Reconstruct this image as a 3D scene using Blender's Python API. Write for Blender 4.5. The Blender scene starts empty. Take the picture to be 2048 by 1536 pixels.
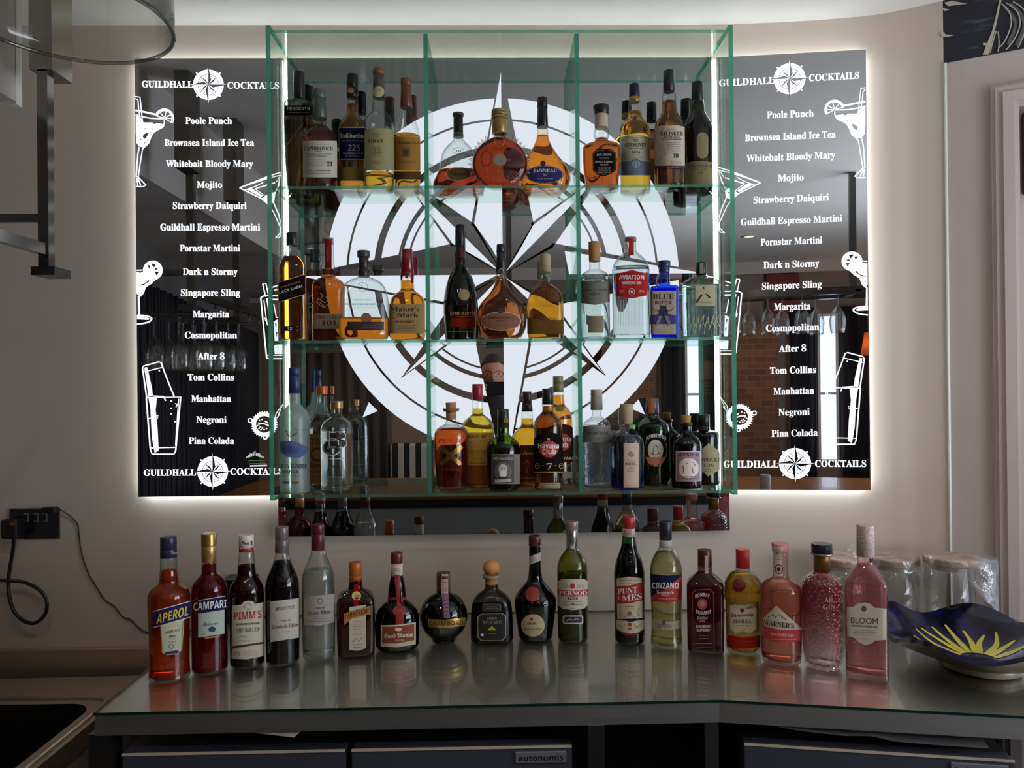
import bpy, bmesh, math, random
from mathutils import Vector as V, Matrix
S = bpy.context.scene
COL = S.collection
random.seed(5)
# ---------------------------------------------------------------- camera, world, lights, exposure
F = 1471.7
YAW, PITCH, ROLL, DIST, ZC = .01872, .00242, -.00983, 2.0456, 1.534
cy, sy, cp, sp, cr, sr = math.cos(YAW), math.sin(YAW), math.cos(PITCH), math.sin(PITCH), math.cos(ROLL), math.sin(ROLL)
FW = V((sy*cp, cy*cp, sp)); r0 = V((cy, -sy, 0)); u0 = r0.cross(FW)
RT = r0*cr+u0*sr; UP = u0*cr-r0*sr
CAM = V((0, -DIST, ZC))
cd = bpy.data.cameras.new('camera'); co = bpy.data.objects.new('camera', cd); COL.objects.link(co)
cd.sensor_width = 36; cd.lens = F/2048*36; cd.clip_start = .004; cd.clip_end = 60
m = Matrix((RT, UP, -FW)).transposed().to_4x4(); m.translation = CAM; co.matrix_world = m
S.camera = co
w = bpy.data.worlds.new('world'); S.world = w; w.use_nodes = True
w.node_tree.nodes['Background'].inputs[0].default_value = (.75, .8, 1, 1)
w.node_tree.nodes['Background'].inputs[1].default_value = .25
S.view_settings.view_transform = 'Standard'; S.view_settings.look = 'None'
S.view_settings.exposure = 0; S.view_settings.gamma = 1; S.view_settings.use_curve_mapping = False
try:
    c = S.cycles
    c.max_bounces = 18; c.transparent_max_bounces = 40; c.transmission_bounces = 14; c.glossy_bounces = 8; c.diffuse_bounces = 4
    c.caustics_reflective = False; c.caustics_refractive = False; c.use_denoising = True; c.sample_clamp_indirect = 6
except Exception: pass
def light(name, kind, loc, energy, color, size=.1, rot=None, sy_=None):
    l = bpy.data.lights.new(name, kind); l.energy = energy; l.color = color
    if kind == 'AREA':
        l.size = size
        if sy_: l.shape = 'RECTANGLE'; l.size_y = sy_
    else: l.shadow_soft_size = size
    o = bpy.data.objects.new(name, l); COL.objects.link(o); o.location = loc
    if rot: o.rotation_euler = rot
    return o
LED_E = 19.0
light('daylight_uplight', 'AREA', (2.34, -1.7, 1.5), 44, (.88, .93, 1), 1.5, (0, math.radians(143), 0), 1.5)  # lamp added inside the window, tilted upward to brighten the ceiling
DOWN = [(-.56, -1.5), (-.07, -1.5), (.6, -1.5), (-1.1, -3.2), (1.0, -3.2)]
for _x, _y in DOWN:
    _o = light('downlight', 'SPOT', (_x, _y, 2.535), 7 if _y > -2 else 26, (1, .84, .66), .03); _o.data.spot_size = math.radians(150); _o.data.spot_blend = .7
light('wall_lamp_light', 'POINT', (2.02, -4.2, 1.85), 5, (1, .5, .16), .03)
# ---------------------------------------------------------------- pixel helpers (photo pixels -> points of the place)
def ray(px, py): return FW+RT*((px-1024)/F)-UP*((py-768)/F)
def aty(px, py, y):
    d = ray(px, py); return CAM+d*((y+DIST)/d.y)
def atz(px, py, z):
    d = ray(px, py); return CAM+d*((z-ZC)/d.z)
def atp(px, py, p, n):
    d = ray(px, py); return CAM+d*((p-CAM).dot(n)/d.dot(n))
# ---------------------------------------------------------------- materials
def lin(c): return tuple(((x/255+.055)/1.055)**2.4 if x > 10 else x/255/12.92 for x in c)
MC = {}
def nt(name):
    m = bpy.data.materials.new(name); m.use_nodes = True; t = m.node_tree
    t.nodes.clear(); o = t.nodes.new('ShaderNodeOutputMaterial'); return m, t, o
def N(t, k, **kw):
    n = t.nodes.new('ShaderNode'+k)
    for a, b in kw.items():
        i = n.inputs[a.replace('_', ' ')] if a.replace('_', ' ') in n.inputs else None
        if i is None: setattr(n, a, b)
        else: i.default_value = (b+(1,)) if isinstance(b, tuple) and len(b) == 3 and i.type == 'RGBA' else b
    return n
def solid(c, rough=.5, metal=0, spec=.5, noise=0, scale=30, bump=0, gain=1, coat=0, aniso=None):
    key = ('s', tuple(c), rough, metal, spec, noise, scale, bump, gain, coat, aniso)
    if key in MC: return MC[key]
    m, t, o = nt('paint'); p = N(t, 'BsdfPrincipled'); L = t.links.new
    rgb = tuple(min(.9, x*gain) for x in lin(c))
    p.inputs['Base Color'].default_value = rgb+(1,); p.inputs['Roughness'].default_value = rough
    p.inputs['Metallic'].default_value = metal; p.inputs['Specular IOR Level'].default_value = spec
    p.inputs['Coat Weight'].default_value = coat
    if noise or bump:
        tc = N(t, 'TexCoord'); mp = N(t, 'Mapping'); L(tc.outputs['Object'], mp.inputs[0])
        if aniso: mp.inputs['Scale'].default_value = aniso
        nz = N(t, 'TexNoise'); nz.inputs['Scale'].default_value = scale; nz.inputs['Detail'].default_value = 6
        L(mp.outputs[0], nz.inputs[0])
        if noise:
            mx = N(t, 'MixRGB', blend_type='MULTIPLY'); mx.inputs[0].default_value = 1; mx.inputs[1].default_value = rgb+(1,)
            r = N(t, 'MapRange'); r.inputs[3].default_value = 1-noise; r.inputs[4].default_value = 1+noise
            L(nz.outputs[0], r.inputs[0]); L(r.outputs[0], mx.inputs[2]); L(mx.outputs[0], p.inputs['Base Color'])
        if bump:
            b = N(t, 'Bump'); b.inputs['Strength'].default_value = bump; b.inputs['Distance'].default_value = .002
            L(nz.outputs[0], b.inputs['Height']); L(b.outputs[0], p.inputs['Normal'])
    L(p.outputs[0], o.inputs[0]); MC[key] = m; return m
def paper(c, gain=1.6, tr=.28):
    key = ('p', tuple(c), gain, tr)
    if key in MC: return MC[key]
    m, t, o = nt('paper'); rgb = tuple(min(.88, x*gain) for x in lin(c))
    d = N(t, 'BsdfDiffuse', Color=rgb); s = N(t, 'BsdfTranslucent', Color=rgb); x = N(t, 'MixShader'); x.inputs[0].default_value = tr
    t.links.new(d.outputs[0], x.inputs[1]); t.links.new(s.outputs[0], x.inputs[2]); t.links.new(x.outputs[0], o.inputs[0])
    MC[key] = m; return m
def emit(c, e):
    key = ('e', tuple(c), e)
    if key in MC: return MC[key]
    m, t, o = nt('lit'); n = N(t, 'Emission', Color=lin(c), Strength=e); t.links.new(n.outputs[0], o.inputs[0]); MC[key] = m; return m
def glass(c=(250, 252, 250), edge=(150, 165, 160), power=3., refl=1., bump=0, bscale=60, grad=None, rough=.01, vor=False):
    key = ('g', tuple(c), tuple(edge), power, refl, bump, bscale, grad, rough, vor)
    if key in MC: return MC[key]
    m, t, o = nt('glass'); L = t.links.new
    lw = N(t, 'LayerWeight'); lw.inputs[0].default_value = .5
    pw = N(t, 'Math', operation='POWER'); pw.inputs[1].default_value = power; L(lw.outputs['Facing'], pw.inputs[0])
    mx = N(t, 'MixRGB'); mx.inputs[1].default_value = lin(c)+(1,); mx.inputs[2].default_value = lin(edge)+(1,)
    L(pw.outputs[0], mx.inputs[0]); src = mx.outputs[0]
    if grad:                                   # (z0, z1, colour at the foot): the glass itself is tinted that way
        tc = N(t, 'TexCoord'); sx = N(t, 'SeparateXYZ'); L(tc.outputs['Object'], sx.inputs[0])
        mr = N(t, 'MapRange'); mr.inputs[1].default_value = grad[0]; mr.inputs[2].default_value = grad[1]; L(sx.outputs[2], mr.inputs[0])
        g = N(t, 'MixRGB'); g.inputs[1].default_value = lin(grad[2])+(1,); L(mr.outputs[0], g.inputs[0]); L(src, g.inputs[2]); src = g.outputs[0]
    tr = N(t, 'BsdfTransparent'); L(src, tr.inputs[0])
    gl = N(t, 'BsdfGlossy', Roughness=rough); gl.inputs[0].default_value = (1, 1, 1, 1)
    fr = N(t, 'Math', operation='POWER'); fr.inputs[1].default_value = 5; L(lw.outputs['Facing'], fr.inputs[0])
    fa = N(t, 'Math', operation='MULTIPLY_ADD'); fa.inputs[1].default_value = .92; fa.inputs[2].default_value = .045; L(fr.outputs[0], fa.inputs[0]); fr = fa
    if bump:
        tc = N(t, 'TexCoord'); nz = N(t, 'TexVoronoi' if vor else 'TexNoise'); nz.inputs['Scale'].default_value = bscale; L(tc.outputs['Object'], nz.inputs[0])
        b = N(t, 'Bump'); b.inputs['Strength'].default_value = bump; b.inputs['Distance'].default_value = .003
        L(nz.outputs[0], b.inputs['Height']); L(b.outputs[0], gl.inputs['Normal']); L(b.outputs[0], lw.inputs['Normal'])
    mu = N(t, 'Math', operation='MULTIPLY'); mu.inputs[1].default_value = refl; L(fr.outputs[0], mu.inputs[0])
    x = N(t, 'MixShader'); L(mu.outputs[0], x.inputs[0]); L(tr.outputs[0], x.inputs[1]); L(gl.outputs[0], x.inputs[2])
    L(x.outputs[0], o.inputs[0]); MC[key] = m; return m
def liquid(c, ior=1.34, bump=0, bscale=40, grad=None, sc=0):
    key = ('q', tuple(c), ior, bump, bscale, grad, sc)
    if key in MC: return MC[key]
    m, t, o = nt('liquid'); L = t.links.new
    g = N(t, 'BsdfGlass', IOR=ior, Roughness=0.0); rgb = tuple(math.sqrt(x) for x in lin(c)); g.inputs[0].default_value = rgb+(1,)
    if grad:
        tc = N(t, 'TexCoord'); sx = N(t, 'SeparateXYZ'); L(tc.outputs['Object'], sx.inputs[0])
        mr = N(t, 'MapRange'); mr.inputs[1].default_value = grad[0]; mr.inputs[2].default_value = grad[1]; L(sx.outputs[2], mr.inputs[0])
        x = N(t, 'MixRGB'); x.inputs[1].default_value = tuple(math.sqrt(v) for v in lin(grad[2]))+(1,); x.inputs[2].default_value = rgb+(1,)
        L(mr.outputs[0], x.inputs[0]); L(x.outputs[0], g.inputs[0])
    if bump:
        tc = N(t, 'TexCoord'); nz = N(t, 'TexNoise'); nz.inputs['Scale'].default_value = bscale; L(tc.outputs['Object'], nz.inputs[0])
        b = N(t, 'Bump'); b.inputs['Strength'].default_value = bump; b.inputs['Distance'].default_value = .003
        L(nz.outputs[0], b.inputs['Height']); L(b.outputs[0], g.inputs['Normal'])
    if sc:                                     # diffuse share of its colour stands in for window light glowing through the drink
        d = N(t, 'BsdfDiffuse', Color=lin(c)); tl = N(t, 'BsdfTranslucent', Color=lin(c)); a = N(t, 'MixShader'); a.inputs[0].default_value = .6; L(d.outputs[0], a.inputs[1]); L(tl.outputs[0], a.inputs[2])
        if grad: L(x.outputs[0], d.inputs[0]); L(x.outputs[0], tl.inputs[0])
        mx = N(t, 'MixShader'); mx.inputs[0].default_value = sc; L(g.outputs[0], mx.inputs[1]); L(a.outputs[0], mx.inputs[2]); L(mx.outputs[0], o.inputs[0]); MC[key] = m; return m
    L(g.outputs[0], o.inputs[0]); MC[key] = m; return m
def frosted(c, tr=.35):
    key = ('f', tuple(c), tr)
    if key in MC: return MC[key]
    m, t, o = nt('frosted_glass'); L = t.links.new
    d = N(t, 'BsdfDiffuse', Color=lin(c)); s = N(t, 'BsdfTranslucent', Color=lin(c)); x = N(t, 'MixShader'); x.inputs[0].default_value = .6
    L(d.outputs[0], x.inputs[1]); L(s.outputs[0], x.inputs[2])
    b = N(t, 'BsdfTransparent'); b.inputs[0].default_value = lin(c)+(1,); y = N(t, 'MixShader'); y.inputs[0].default_value = tr
    L(x.outputs[0], y.inputs[1]); L(b.outputs[0], y.inputs[2])
    g = N(t, 'BsdfGlossy', Roughness=.35); z = N(t, 'MixShader'); z.inputs[0].default_value = .06
    L(y.outputs[0], z.inputs[1]); L(g.outputs[0], z.inputs[2]); L(z.outputs[0], o.inputs[0]); MC[key] = m; return m
def mirror_mat():
    if 'mir' in MC: return MC['mir']
    m, t, o = nt('grey_mirror'); L = t.links.new
    g = N(t, 'BsdfGlossy', Roughness=0.0); g.inputs[0].default_value = (.56, .57, .58, 1)
    L(g.outputs[0], o.inputs[0]); MC['mir'] = m; return m
def edge_mat(c, tr, key):
    if key in MC: return MC[key]
    m, t, o = nt('green_glass_edge'); L = t.links.new
    tl = N(t, 'BsdfTranslucent', Color=lin(c)); df = N(t, 'BsdfDiffuse', Color=lin(c))
    gl = N(t, 'BsdfGlossy', Roughness=.12); gl.inputs[0].default_value = lin((140, 225, 195))+(1,); tp = N(t, 'BsdfTransparent'); tp.inputs[0].default_value = lin(c)+(1,)
    a = N(t, 'MixShader'); a.inputs[0].default_value = .35; L(tl.outputs[0], a.inputs[1]); L(df.outputs[0], a.inputs[2])
    d = N(t, 'MixShader'); d.inputs[0].default_value = tr; L(a.outputs[0], d.inputs[1]); L(tp.outputs[0], d.inputs[2])
    tc = N(t, 'TexCoord'); nz = N(t, 'TexNoise'); nz.inputs['Scale'].default_value = 9; L(tc.outputs['Object'], nz.inputs[0])
    mr = N(t, 'MapRange'); mr.inputs[1].default_value = .45; mr.inputs[2].default_value = .7; mr.inputs[3].default_value = .08; mr.inputs[4].default_value = .25; L(nz.outputs[0], mr.inputs[0])
    b = N(t, 'MixShader'); L(mr.outputs[0], b.inputs[0]); L(d.outputs[0], b.inputs[1]); L(gl.outputs[0], b.inputs[2])
    L(b.outputs[0], o.inputs[0]); MC[key] = m; return m
def steel(c=(226, 223, 216), rough=.38, sc=(1, 60, 60)):
    key = ('st', tuple(c), rough, sc)
    if key in MC: return MC[key]
    m, t, o = nt('brushed_steel'); L = t.links.new
    p = N(t, 'BsdfPrincipled'); p.inputs['Metallic'].default_value = 1; p.inputs['Base Color'].default_value = lin(c)+(1,)
    tc = N(t, 'TexCoord'); mp = N(t, 'Mapping'); mp.inputs['Scale'].default_value = sc; L(tc.outputs['Object'], mp.inputs[0])
    nz = N(t, 'TexNoise'); nz.inputs['Scale'].default_value = 4; nz.inputs['Detail'].default_value = 2; L(mp.outputs[0], nz.inputs[0])
    mr = N(t, 'MapRange'); mr.inputs[3].default_value = rough*.92; mr.inputs[4].default_value = rough*1.08; L(nz.outputs[0], mr.inputs[0]); L(mr.outputs[0], p.inputs['Roughness'])
    L(p.outputs[0], o.inputs[0]); MC[key] = m; return m
# ---------------------------------------------------------------- object helpers
def link(name, verts, faces, mats, parent=None, smooth=False, fm=None, loc=None):
    me = bpy.data.meshes.new(name); me.from_pydata([tuple(v) for v in verts], [], faces)
    for x in (mats if isinstance(mats, list) else [mats]): me.materials.append(x)
    if fm: me.polygons.foreach_set('material_index', fm)
    if smooth: me.polygons.foreach_set('use_smooth', [True]*len(me.polygons))
    me.update(); o = bpy.data.objects.new(name, me); COL.objects.link(o)
    if parent: o.parent = parent
    if loc: o.location = loc
    return o
def tag(o, label=None, cat=None, group=None, kind=None):
    if label: o['label'] = label
    if cat: o['category'] = cat
    if group: o['group'] = group
    if kind: o['kind'] = kind
    return o
def empty(name, loc, label, cat, group=None, rz=0):
    o = bpy.data.objects.new(name, None); COL.objects.link(o); o.location = loc; o.rotation_euler = (0, 0, rz)
    o.empty_display_size = .02
    return tag(o, label, cat, group)
class MB:
    def __init__(s): s.v = []; s.f = []; s.m = []
    def poly(s, pts, mi=0):
        b = len(s.v); s.v += [V(p) for p in pts]; s.f.append(tuple(range(b, b+len(pts)))); s.m.append(mi)
    def add(s, vs, fs, mi=0):
        b = len(s.v); s.v += [V(p) for p in vs]; s.f += [tuple(i+b for i in f) for f in fs]; s.m += [mi]*len(fs)
    def box(s, a, b, mi=0, thin=None, me=0, M=None):
        x0, y0, z0 = a; x1, y1, z1 = b
        vs = [V((x, y, z)) for x in (x0, x1) for y in (y0, y1) for z in (z0, z1)]
        if M: vs = [M @ v for v in vs]
        fs = [(0, 1, 3, 2), (4, 6, 7, 5), (0, 4, 5, 1), (2, 3, 7, 6), (0, 2, 6, 4), (1, 5, 7, 3)]; ax = [0, 0, 1, 1, 2, 2]
        bs = len(s.v); s.v += vs
        for f, x in zip(fs, ax): s.f.append(tuple(i+bs for i in f)); s.m.append(mi if thin is None or x == thin else me)
    def tube(s, pts, r, seg=10, mi=0, caps=True):
        pts = [V(p) for p in pts]; n = len(pts); b = len(s.v); rs = r if isinstance(r, (list, tuple)) else [r]*n
        ref = None
        for i, p in enumerate(pts):
            d = (pts[min(i+1, n-1)]-pts[max(i-1, 0)]).normalized()
            if ref is None: ref = d.orthogonal().normalized()
            a = (ref-d*ref.dot(d)).normalized(); ref = a; c = d.cross(a)
            for k in range(seg):
                t = 2*math.pi*k/seg; s.v.append(p+(a*math.cos(t)+c*math.sin(t))*rs[i])
        for i in range(n-1):
            for k in range(seg):
                j = (k+1) % seg; s.f.append((b+i*seg+k, b+i*seg+j, b+(i+1)*seg+j, b+(i+1)*seg+k)); s.m.append(mi)
        if caps:
            s.f.append(tuple(b+k for k in reversed(range(seg)))); s.m.append(mi)
            s.f.append(tuple(b+(n-1)*seg+k for k in range(seg))); s.m.append(mi)
    def prism(s, plan, z0, z1, mi=0, ms=None):
        n = len(plan); b = len(s.v)
        s.v += [V((p[0], p[1], z0)) for p in plan]+[V((p[0], p[1], z1)) for p in plan]
        s.f.append(tuple(b+i for i in reversed(range(n)))); s.m.append(mi); s.f.append(tuple(b+n+i for i in range(n))); s.m.append(mi)
        for i in range(n):
            j = (i+1) % n; s.f.append((b+i, b+j, b+n+j, b+n+i)); s.m.append(mi if ms is None else ms)
    def lathe(s, prof, seg=32, mi=0, c=(0, 0, 0), k=1.):
        b = len(s.v); n = len(prof)
        for r, z in prof:
            for i in range(seg):
                t = 2*math.pi*i/seg; s.v.append(V((c[0]+r*math.cos(t), c[1]+k*r*math.sin(t), c[2]+z)))
        for i in range(n-1):
            for q in range(seg):
                j = (q+1) % seg; s.f.append((b+i*seg+q, b+i*seg+j, b+(i+1)*seg+j, b+(i+1)*seg+q)); s.m.append(mi)
    def build(s, name, mats, parent=None, smooth=False, bevel=0, loc=None):
        o = link(name, s.v, s.f, mats, parent, smooth, s.m if isinstance(mats, list) else None, loc)
        if bevel:
            b = o.modifiers.new('bevel', 'BEVEL'); b.width = bevel; b.segments = 2; b.limit_method = 'ANGLE'
        if smooth and bevel == 0: pass
        return o
def smooth_path(pts, k=8):
    pts = [V(p) for p in pts]; out = []
    for i in range(len(pts)-1):
        a, b, c, d = pts[max(i-1, 0)], pts[i], pts[i+1], pts[min(i+2, len(pts)-1)]
        for q in range(k):
            t = q/k; out.append(.5*((2*b)+(c-a)*t+(2*a-5*b+4*c-d)*t*t+(3*b-a-3*c+d)*t**3))
    return out+[pts[-1]]
# ---------------------------------------------------------------- lettering
TC = {}
UB = {'b': (0x1D400, 0x1D7CE), 'S': (0x1D5D4, 0x1D7EC), 'i': (0x1D468, 0x1D7CE), 'c': (0x1D4D0, 0x1D7CE), 'f': (0x1D56C, 0x1D7CE), 'I': (0x1D63C, 0x1D7EC)}
def text_mesh(s, style):
    if (s, style) in TC: return TC[s, style]
    u = s
    if style in UB:
        A, D0 = UB[style]; u = ''
        for ch in s:
            if 'A' <= ch <= 'Z': u += chr(A+ord(ch)-65)
            elif 'a' <= ch <= 'z': u += chr(A+26+ord(ch)-97)
            elif '0' <= ch <= '9': u += chr(D0+ord(ch)-48)
            else: u += ch
    c = bpy.data.curves.new('t', 'FONT'); c.body = u; c.size = 1; c.resolution_u = 3
    o = bpy.data.objects.new('t', c); me = o.to_mesh()
    vs = [v.co.copy() for v in me.vertices]; fs = [tuple(p.vertices) for p in me.polygons]
    o.to_mesh_clear(); bpy.data.objects.remove(o); bpy.data.curves.remove(c)
    x0 = min(v.x for v in vs); x1 = max(v.x for v in vs); yb = min(v.y for v in vs)
    cap = .70
    TC[s, style] = ([((v.x-x0)/(x1-x0)-.5, v.y/cap-.5) for v in vs], fs)   # x: -.5 .. .5 across, y: -.5 baseline, .5 cap height
    return TC[s, style]
def stroke(pts, wd, closed=False):
    """quads of a ribbon of width wd along 2D points"""
    n = len(pts); L = []; R = []
    for i in range(n):
        a = pts[(i-1) % n] if closed or i > 0 else pts[i]; b = pts[(i+1) % n] if closed or i < n-1 else pts[i]
        dx, dy = b[0]-a[0], b[1]-a[1]; q = math.hypot(dx, dy) or 1; nx, ny = -dy/q*wd/2, dx/q*wd/2
        L.append((pts[i][0]+nx, pts[i][1]+ny)); R.append((pts[i][0]-nx, pts[i][1]-ny))
    return [(L[i], L[(i+1) % n], R[(i+1) % n], R[i]) for i in range(n if closed else n-1)]
def columns(poly, step):
    """split a 2D polygon (one interval per column) into columns: list of (x, y0, y1)"""
    xs = sorted(set(round(p[0], 3) for p in poly)); X = []
    for a, b in zip(xs, xs[1:]):
        k = max(1, math.ceil((b-a)/step)); X += [a+(b-a)*i/k for i in range(k)]
    X.append(xs[-1]); out = []; n = len(poly)
    for i, x in enumerate(X):
        e = 1e-4*(1 if i == 0 else -1 if i == len(X)-1 else 0); ys = []
        for j in range(n):
            (ax, ay), (bx, by) = poly[j], poly[(j+1) % n]
            xx = x+e
            if (ax-xx)*(bx-xx) <= 0 and abs(ax-bx) > 1e-9: ys.append(ay+(by-ay)*(xx-ax)/(bx-ax))
        if ys: out.append((x, min(ys), max(ys)))
    return out
def ell(cx_, cy_, rx, ry, n=36): return [(cx_+rx*math.cos(2*math.pi*(i+.5)/n), cy_+ry*math.sin(2*math.pi*(i+.5)/n)) for i in range(n)]
def rrect(x0, y0, x1, y1, r, n=4):
    o = []
    for cx_, cy_, a in ((x1-r, y0+r, -90), (x1-r, y1-r, 0), (x0+r, y1-r, 90), (x0+r, y0+r, 180)):
        o += [(cx_+r*math.cos(math.radians(a+90*i/n)), cy_+r*math.sin(math.radians(a+90*i/n))) for i in range(n+1)]
    return o
# ---------------------------------------------------------------- the setting
WALL = solid((206, 191, 174), .75, noise=.03, scale=3)
CEIL = ZC+1.02; XC = .015
def struct(name, mb, mt, **k): return tag(mb.build(name, mt, **k), kind='structure')
CR = V((1.2, -.1, 0)); FD = V((.155, -.087, 0)).normalized()          # corner of the cladding, and the door wall's direction
plan = [(-1.415, .035), (-.95, .035), (-.5, .035), (-.1, .035), (.25, .035), (.5, .0345), (.7, .026), (.88, .008), (1.04, -.02), (1.12, -.052), (1.2, -.1)]
mb = MB(); sp = [(p.x, p.y) for p in smooth_path([(x, y, 0) for x, y in plan], 10)]
mb.add([(x, y, z) for x, y in sp for z in (0, CEIL)], [(2*i, 2*i+2, 2*i+3, 2*i+1) for i in range(len(sp)-1)])
struct('wall_back', mb, WALL, smooth=True)
FE = CR+FD*.9
fn = V((FD.y, -FD.x, 0))                                              # faces the room
if fn.y > 0: fn = -fn
mb = MB(); DL = (atp(2026, 700, CR, fn)-CR).dot(FD); ZW = ZC+.851; DT = atp(2040, 190, CR, fn).z
def fw(t, z, o=0): p = CR+FD*t+fn*o; return (p.x, p.y, z)
mb.poly([fw(0, 0), fw(DL, 0), fw(DL, ZW), fw(0, ZW)]); mb.poly([fw(DL, DT), fw(.9, DT), fw(.9, ZW), fw(DL, ZW)])
struct('wall_door_side', mb, solid((196, 182, 172), .75))
def wallpaper():
    m, t, o = nt('navy_wallpaper'); L = t.links.new; p = N(t, 'BsdfPrincipled'); p.inputs['Roughness'].default_value = .7
    tc = N(t, 'TexCoord'); mp = N(t, 'Mapping'); mp.inputs['Scale'].default_value = (6, 6, 26); L(tc.outputs['Object'], mp.inputs[0])
    nz = N(t, 'TexNoise'); nz.inputs['Scale'].default_value = 1.6; nz.inputs['Detail'].default_value = 5; L(mp.outputs[0], nz.inputs[0])
    r = N(t, 'ValToRGB'); r.color_ramp.elements[0].position = .6; r.color_ramp.elements[0].color = (.013, .014, .022, 1); r.color_ramp.elements[1].position = .75; r.color_ramp.elements[1].color = (.10, .10, .12, 1)
    L(nz.outputs[0], r.inputs[0]); L(r.outputs[0], p.inputs['Base Color']); L(p.outputs[0], o.inputs[0]); return m
mb = MB(); mb.poly([fw(0, ZW), fw(.9, ZW), fw(.9, CEIL), fw(0, CEIL)]); wp = struct('wall_wallpaper', mb, wallpaper())
sail = solid((176, 168, 148), .7, gain=1.3); dsail = solid((96, 94, 92), .7); mb = MB()
def on_wp(px, py, off=.002):
    p = atp(px, py, CR, fn)+fn*off; return p
for pts in ([(1999, 0), (2003, 0), (1990, 60), (1977, 110), (1965, 110), (1985, 60)], ): mb.poly([on_wp(*q) for q in pts])
for st_ in ([(2003, 8), (2018, 24), (2022, 50), (2010, 82), (1996, 98)], [(2012, 6), (2034, 24), (2040, 50), (2028, 80), (2012, 100)], [(2026, 4), (2046, 18), (2056, 44), (2046, 74), (2036, 96)], [(1996, 64), (1998, 86), (1996, 104)], [(1992, 62), (1984, 90), (1980, 106)]):
    for q in stroke([(a, c_) for a, c_, _ in smooth_path([(x, y, 0) for x, y in st_], 5)], 2.4): mb.poly([on_wp(*z) for z in q])
for pts in ([(1880, 66), (1888, 64), (1890, 69), (1908, 71), (1896, 74), (1884, 75)], [(1966, 86), (1974, 87), (1973, 92), (1966, 91)], [(1888, 6), (1904, 2), (1934, 8), (1912, 11), (1896, 13)], [(1880, 16), (1900, 20), (1890, 23)]): mb.poly([on_wp(*q) for q in pts])
tag(mb.build('sailing_boat_print', sail, wp))
mb = MB()
for st_ in ([(2008, 14), (2026, 34), (2030, 56), (2016, 90)], [(2020, 8), (2042, 30), (2048, 56), (2032, 92)]):
    for q in stroke([(a, c_) for a, c_, _ in smooth_path([(x, y, 0) for x, y in st_], 5)], 7): mb.poly([on_wp(z[0], z[1], .0015) for z in q])
mb.build('sail_shading_print', dsail, wp)
# the white glass cladding's edge
mb = MB(); mb.box((1.2, -.1065, .905), (1.2045, -.1005, ZW))
struct('trim_1', mb, solid((214, 220, 206), .3))
# door: casing, glazed leaf, brown blind
mb = MB(); T = .055
for (o0, o1, w0, w1) in ((0, .012, -.03, .03), (.012, .02, -.022, .022), (.02, .027, -.006, .018)):
    mb.add([fw(DL-.012+w0, .0, o0), fw(DL-.012+w1, 0, o0), fw(DL-.012+w1, DT+w1, o0), fw(DL-.012+w0, DT+.03-w0 if 0 else DT-w0+.0, o0), fw(DL-.012+w0, 0, o1), fw(DL-.012+w1, 0, o1), fw(DL-.012+w1, DT-w1, o1), fw(DL-.012+w0, DT-w0, o1)], [(4, 5, 6, 7), (0, 3, 7, 4), (1, 5, 6, 2)])
    mb.add([fw(DL-.012+w0, DT-w0, o1), fw(DL-.012+w1, DT-w1, o1), fw(.9, DT-w1, o1), fw(.9, DT-w0, o1), fw(DL-.012+w0, DT-w0, o0), fw(DL-.012+w1, DT-w1, o0), fw(.9, DT-w1, o0), fw(.9, DT-w0, o0)], [(0, 1, 2, 3), (0, 3, 7, 4), (1, 5, 6, 2)])
struct('door_frame_1', mb, solid((204, 190, 182), .4))
mb = MB()
def fbox(mb, t0, t1, z0, z1, o0, o1, mi=0): mb.add([fw(t, z, o) for t in (t0, t1) for o in (o0, o1) for z in (z0, z1)], [(0, 1, 3, 2), (4, 6, 7, 5), (0, 4, 5, 1), (2, 3, 7, 6), (0, 2, 6, 4), (1, 5, 7, 3)], mi)
fbox(mb, DL+.012, .9, 0, DT-.02, -.06, -.055); dr = struct('door_1', mb, emit((214, 226, 250), 1.0))
mb = MB(); fbox(mb, DL+.012, DL+.034, 0, DT-.02, -.054, -.03); fbox(mb, DL+.034, .9, .0, .35, -.054, -.03); mb.build('door_stile', solid((210, 204, 200), .4), dr)
zb0, zb1 = atp(2040, 388, CR, fn).z, atp(2044, 222, CR, fn).z
mb = MB(); bl = DL+.026
fbox(mb, bl, .88, zb0, zb1, -.028, -.008); ro = mb.build('roller_blind', solid((74, 36, 22), .8, noise=.2, scale=60), bevel=.006)
tag(ro, 'dark brown fabric blind hanging in the doorway at the far right edge', 'blind')
# ceiling, floor, other walls
mb = MB(); mb.box((-3.2, -5.3, CEIL), (3.2, .2, CEIL+.05)); struct('ceiling', mb, solid((222, 220, 212), .8))
mb = MB(); mb.box((-3.2, -5.3, -.05), (3.2, .2, 0)); struct('floor', mb, solid((92, 70, 52), .5, noise=.3, scale=6))
LW0, LW1 = V((-1.41, .04, 0)), V((-2.3, -5.3, 0))
mb = MB(); mb.poly([LW0, LW1, LW1+V((0, 0, CEIL)), LW0+V((0, 0, CEIL))]); struct('wall_left', mb, solid((120, 118, 118), .8))
mb = MB(); mb.box((-2.3, -4.45, 0), (3, -4.4, CEIL)); struct('wall_rear', mb, solid((150, 128, 112), .8))
mb = MB(); mb.box((FE.x-.02, FE.y-.02, 0), (2.45, FE.y+.05, CEIL)); mb.box((2.4, -4.4, 0), (2.45, FE.y-.02, .85)); mb.box((2.4, -4.4, 2.35), (2.45, FE.y-.02, CEIL)); mb.box((2.4, -4.4, .85), (2.45, -2.5, 2.35)); mb.box((2.4, -.9, .85), (2.45, FE.y-.02, 2.35)); struct('wall_right', mb, solid((190, 178, 168), .8))
mb = MB(); mb.box((2.41, -2.5, .85), (2.42, -.9, 2.35)); wn = struct('window_1', mb, emit((214, 226, 250), 4.5))
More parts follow.
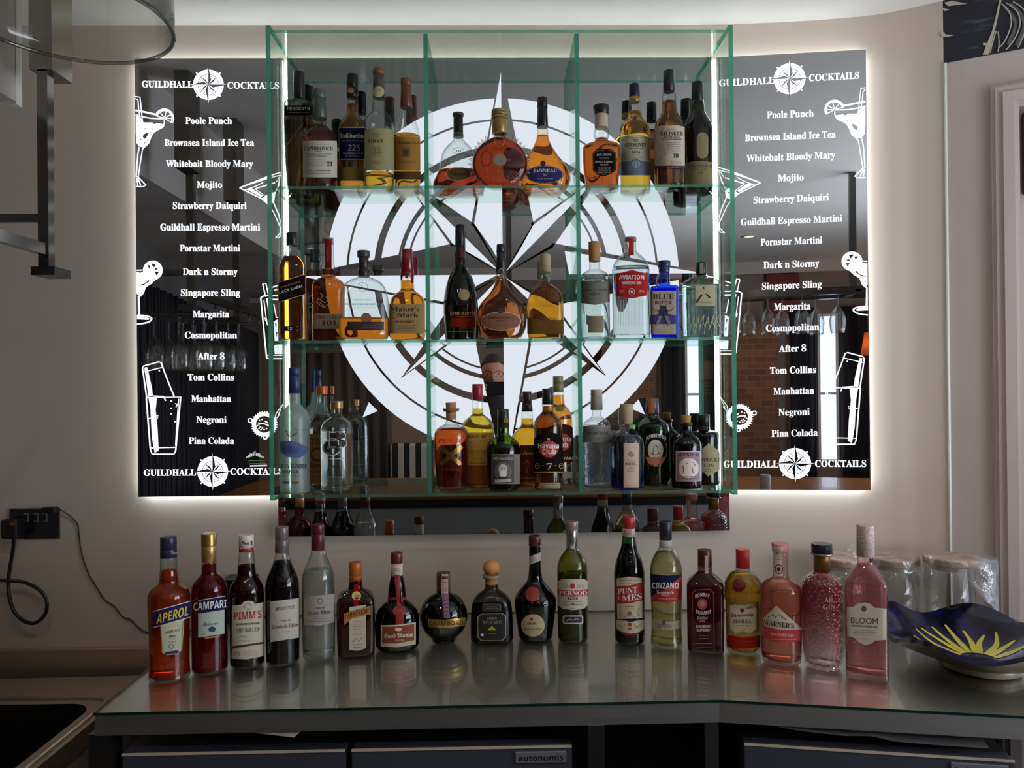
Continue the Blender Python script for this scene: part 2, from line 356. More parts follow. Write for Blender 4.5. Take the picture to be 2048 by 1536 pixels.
mb = MB()
for y in (-2.5, -1.73, -.94): mb.box((2.39, y, .85), (2.43, y+.04, 2.35))
for z in (.85, 1.58, 2.31): mb.box((2.388, -2.5, z), (2.432, -.9, z+.04))
mb.build('window_frame', solid((225, 222, 216), .4), wn)
mb = MB(); mb.box((-2.2, -4.4, CEIL-.28), (2.4, -4.37, CEIL-.24)); mb.box((-2.2, -4.4, CEIL-.1), (2.4, -4.34, CEIL)); struct('trim_3', mb, solid((206, 196, 186), .6))
# boxed beam at the ceiling, top left
cxl, czl = -1.125, aty(51, 203, -.3).z
mb = MB(); mb.box((-2.6, -3.2, czl), (cxl, -.3, CEIL)); bm_ = struct('ceiling_beam', mb, solid((208, 202, 194), .7))
mb = MB(); mb.box((cxl-.02, -.3, czl-.006), (cxl+.001, -.278, CEIL)); mb.build('beam_trim', solid((226, 224, 214), .6), bm_)
# ---------------------------------------------------------------- lit mirror signs
MIR = mirror_mat(); LIT = emit((246, 249, 255), 1.5); LITC = emit((223, 230, 240), 1.0); LEDM = emit((236, 246, 255), LED_E)
PT, PB = ZC+.913, ZC-.296
class Plane:
    def __init__(s, p, ex): s.p = V(p); s.ex = V(ex).normalized(); s.n = V((s.ex.y, -s.ex.x, 0))
    def px(s, x, y, off=0): return atp(x, y, s.p, s.n)+s.n*off
    def uv(s, u, z, off=0): return s.p+s.ex*u+V((0, 0, z))+s.n*off
PL, PCN, PR_ = Plane((-.994, 0, 0), (1, 0, 0)), Plane((-.575, 0, 0), (1, 0, 0)), Plane((.6190, 0, 0), (1.017-.6190, -.048, 0))
def panel(name, P, wd, label, gaps):
    root = empty(name, P.uv(wd/2, PB), label, 'sign')
    T_ = Matrix.Translation(-root.location)
    mb = MB(); mb.add([P.uv(u, z, o) for u in (0, wd) for o in (-.006, 0) for z in (PB, PT)], [(0, 1, 3, 2), (4, 6, 7, 5), (0, 4, 5, 1), (2, 3, 7, 6), (0, 2, 6, 4), (1, 5, 7, 3)])
    mb.v = [T_ @ v for v in mb.v]; mb.build('mirror_panel', MIR, root)
    mb = MB()
    def strip(u0, u1, z0, z1, oo=(-.022, -.016)): mb.add([T_ @ P.uv(u, z, o) for u in (u0, u1) for o in oo for z in (z0, z1)], [(0, 1, 3, 2), (4, 6, 7, 5), (0, 4, 5, 1), (2, 3, 7, 6), (0, 2, 6, 4), (1, 5, 7, 3)])
    i = .005
    strip(i, wd-i, PT-i-.005, PT-i); strip(i, wd-i, PB+i, PB+i+.005); strip(i, i+.005, PB+i, PT-i); strip(wd-i-.005, wd-i, PB+i, PT-i)
    if gaps:
        strip(-.0065, -.0043, PB+.02, PT-.004, (-.012, -.0062)); strip(wd+.0043, wd+.0065, PB+.02, PT-.004, (-.012, -.0062))
    mb.build('led_strip', LEDM, root)
    return root, T_
def lettering(P, T_, root, nm, items, off=.0012, mt=None):
    """items: (text, style, xleft, yleft, xright, yright, cap px): baseline-centre pixels"""
    for txt, sty, x0, y0, x1, y1, cap in items:
        mb = MB()
        a, c = P.px(x0, y0, off), P.px(x1, y1, off); h = cap*((a-CAM).dot(FW))/F; m_ = (a+c)/2; wv = c-a
        vs, fs = text_mesh(txt, sty); mb.add([T_ @ (m_+wv*u+V((0, 0, h*v))) for u, v in vs], fs)
        mb.build(nm, mt or LIT, root)
def compass(P, T_, root, c, Rr, white, dark, nm='compass_emblem', small=False, clip=None):
    """c: centre on the plane (point), Rr: ring radius in metres; the white and the mirror pieces are laid on each other"""
    W_, D_ = MB(), MB(); ex, n_ = P.ex, P.n
    def pt(x, z, o): return T_ @ (c+ex*x*Rr+V((0, 0, z*Rr))+n_*o)
    W_.poly([pt(math.cos(t*math.pi/48), math.sin(t*math.pi/48), .0008) for t in range(96)])
    def ring(mb, r, w_, o):
        for t in range(96):
            a0, a1 = t*math.pi/48, (t+1)*math.pi/48
            mb.poly([pt((r-w_/2)*math.cos(a0), (r-w_/2)*math.sin(a0), o), pt((r+w_/2)*math.cos(a0), (r+w_/2)*math.sin(a0), o), pt((r+w_/2)*math.cos(a1), (r+w_/2)*math.sin(a1), o), pt((r-w_/2)*math.cos(a1), (r-w_/2)*math.sin(a1), o)])
    for r, w_ in ((.877, .012), (.711, .038), (.588, .024), (.541, .011)) if not small else ((.68, .035), (.56, .02)): ring(D_, r, w_, .0011)
    sr_, sa = .318, math.radians(31)
    for q in range(8):
        main = q % 2 == 0; an = math.pi/2-q*math.pi/4; tip = (1.15 if not small else 1.22) if main else (.80 if not small else .78)
        half = sa if main else math.pi/4-sa
        pw = lambda r, a: (r*math.cos(an+a), r*math.sin(an+a))
        t_, l_, r__ = pw(tip, 0), pw(sr_, half), pw(sr_, -half); g = .016 if not small else .03
        def grow(p, k): return (p[0]*(1+k), p[1]*(1+k))
        off = lambda p, s_: (p[0]+s_*g*math.cos(an+math.pi/2), p[1]+s_*g*math.sin(an+math.pi/2))
        # dark outline, then the white (counter-clockwise) and the mirror half
        D_.poly([pt(*p, .0012) for p in (grow(t_, .03), off(l_, 1), (0, 0), off(r__, -1))])
        i_ = .86
        wl = [t_, pw(sr_*1.04, half*.93), pw(sr_*.5, half*.72), pw(sr_*.14, half*.3), (0, 0)]
        if main and q == 2 and clip: wl = [t_, pw(.375, half*.66), (.375*math.cos(an), .0)]
        W_.poly([pt(*p, .0016) for p in wl])
        D_.poly([pt(*p, .0019) for p in (t_, (0, 0), r__)])
    for q in range(4):
        an = math.pi/4+q*math.pi/2; u_ = lambda r, s_: (r*math.cos(an)-s_*math.sin(an), r*math.sin(an)+s_*math.cos(an))
        if small: W_.poly([pt(*u_(1.07+.05*math.cos(k), .05*math.sin(k)), .0012) for k in [i*math.pi/5 for i in range(10)]])
        else: W_.poly([pt(*u_(1.045, .035), .0012), pt(*u_(1.13, 0), .0012), pt(*u_(1.045, -.035), .0012)])
    o = W_.build(nm, white, root); D_.build('compass_mirror_detail', dark, o)
    return o
# drawings of drinks: white lines etched in the mirror (pixels of the left sign; the right one is turned round)
def z7(pts, ox, oy, s): return [(ox+x/s, oy+y/s) for x, y in pts]
def arcp(cx_, cy_, r, a0, a1, n=18, ry=None): return [(cx_+r*math.cos(math.radians(a0+(a1-a0)*i/n)), cy_-(ry or r)*math.sin(math.radians(a0+(a1-a0)*i/n))) for i in range(n+1)]
def sm2(pts, k=5): return [(p.x, p.y) for p in smooth_path([(x, y, 0) for x, y in pts], k)]
MARG = dict(lines=[(z7([(70, 90), (140, 100), (152, 200), (176, 440)], 260, 180, 6.98), 1.6), (z7([(74, 118), (112, 140), (125, 290), (150, 440)], 260, 180, 6.98), 1.6), (z7([(80, 285), (170, 300), (370, 345)], 260, 180, 6.98), 3.4), (sm2(z7([(80, 345), (170, 370), (300, 395), (480, 402)], 260, 180, 6.98)), 2),
   (arcp(329, 236.5, 16.8, 165, -31), 5), ([(313, 232), (329, 236.5), (344.5, 246)], 1.6), ([(320, 224), (329, 236.5)], 1.4), ([(333, 221), (329, 236.5)], 1.4), ([(342, 229), (329, 236.5)], 1.4), ([(346, 237), (329, 236.5)], 1.4),
   (sm2(z7([(480, 420), (478, 470), (455, 520), (390, 555), (330, 595), (290, 660), (260, 740), (200, 800), (170, 830)], 260, 180, 6.98)), 1.8), (z7([(130, 800), (110, 900), (88, 1200)], 260, 180, 6.98), 2), (z7([(178, 815), (160, 920), (115, 1215)], 260, 180, 6.98), 1.5), (z7([(85, 1205), (120, 1220), (225, 1330), (180, 1350), (85, 1345)], 260, 180, 6.98), 2), (z7([(110, 1225), (150, 1330)], 260, 180, 6.98), 2), (z7([(95, 1230), (110, 1330)], 260, 180, 6.98), 2)],
   fills=[z7([(84, 350), (140, 372), (190, 455), (300, 455), (420, 470), (470, 480), (440, 530), (380, 555), (320, 595), (285, 660), (255, 735), (190, 800), (130, 790), (95, 740), (84, 600)], 260, 180, 6.98)], darks=[z7(p, 260, 180, 6.98) for p in ([(180, 650), (200, 620), (240, 600), (270, 600), (230, 670), (200, 690)], [(320, 455), (370, 465), (360, 480), (325, 475)], [(190, 545), (230, 530), (215, 550)], [(300, 545), (335, 535), (320, 555)], [(270, 590), (300, 580), (285, 600)], [(145, 680), (165, 690), (155, 710)], [(200, 735), (220, 735), (210, 755)])])
MART = dict(lines=[(z7(p, 470, 330, 9.6), w_) for p, w_ in (([(90, 440), (640, 220), (915, 140), (835, 400), (765, 545)], 2.4), ([(130, 420), (640, 255), (890, 195)], 1.4), ([(90, 440), (520, 650), (640, 760)], 2.2), ([(385, 455), (570, 590)], 1.2), ([(395, 455), (540, 410), (620, 385), (770, 340)], 2), ([(880, 200), (790, 330)], 1.2), ([(200, 480), (420, 400), (545, 330)], 1.2), ([(765, 545), (740, 720), (840, 950), (940, 1190), (1010, 1250), (960, 1290)], 2.4), ([(640, 760), (740, 900), (880, 1215)], 2), ([(760, 780), (890, 1090)], 1.4), ([(880, 1215), (875, 1300), (775, 1405), (850, 1390), (970, 1355), (960, 1290)], 2), ([(880, 1360), (900, 1220)], 1.6))], fills=[z7(p, 470, 330, 9.6) for p in ([(520, 640), (640, 560), (765, 520), (745, 720), (640, 770)], [(880, 1220), (940, 1190), (1005, 1250), (960, 1285), (880, 1290)], [(230, 470), (330, 450), (530, 590), (500, 615)])], darks=[z7([(640, 640), (720, 610), (720, 630), (645, 660)], 470, 330, 9.6)])
COUP = dict(lines=[(arcp(305.8, 540.6, 17.5, 0, 360, 30), 4), (z7([(125, 390), (250, 385)], 260, 500, 9.6), 2), (sm2(z7([(480, 560), (400, 640), (300, 710), (250, 830), (190, 890)], 260, 500, 9.6)), 2.4), (z7([(168, 880), (176, 1260)], 260, 500, 9.6), 3.6), (sm2(z7([(130, 1255), (300, 1262), (415, 1310), (370, 1375), (250, 1410), (130, 1420)], 260, 500, 9.6)), 2.6), (z7([(130, 1300), (280, 1290), (370, 1320)], 260, 500, 9.6), 1.4)], fills=[ell(305.8, 540.6, 15.5, 15.5), z7([(125, 420), (260, 420), (420, 520), (480, 560), (400, 640), (300, 710), (250, 830), (190, 880), (125, 840)], 260, 500, 9.6), z7([(280, 400), (330, 380), (400, 440), (470, 440), (480, 540), (320, 480)], 260, 500, 9.6), z7([(140, 1250), (330, 1290), (360, 1340), (140, 1330)], 260, 500, 9.6)], darks=[z7(p, 260, 500, 9.6) for p in ([(140, 685), (300, 640), (380, 560), (370, 610), (260, 680)], [(150, 430), (230, 430), (200, 445)], [(330, 290), (400, 300), (380, 370)], [(410, 260), (500, 270), (470, 340), (430, 300)], [(470, 390), (550, 370), (500, 340)], [(480, 420), (560, 420), (520, 500)])])
SHAK = dict(lines=[(z7(p, 270, 710, 7.318), w_) for p, w_ in (([(172, 620), (110, 190), (130, 160), (350, 100), (385, 115), (450, 300), (575, 610)], 2.2), ([(120, 250), (260, 215), (405, 180)], 1.6), ([(165, 625), (225, 1380), (250, 1450), (570, 1450), (595, 1410), (670, 615), (165, 625)], 2.4), ([(640, 640), (595, 1320)], 1.6), ([(235, 1360), (600, 1352)], 1.8), ([(200, 930), (340, 885), (325, 935)], 1.2), ([(270, 600), (420, 610), (450, 670)], 2.2), ([(520, 670), (545, 675)], 2), ([(530, 770), (530, 790)], 2.4), ([(590, 710), (620, 720), (600, 765)], 1.4), ([(525, 850), (535, 870)], 2.4), ([(350, 225), (362, 235)], 2.4), ([(580, 970), (592, 980)], 2.4))], fills=[z7(p, 270, 710, 7.318) for p in ([(140, 185), (175, 180), (205, 300), (245, 480), (260, 600), (200, 610), (175, 420)], [(200, 620), (320, 620), (300, 800), (330, 1100), (345, 1400), (290, 1430), (250, 1200), (230, 800)])], darks=[])
STRN = dict(lines=[(arcp(528.7, 848.7, 20.5, 0, 360, 40), 7.5), (z7([(330, 415), (440, 430), (520, 465)], 480, 800, 9.03), 2), (z7([(640, 320), (650, 250), (850, 75)], 480, 800, 9.03), 1.6), (z7([(660, 330), (720, 255), (690, 270), (845, 85)], 480, 800, 9.03), 1.6), (arcp(489+11.5, 841, 4, 0, 360, 12), 2), (arcp(530.5, 874, 4, 0, 360, 12), 2.2), (z7([(640, 320), (655, 430)], 480, 800, 9.03), 2), ([(530, 842), (536, 846)], 2.2)]
   + [([(528.7+23.5*math.cos(i*math.pi/16), 848.7+23.5*math.sin(i*math.pi/16)), (528.7+26.5*math.cos(i*math.pi/16+.05), 848.7+26.5*math.sin(i*math.pi/16+.05))], 1.6) for i in range(32)], fills=[ell(480+x/9.03, 800+y/9.03, 1.5, 1.5, 8) for x, y in ((350, 370), (400, 350), (345, 440), (315, 465), (370, 485), (345, 510), (405, 505), (380, 535), (435, 535), (480, 515))], darks=[])
HIGH = dict(lines=[(z7(p, 500, 540, 7.68), w_) for p, w_ in (([(195, 215), (245, 205), (300, 450)], 2), ([(195, 215), (240, 410)], 2), ([(165, 425), (255, 1340), (270, 1360), (590, 1360)], 2.4), ([(165, 425), (220, 395), (430, 395)], 2.4), ([(215, 470), (245, 700), (268, 850)], 1.4), ([(265, 1310), (590, 1310)], 1.8), ([(250, 450), (430, 455)], 3), ([(260, 450), (300, 680)], 2), ([(270, 290), (420, 240)], 2.4), ([(365, 520), (405, 730), (430, 730)], 2), ([(370, 310), (420, 300)], 2))], fills=[z7(p, 500, 540, 7.68) for p in ([(365, 790), (425, 760), (435, 1090), (380, 1090)], [(370, 1160), (590, 1150), (590, 1290), (380, 1290)], [(225, 730), (260, 760), (240, 790)])], darks=[z7([(385, 820), (410, 830), (400, 900)], 500, 540, 7.68), z7([(400, 950), (425, 960), (410, 1040)], 500, 540, 7.68)])
def drawing(P, T_, root, dw, fm=lambda x, y: (x, y), nm='drink_drawing'):
    W_, D_ = MB(), MB()
    def K(p):                                   # the etching stops at the edge of the mirror
        u = (p-P.p).dot(P.ex); return p+P.ex*(min(max(u, .001), .3985)-u)
    for pts, wd in dw['lines']:
        for q in stroke([fm(*p) for p in pts], wd): W_.poly([T_ @ K(P.px(x, y, .001)) for x, y in q])
    for pts in dw['fills']: W_.poly([T_ @ K(P.px(*fm(*p), .0012)) for p in pts])
    for pts in dw['darks']: D_.poly([T_ @ K(P.px(*fm(*p), .0016)) for p in pts])
    o = W_.build(nm, LIT, root)
    if D_.v: D_.build('drawing_mirror_detail', MIR, o)
MENU = ['Poole Punch', 'Brownsea Island Ice Tea', 'Whitebait Bloody Mary', 'Mojito', 'Strawberry Daiquiri', 'Guildhall Espresso Martini', 'Pornstar Martini', 'Dark n Stormy', 'Singapore Sling', 'Margarita', 'Cosmopolitan', 'After 8', 'Tom Collins', 'Manhattan', 'Negroni', 'Pina Colada']
LX = [(371, 464), (329, 508), (332, 506), (394, 444), (346, 493), (321, 520), (360, 480), (366, 475), (362, 480), (386, 458), (370, 474), (396, 449), (376, 468), (383, 462), (393, 453), (378, 468)]
LY = [241, 285, 327, 369, 411, 454, 496, 543, 585, 628, 670, 712, 754, 797, 839, 881]
RX = [(1534, 1627), (1490, 1671), (1493, 1670), (1556, 1607), (1507, 1657), (1482, 1684), (1521, 1644), (1527, 1638), (1524, 1643), (1548, 1621), (1532, 1638), (1558, 1612), (1540, 1632), (1547, 1628), (1557, 1619), (1543, 1635)]
RY = [228, 272, 313, 355, 397, 440, 482, 528, 570, 612, 654, 696, 739, 781, 823, 865]
s1, t1 = panel('menu_sign', PL, .409, 'mirrored cocktail menu sign with lit white lettering, left of the glass shelves', 0)
lettering(PL, t1, s1, 'menu_line', [(m_, 'b', a, y, c, y, 13.5) for m_, (a, c), y in zip(MENU, LX, LY)])
lettering(PL, t1, s1, 'heading_word', [('GUILDHALL', 'b', 284, 168, 386, 169, 13), ('COCKTAILS', 'b', 455, 170.5, 558, 171, 13), ('GUILDHALL', 'b', 288, 945, 392, 944.5, 13), ('COCKTAILS', 'b', 461, 943, 566, 942, 13)])
for c in ((417, 169.5), (425.5, 943)): compass(PL, t1, s1, PL.px(*c), 30*2.05/F, LIT, MIR, small=True)
for dw in (MARG, MART, COUP, SHAK, STRN, HIGH): drawing(PL, t1, s1, dw)
mb = MB()
for i in range(11):
    x = 493+i*3.4; h = 8-abs(i-5)*1.0+(i % 3); y = 912-(5-abs(i-5))*.9
    for q in stroke([(x, y+4), (x+(i-5)*-.3, y+4-h)], 1.7): mb.poly([t1 @ PL.px(a, c, .001) for a, c in q])
for q in stroke([(500, 932), (534, 931)], 3)+stroke([(514, 949.5), (548, 949)], 1.2): mb.poly([t1 @ PL.px(a, c, .001) for a, c in q])
mk = mb.build('maker_mark', emit((230, 235, 235), .8), s1)
mb = MB()
for q in stroke([(497, 921.5), (530, 921)], 1)+stroke([(498, 927), (532, 926.5)], .9): mb.poly([t1 @ PL.px(a, c, .001) for a, c in q])
mb.build('maker_mark_green', emit((90, 140, 70), .7), mk)
s3, t3 = panel('menu_sign', PR_, .4010, 'mirrored cocktail menu sign with lit white lettering, right of the glass shelves', 0)
lettering(PR_, t3, s3, 'menu_line', [(m_, 'b', a, y+.02*(c-a), c, y-.02*(c-a)*(1 if i < 9 else .2), 13.8) for i, (m_, (a, c), y) in enumerate(zip(MENU, RX, RY))])
lettering(PR_, t3, s3, 'heading_word', [('GUILDHALL', 'b', 1438, 166, 1549, 160.5, 13.4), ('COCKTAILS', 'b', 1618, 156, 1718, 150.5, 13.4), ('GUILDHALL', 'b', 1447, 928, 1557, 928, 13.4), ('COCKTAILS', 'b', 1630, 927, 1732, 927, 13.4)])
for c in ((1579, 157.5), (1590, 927)): compass(PR_, t3, s3, PR_.px(*c), 31*2.03/F, LIT, MIR, small=True)
drawing(PR_, t3, s3, MARG, lambda x, y: (1652+(345-x)*1.075, y-17.5)); drawing(PR_, t3, s3, SHAK, lambda x, y: (1650+(362-x)*1.02, y*.995-15)); drawing(PR_, t3, s3, COUP, lambda x, y: (1740-(x-272)*1.07, y-18))
drawing(PR_, t3, s3, MART, lambda x, y: (1522-(x-478)*1.0, y-10)); drawing(PR_, t3, s3, STRN, lambda x, y: (1514-(x-495)*1.05, y-15)); drawing(PR_, t3, s3, HIGH, lambda x, y: (1484-(x-521)*1.0, y-9))
s2, t2 = panel('compass_mirror', PCN, 1.18, 'grey mirror with large lit white compass rose, behind the glass shelves', 1)
compass(PCN, t2, s2, V((.016, 0, ZC+.309)), .491, LITC, MIR, clip=True)
mb = MB(); mb.box((-.613, .0065, ZC-.412), (.645, .012, PB+.002)); sp_ = mb.build('mirror_splashback', MIR); tag(sp_, 'low mirror strip on the wall just below the glass shelves', 'mirror')
# ---------------------------------------------------------------- glass shelf unit
EDGE = edge_mat((108, 188, 160), .14, 'ev'); EDGH = edge_mat((165, 222, 206), .7, 'eh'); PANE = glass((247, 252, 249), (205, 232, 218), 5., .6)
X0, X1, YF = XC-.600, XC+.600, -.1575
un = empty('glass_shelf_unit', (XC, -.08, ZC-.285), 'wall-hung square unit of green-edged glass, nine bays holding bottles', 'shelf')
off = -un.location
def gbox(nm, a, c, thin):
    mb = MB(); mb.box(V(a)+off, V(c)+off, 0, thin, 1); mb.m[3] = 0; return mb.build(nm, [PANE, EDGE if thin == 0 else EDGH], un)
for x in (X0, X1-.012): gbox('side_panel', (x, YF, ZC-.2865), (x+.012, -.0025, ZC+.926), 0)
for x in (XC-.1933, XC+.1953): gbox('divider', (x-.0055, YF+.002, ZC-.2725), (x+.0055, -.004, ZC+.906), 0)
for z in (ZC+.907, ZC+.5075, ZC+.113, ZC-.2815): gbox('shelf', (X0+.0125, YF, z), (X1-.0125, -.003, z+.0075), 2)
# ---------------------------------------------------------------- steel counter with glass top
ST = steel(); STD = steel((120, 118, 116), .35)
fr = [(-.802, -.585), (.438, -.576), (.988, -.671), (1.62, -.785)]; bk = [(1.62, -.42), (1.215, -.115), (1.02, -.03), (.64, .015), (.5, .02), (-.802, .02)]
ct = empty('bar_counter', (.2, -.3, .0), 'stainless steel back bar counter with glass top, carrying the row of bottles', 'counter'); off = -ct.location
mb = MB(); mb.prism([(x+off.x, y+off.y) for x, y in fr+bk], .8945, .9, 0, 1)
mb.build('glass_top', [glass((251, 252, 251), (249, 251, 250), 2., 1.), solid((14, 44, 36), .15)], ct)
mb = MB(); ins = [(x+(.003 if x < 0 else 0), y+.004) for x, y in fr]; mb.prism([(x+off.x, y+off.y) for x, y in ins+bk], .853, .8942); mb.build('steel_top', ST, ct)
for px_, w_ in ((213, 44), (1190, 32), (1418, 28)):
    p = aty(px_, 1500, -.55); d = (p-CAM).dot(FW)*w_/F/2
    mb = MB(); mb.box((p.x-d+off.x, -.575+off.y+(.0 if px_ < 1400 else .005), 0), (p.x+d+off.x, -.53+off.y, .8528)); mb.build('leg', STD, ct)
DARK = solid((26, 26, 28), .5); FRG = solid((74, 78, 92), .4, .2)
def fridge(name, M, wd, label, nd, badge):
    root = empty(name, M.translation, label, 'fridge', None, M.to_euler().z)
    mb = MB(); mb.box((-wd/2, .035, .0), (wd/2, .36, .80)); mb.build('body', DARK, root)
    dw = wd/nd
    for i in range(nd):
        x0 = -wd/2+i*dw+.006; x1 = x0+dw-.012
        mb = MB(); mb.box((x0, 0, .05), (x1, .033, .805)); o = mb.build('door', FRG, root, bevel=.002)
        mb = MB(); mb.box((x0+.0005, -.002, .802), (x1-.0005, .0015, .8062)); mb.build('door_edge_highlight', solid((206, 192, 170), .35), o)  # steel door edge coloured pale to paint its bright line of light
        mb = MB(); mb.box((x0+.05, -.0015, .1), (x1-.05, -.0003, .735)); mb.build('door_window', solid((34, 38, 52), .08, spec=.6), o)
        if i == nd-1 and badge:
            bx0, bx1, bz0, bz1 = x1-.115, x1-.012, .773, .796
            mb = MB(); mb.box((bx0, -.004, bz0), (bx1, -.0005, bz1)); bd = mb.build('badge', solid((150, 152, 160), .35, .5), o, bevel=.0015)
            vs, fs = text_mesh('autonumis', 'S'); mb = MB(); cz = (bz0+bz1)/2-.001
            mb.add([V(((bx0+bx1)/2+u*.09, -.0045, cz+v*.0115)) for u, v in vs], fs); mb.build('lettering', solid((26, 26, 34), .4), bd)
    return root
pL, pR2 = atz(237, 1488, .8065), atz(1150, 1480, .8065)
fxl, fxr = aty(237, 1488, -.56).x, aty(1150, 1480, -.56).x
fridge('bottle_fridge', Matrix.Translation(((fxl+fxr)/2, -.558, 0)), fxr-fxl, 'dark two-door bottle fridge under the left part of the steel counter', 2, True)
an = math.atan2(-.785+.576, 1.62-.438); q0 = V((.438, -.576, 0)); qd = V((math.cos(an), math.sin(an), 0)); qn = V((math.sin(an), -math.cos(an), 0)); pp = q0-qn*.022
a_ = atp(1482, 1480, pp, qn); c_ = atp(2036, 1510, pp, qn); md = (a_+c_)/2; md.z = 0
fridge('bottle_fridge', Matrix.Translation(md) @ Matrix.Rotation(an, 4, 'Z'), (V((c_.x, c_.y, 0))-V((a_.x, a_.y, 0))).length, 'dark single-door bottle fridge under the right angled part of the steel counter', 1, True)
mb = MB(); a0 = aty(1205, 1500, -.1); mb.box((a0.x-.55, -.14, .05), (a0.x+.9, -.12, .85)); bkp = mb.build('back_panel', DARK); bkp.parent = ct; bkp.location = off
# sheet tucked under the counter (right), paper (left)
mb = MB(); g1 = [atp(x, y, pp, qn) for x, y in ((1525, 1448), (1600, 1462), (1690, 1472), (1740, 1472), (1790, 1483), (1860, 1489), (1977, 1497))]; top = .8525
for i in range(len(g1)-1):
    a, c = g1[i], g1[i+1]; bkv = -qn*.12
    mb.add([a, c, V((c.x, c.y, top))+bkv, V((a.x, a.y, top))+bkv, a+V((0, 0, .004)), c+V((0, 0, .004)), V((c.x, c.y, top))+bkv, V((a.x, a.y, top))+bkv], [(0, 1, 2, 3), (4, 7, 6, 5), (0, 4, 5, 1)])
sh = mb.build('plastic_sheet', solid((120, 116, 116), .4)); tag(sh, 'warped grey plastic sheet tucked between steel counter and right fridge', 'sheet')
mb = MB(); q = [aty(515, 1466, -.565), aty(600, 1464, -.565), aty(588, 1474, -.572)]; mb.poly([q[0], q[1], q[2]]); mb.poly([q[0]+V((0, .08, .002)), q[1]+V((0, .08, .002)), q[1], q[0]])
mb.poly([q[0]+V((0, 0, -.0006)), q[2]+V((0, 0, -.0006)), q[1]+V((0, 0, -.0006))])
pg = mb.build('paper_sheet', solid((225, 222, 216), .7)); tag(pg, 'corner of a white paper sheet poking out under the steel counter', 'paper')
# ---------------------------------------------------------------- sink unit, left
DZ = ZC-.775; SKX = -.83
sk = empty('sink_unit', (-1.3, -.3, 0), 'dark stainless sink unit with deep basin, left of the steel counter', 'sink'); off = -sk.location
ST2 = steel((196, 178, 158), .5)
bx0, bx1, by0, by1 = -1.37, -1.0, -.62, -.205; rim = rrect(bx0, by0, bx1, by1, .06, 6); nn = len(rim)
oc = [(-1.41, -.70), (-.955, -.70), (-.955, .005), (-1.41, .005)]
mb = MB()
def outer(i):                                  # point of the deck edge belonging to rim point i
    cx_, cy_ = (bx0+bx1)/2, (by0+by1)/2; x, y = rim[i]; dx, dy = x-cx_, y-cy_
    k = min((oc[1][0]-cx_)/dx if dx > 0 else (oc[0][0]-cx_)/dx if dx < 0 else 9, (oc[2][1]-cy_)/dy if dy > 0 else (oc[0][1]-cy_)/dy if dy < 0 else 9); return (cx_+dx*k, cy_+dy*k)
ob = [outer(i) for i in range(nn)]
Lf = lambda x, y, z: V((x, y, z))+off
for i in range(nn):
    j = (i+1) % nn
    mb.poly([Lf(*ob[i], DZ), Lf(*ob[j], DZ), Lf(*rim[j], DZ), Lf(*rim[i], DZ)])
for cxy, a_, b_ in ((oc[2], None, None),):
    pass
for (cx_, cy_) in oc:
    k = sorted(range(nn), key=lambda i: (ob[i][0]-cx_)**2+(ob[i][1]-cy_)**2)[:2]; mb.poly([Lf(cx_, cy_, DZ), Lf(*ob[k[0]], DZ), Lf(*ob[k[1]], DZ)])
mb.box(Lf(-1.41, -.70, DZ-.05), Lf(-.955, -.69, DZ-.0005)); mb.box(Lf(-.962, -.70, DZ-.05), Lf(-.955, .005, DZ-.0005)); mb.box(Lf(-.955, -.2, DZ-.002), Lf(-.806, .005, DZ))
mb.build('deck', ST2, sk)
mb = MB(); low = rrect(bx0+.02, by0+.02, bx1-.02, by1-.02, .05, 6)
for i in range(nn):
    j = (i+1) % nn; mb.poly([Lf(*rim[i], DZ), Lf(*rim[j], DZ), Lf(*low[j], DZ-.2), Lf(*low[i], DZ-.2)])
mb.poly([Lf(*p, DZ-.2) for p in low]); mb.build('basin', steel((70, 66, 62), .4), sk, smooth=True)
mb = MB(); mb.tube([Lf(-.972, -.69, DZ+.003), Lf(-.972, -.23, DZ+.003), Lf(-.985, -.19, DZ+.003), Lf(-1.03, -.175, DZ+.003), Lf(-1.4, -.175, DZ+.003)], .006, 8); mb.build('raised_rim', ST2, sk, smooth=True)
mb = MB(); mb.box(Lf(-1.41, .005, DZ-.02), Lf(-.806, .022, DZ+.062)); mb.build('upstand', ST2, sk, bevel=.003)
mb = MB(); mb.box(Lf(-.968, -.68, .08), Lf(-.957, -.02, DZ-.051)); mb.box(Lf(-1.41, -.1, .08), Lf(-.97, -.08, DZ-.21)); mb.build('side_panel', solid((150, 140, 132), .5), sk)
# ---------------------------------------------------------------- socket, plug, cables
so = empty('wall_socket', aty(68, 1047, .034), 'black double wall socket with chrome switches, far left above the sink', 'socket'); off = -so.location
a, c = aty(22, 1077, .034), aty(119, 1017, .034)
mb = MB(); mb.box(V((a.x, .0, a.z))+V((off.x, 0, off.z)), V((c.x, -.0, c.z))+V((off.x, 0, off.z)));
mb.v = [V((v.x, (-.007 if i % 4 in (0, 1) else 0)+0, v.z)) for i, v in enumerate(mb.v)]
mb.build('face_plate', solid((24, 23, 25), .18, spec=.6), so, bevel=.002)
mb = MB(); mb.box((a.x+off.x-.002, -.003, a.z+off.z-.002), (c.x+off.x+.002, -.0002, c.z+off.z+.002)); mb.build('back_frame', solid((150, 148, 150), .25, .9), so)
for x in (57, 77, 94):
    p = aty(x, 1033, .034); mb = MB(); mb.box((p.x+off.x-.008, -.011, p.z+off.z-.013), (p.x+off.x+.006, -.0072, p.z+off.z+.011)); r_ = mb.build('switch', solid((150, 150, 152), .3, .7), so, bevel=.001)
    mb = MB(); mb.box((p.x+off.x-.006, -.0125, p.z+off.z-.0105), (p.x+off.x+.004, -.011, p.z+off.z+.0085)); mb.build('rocker', solid((20, 20, 22), .3), r_)
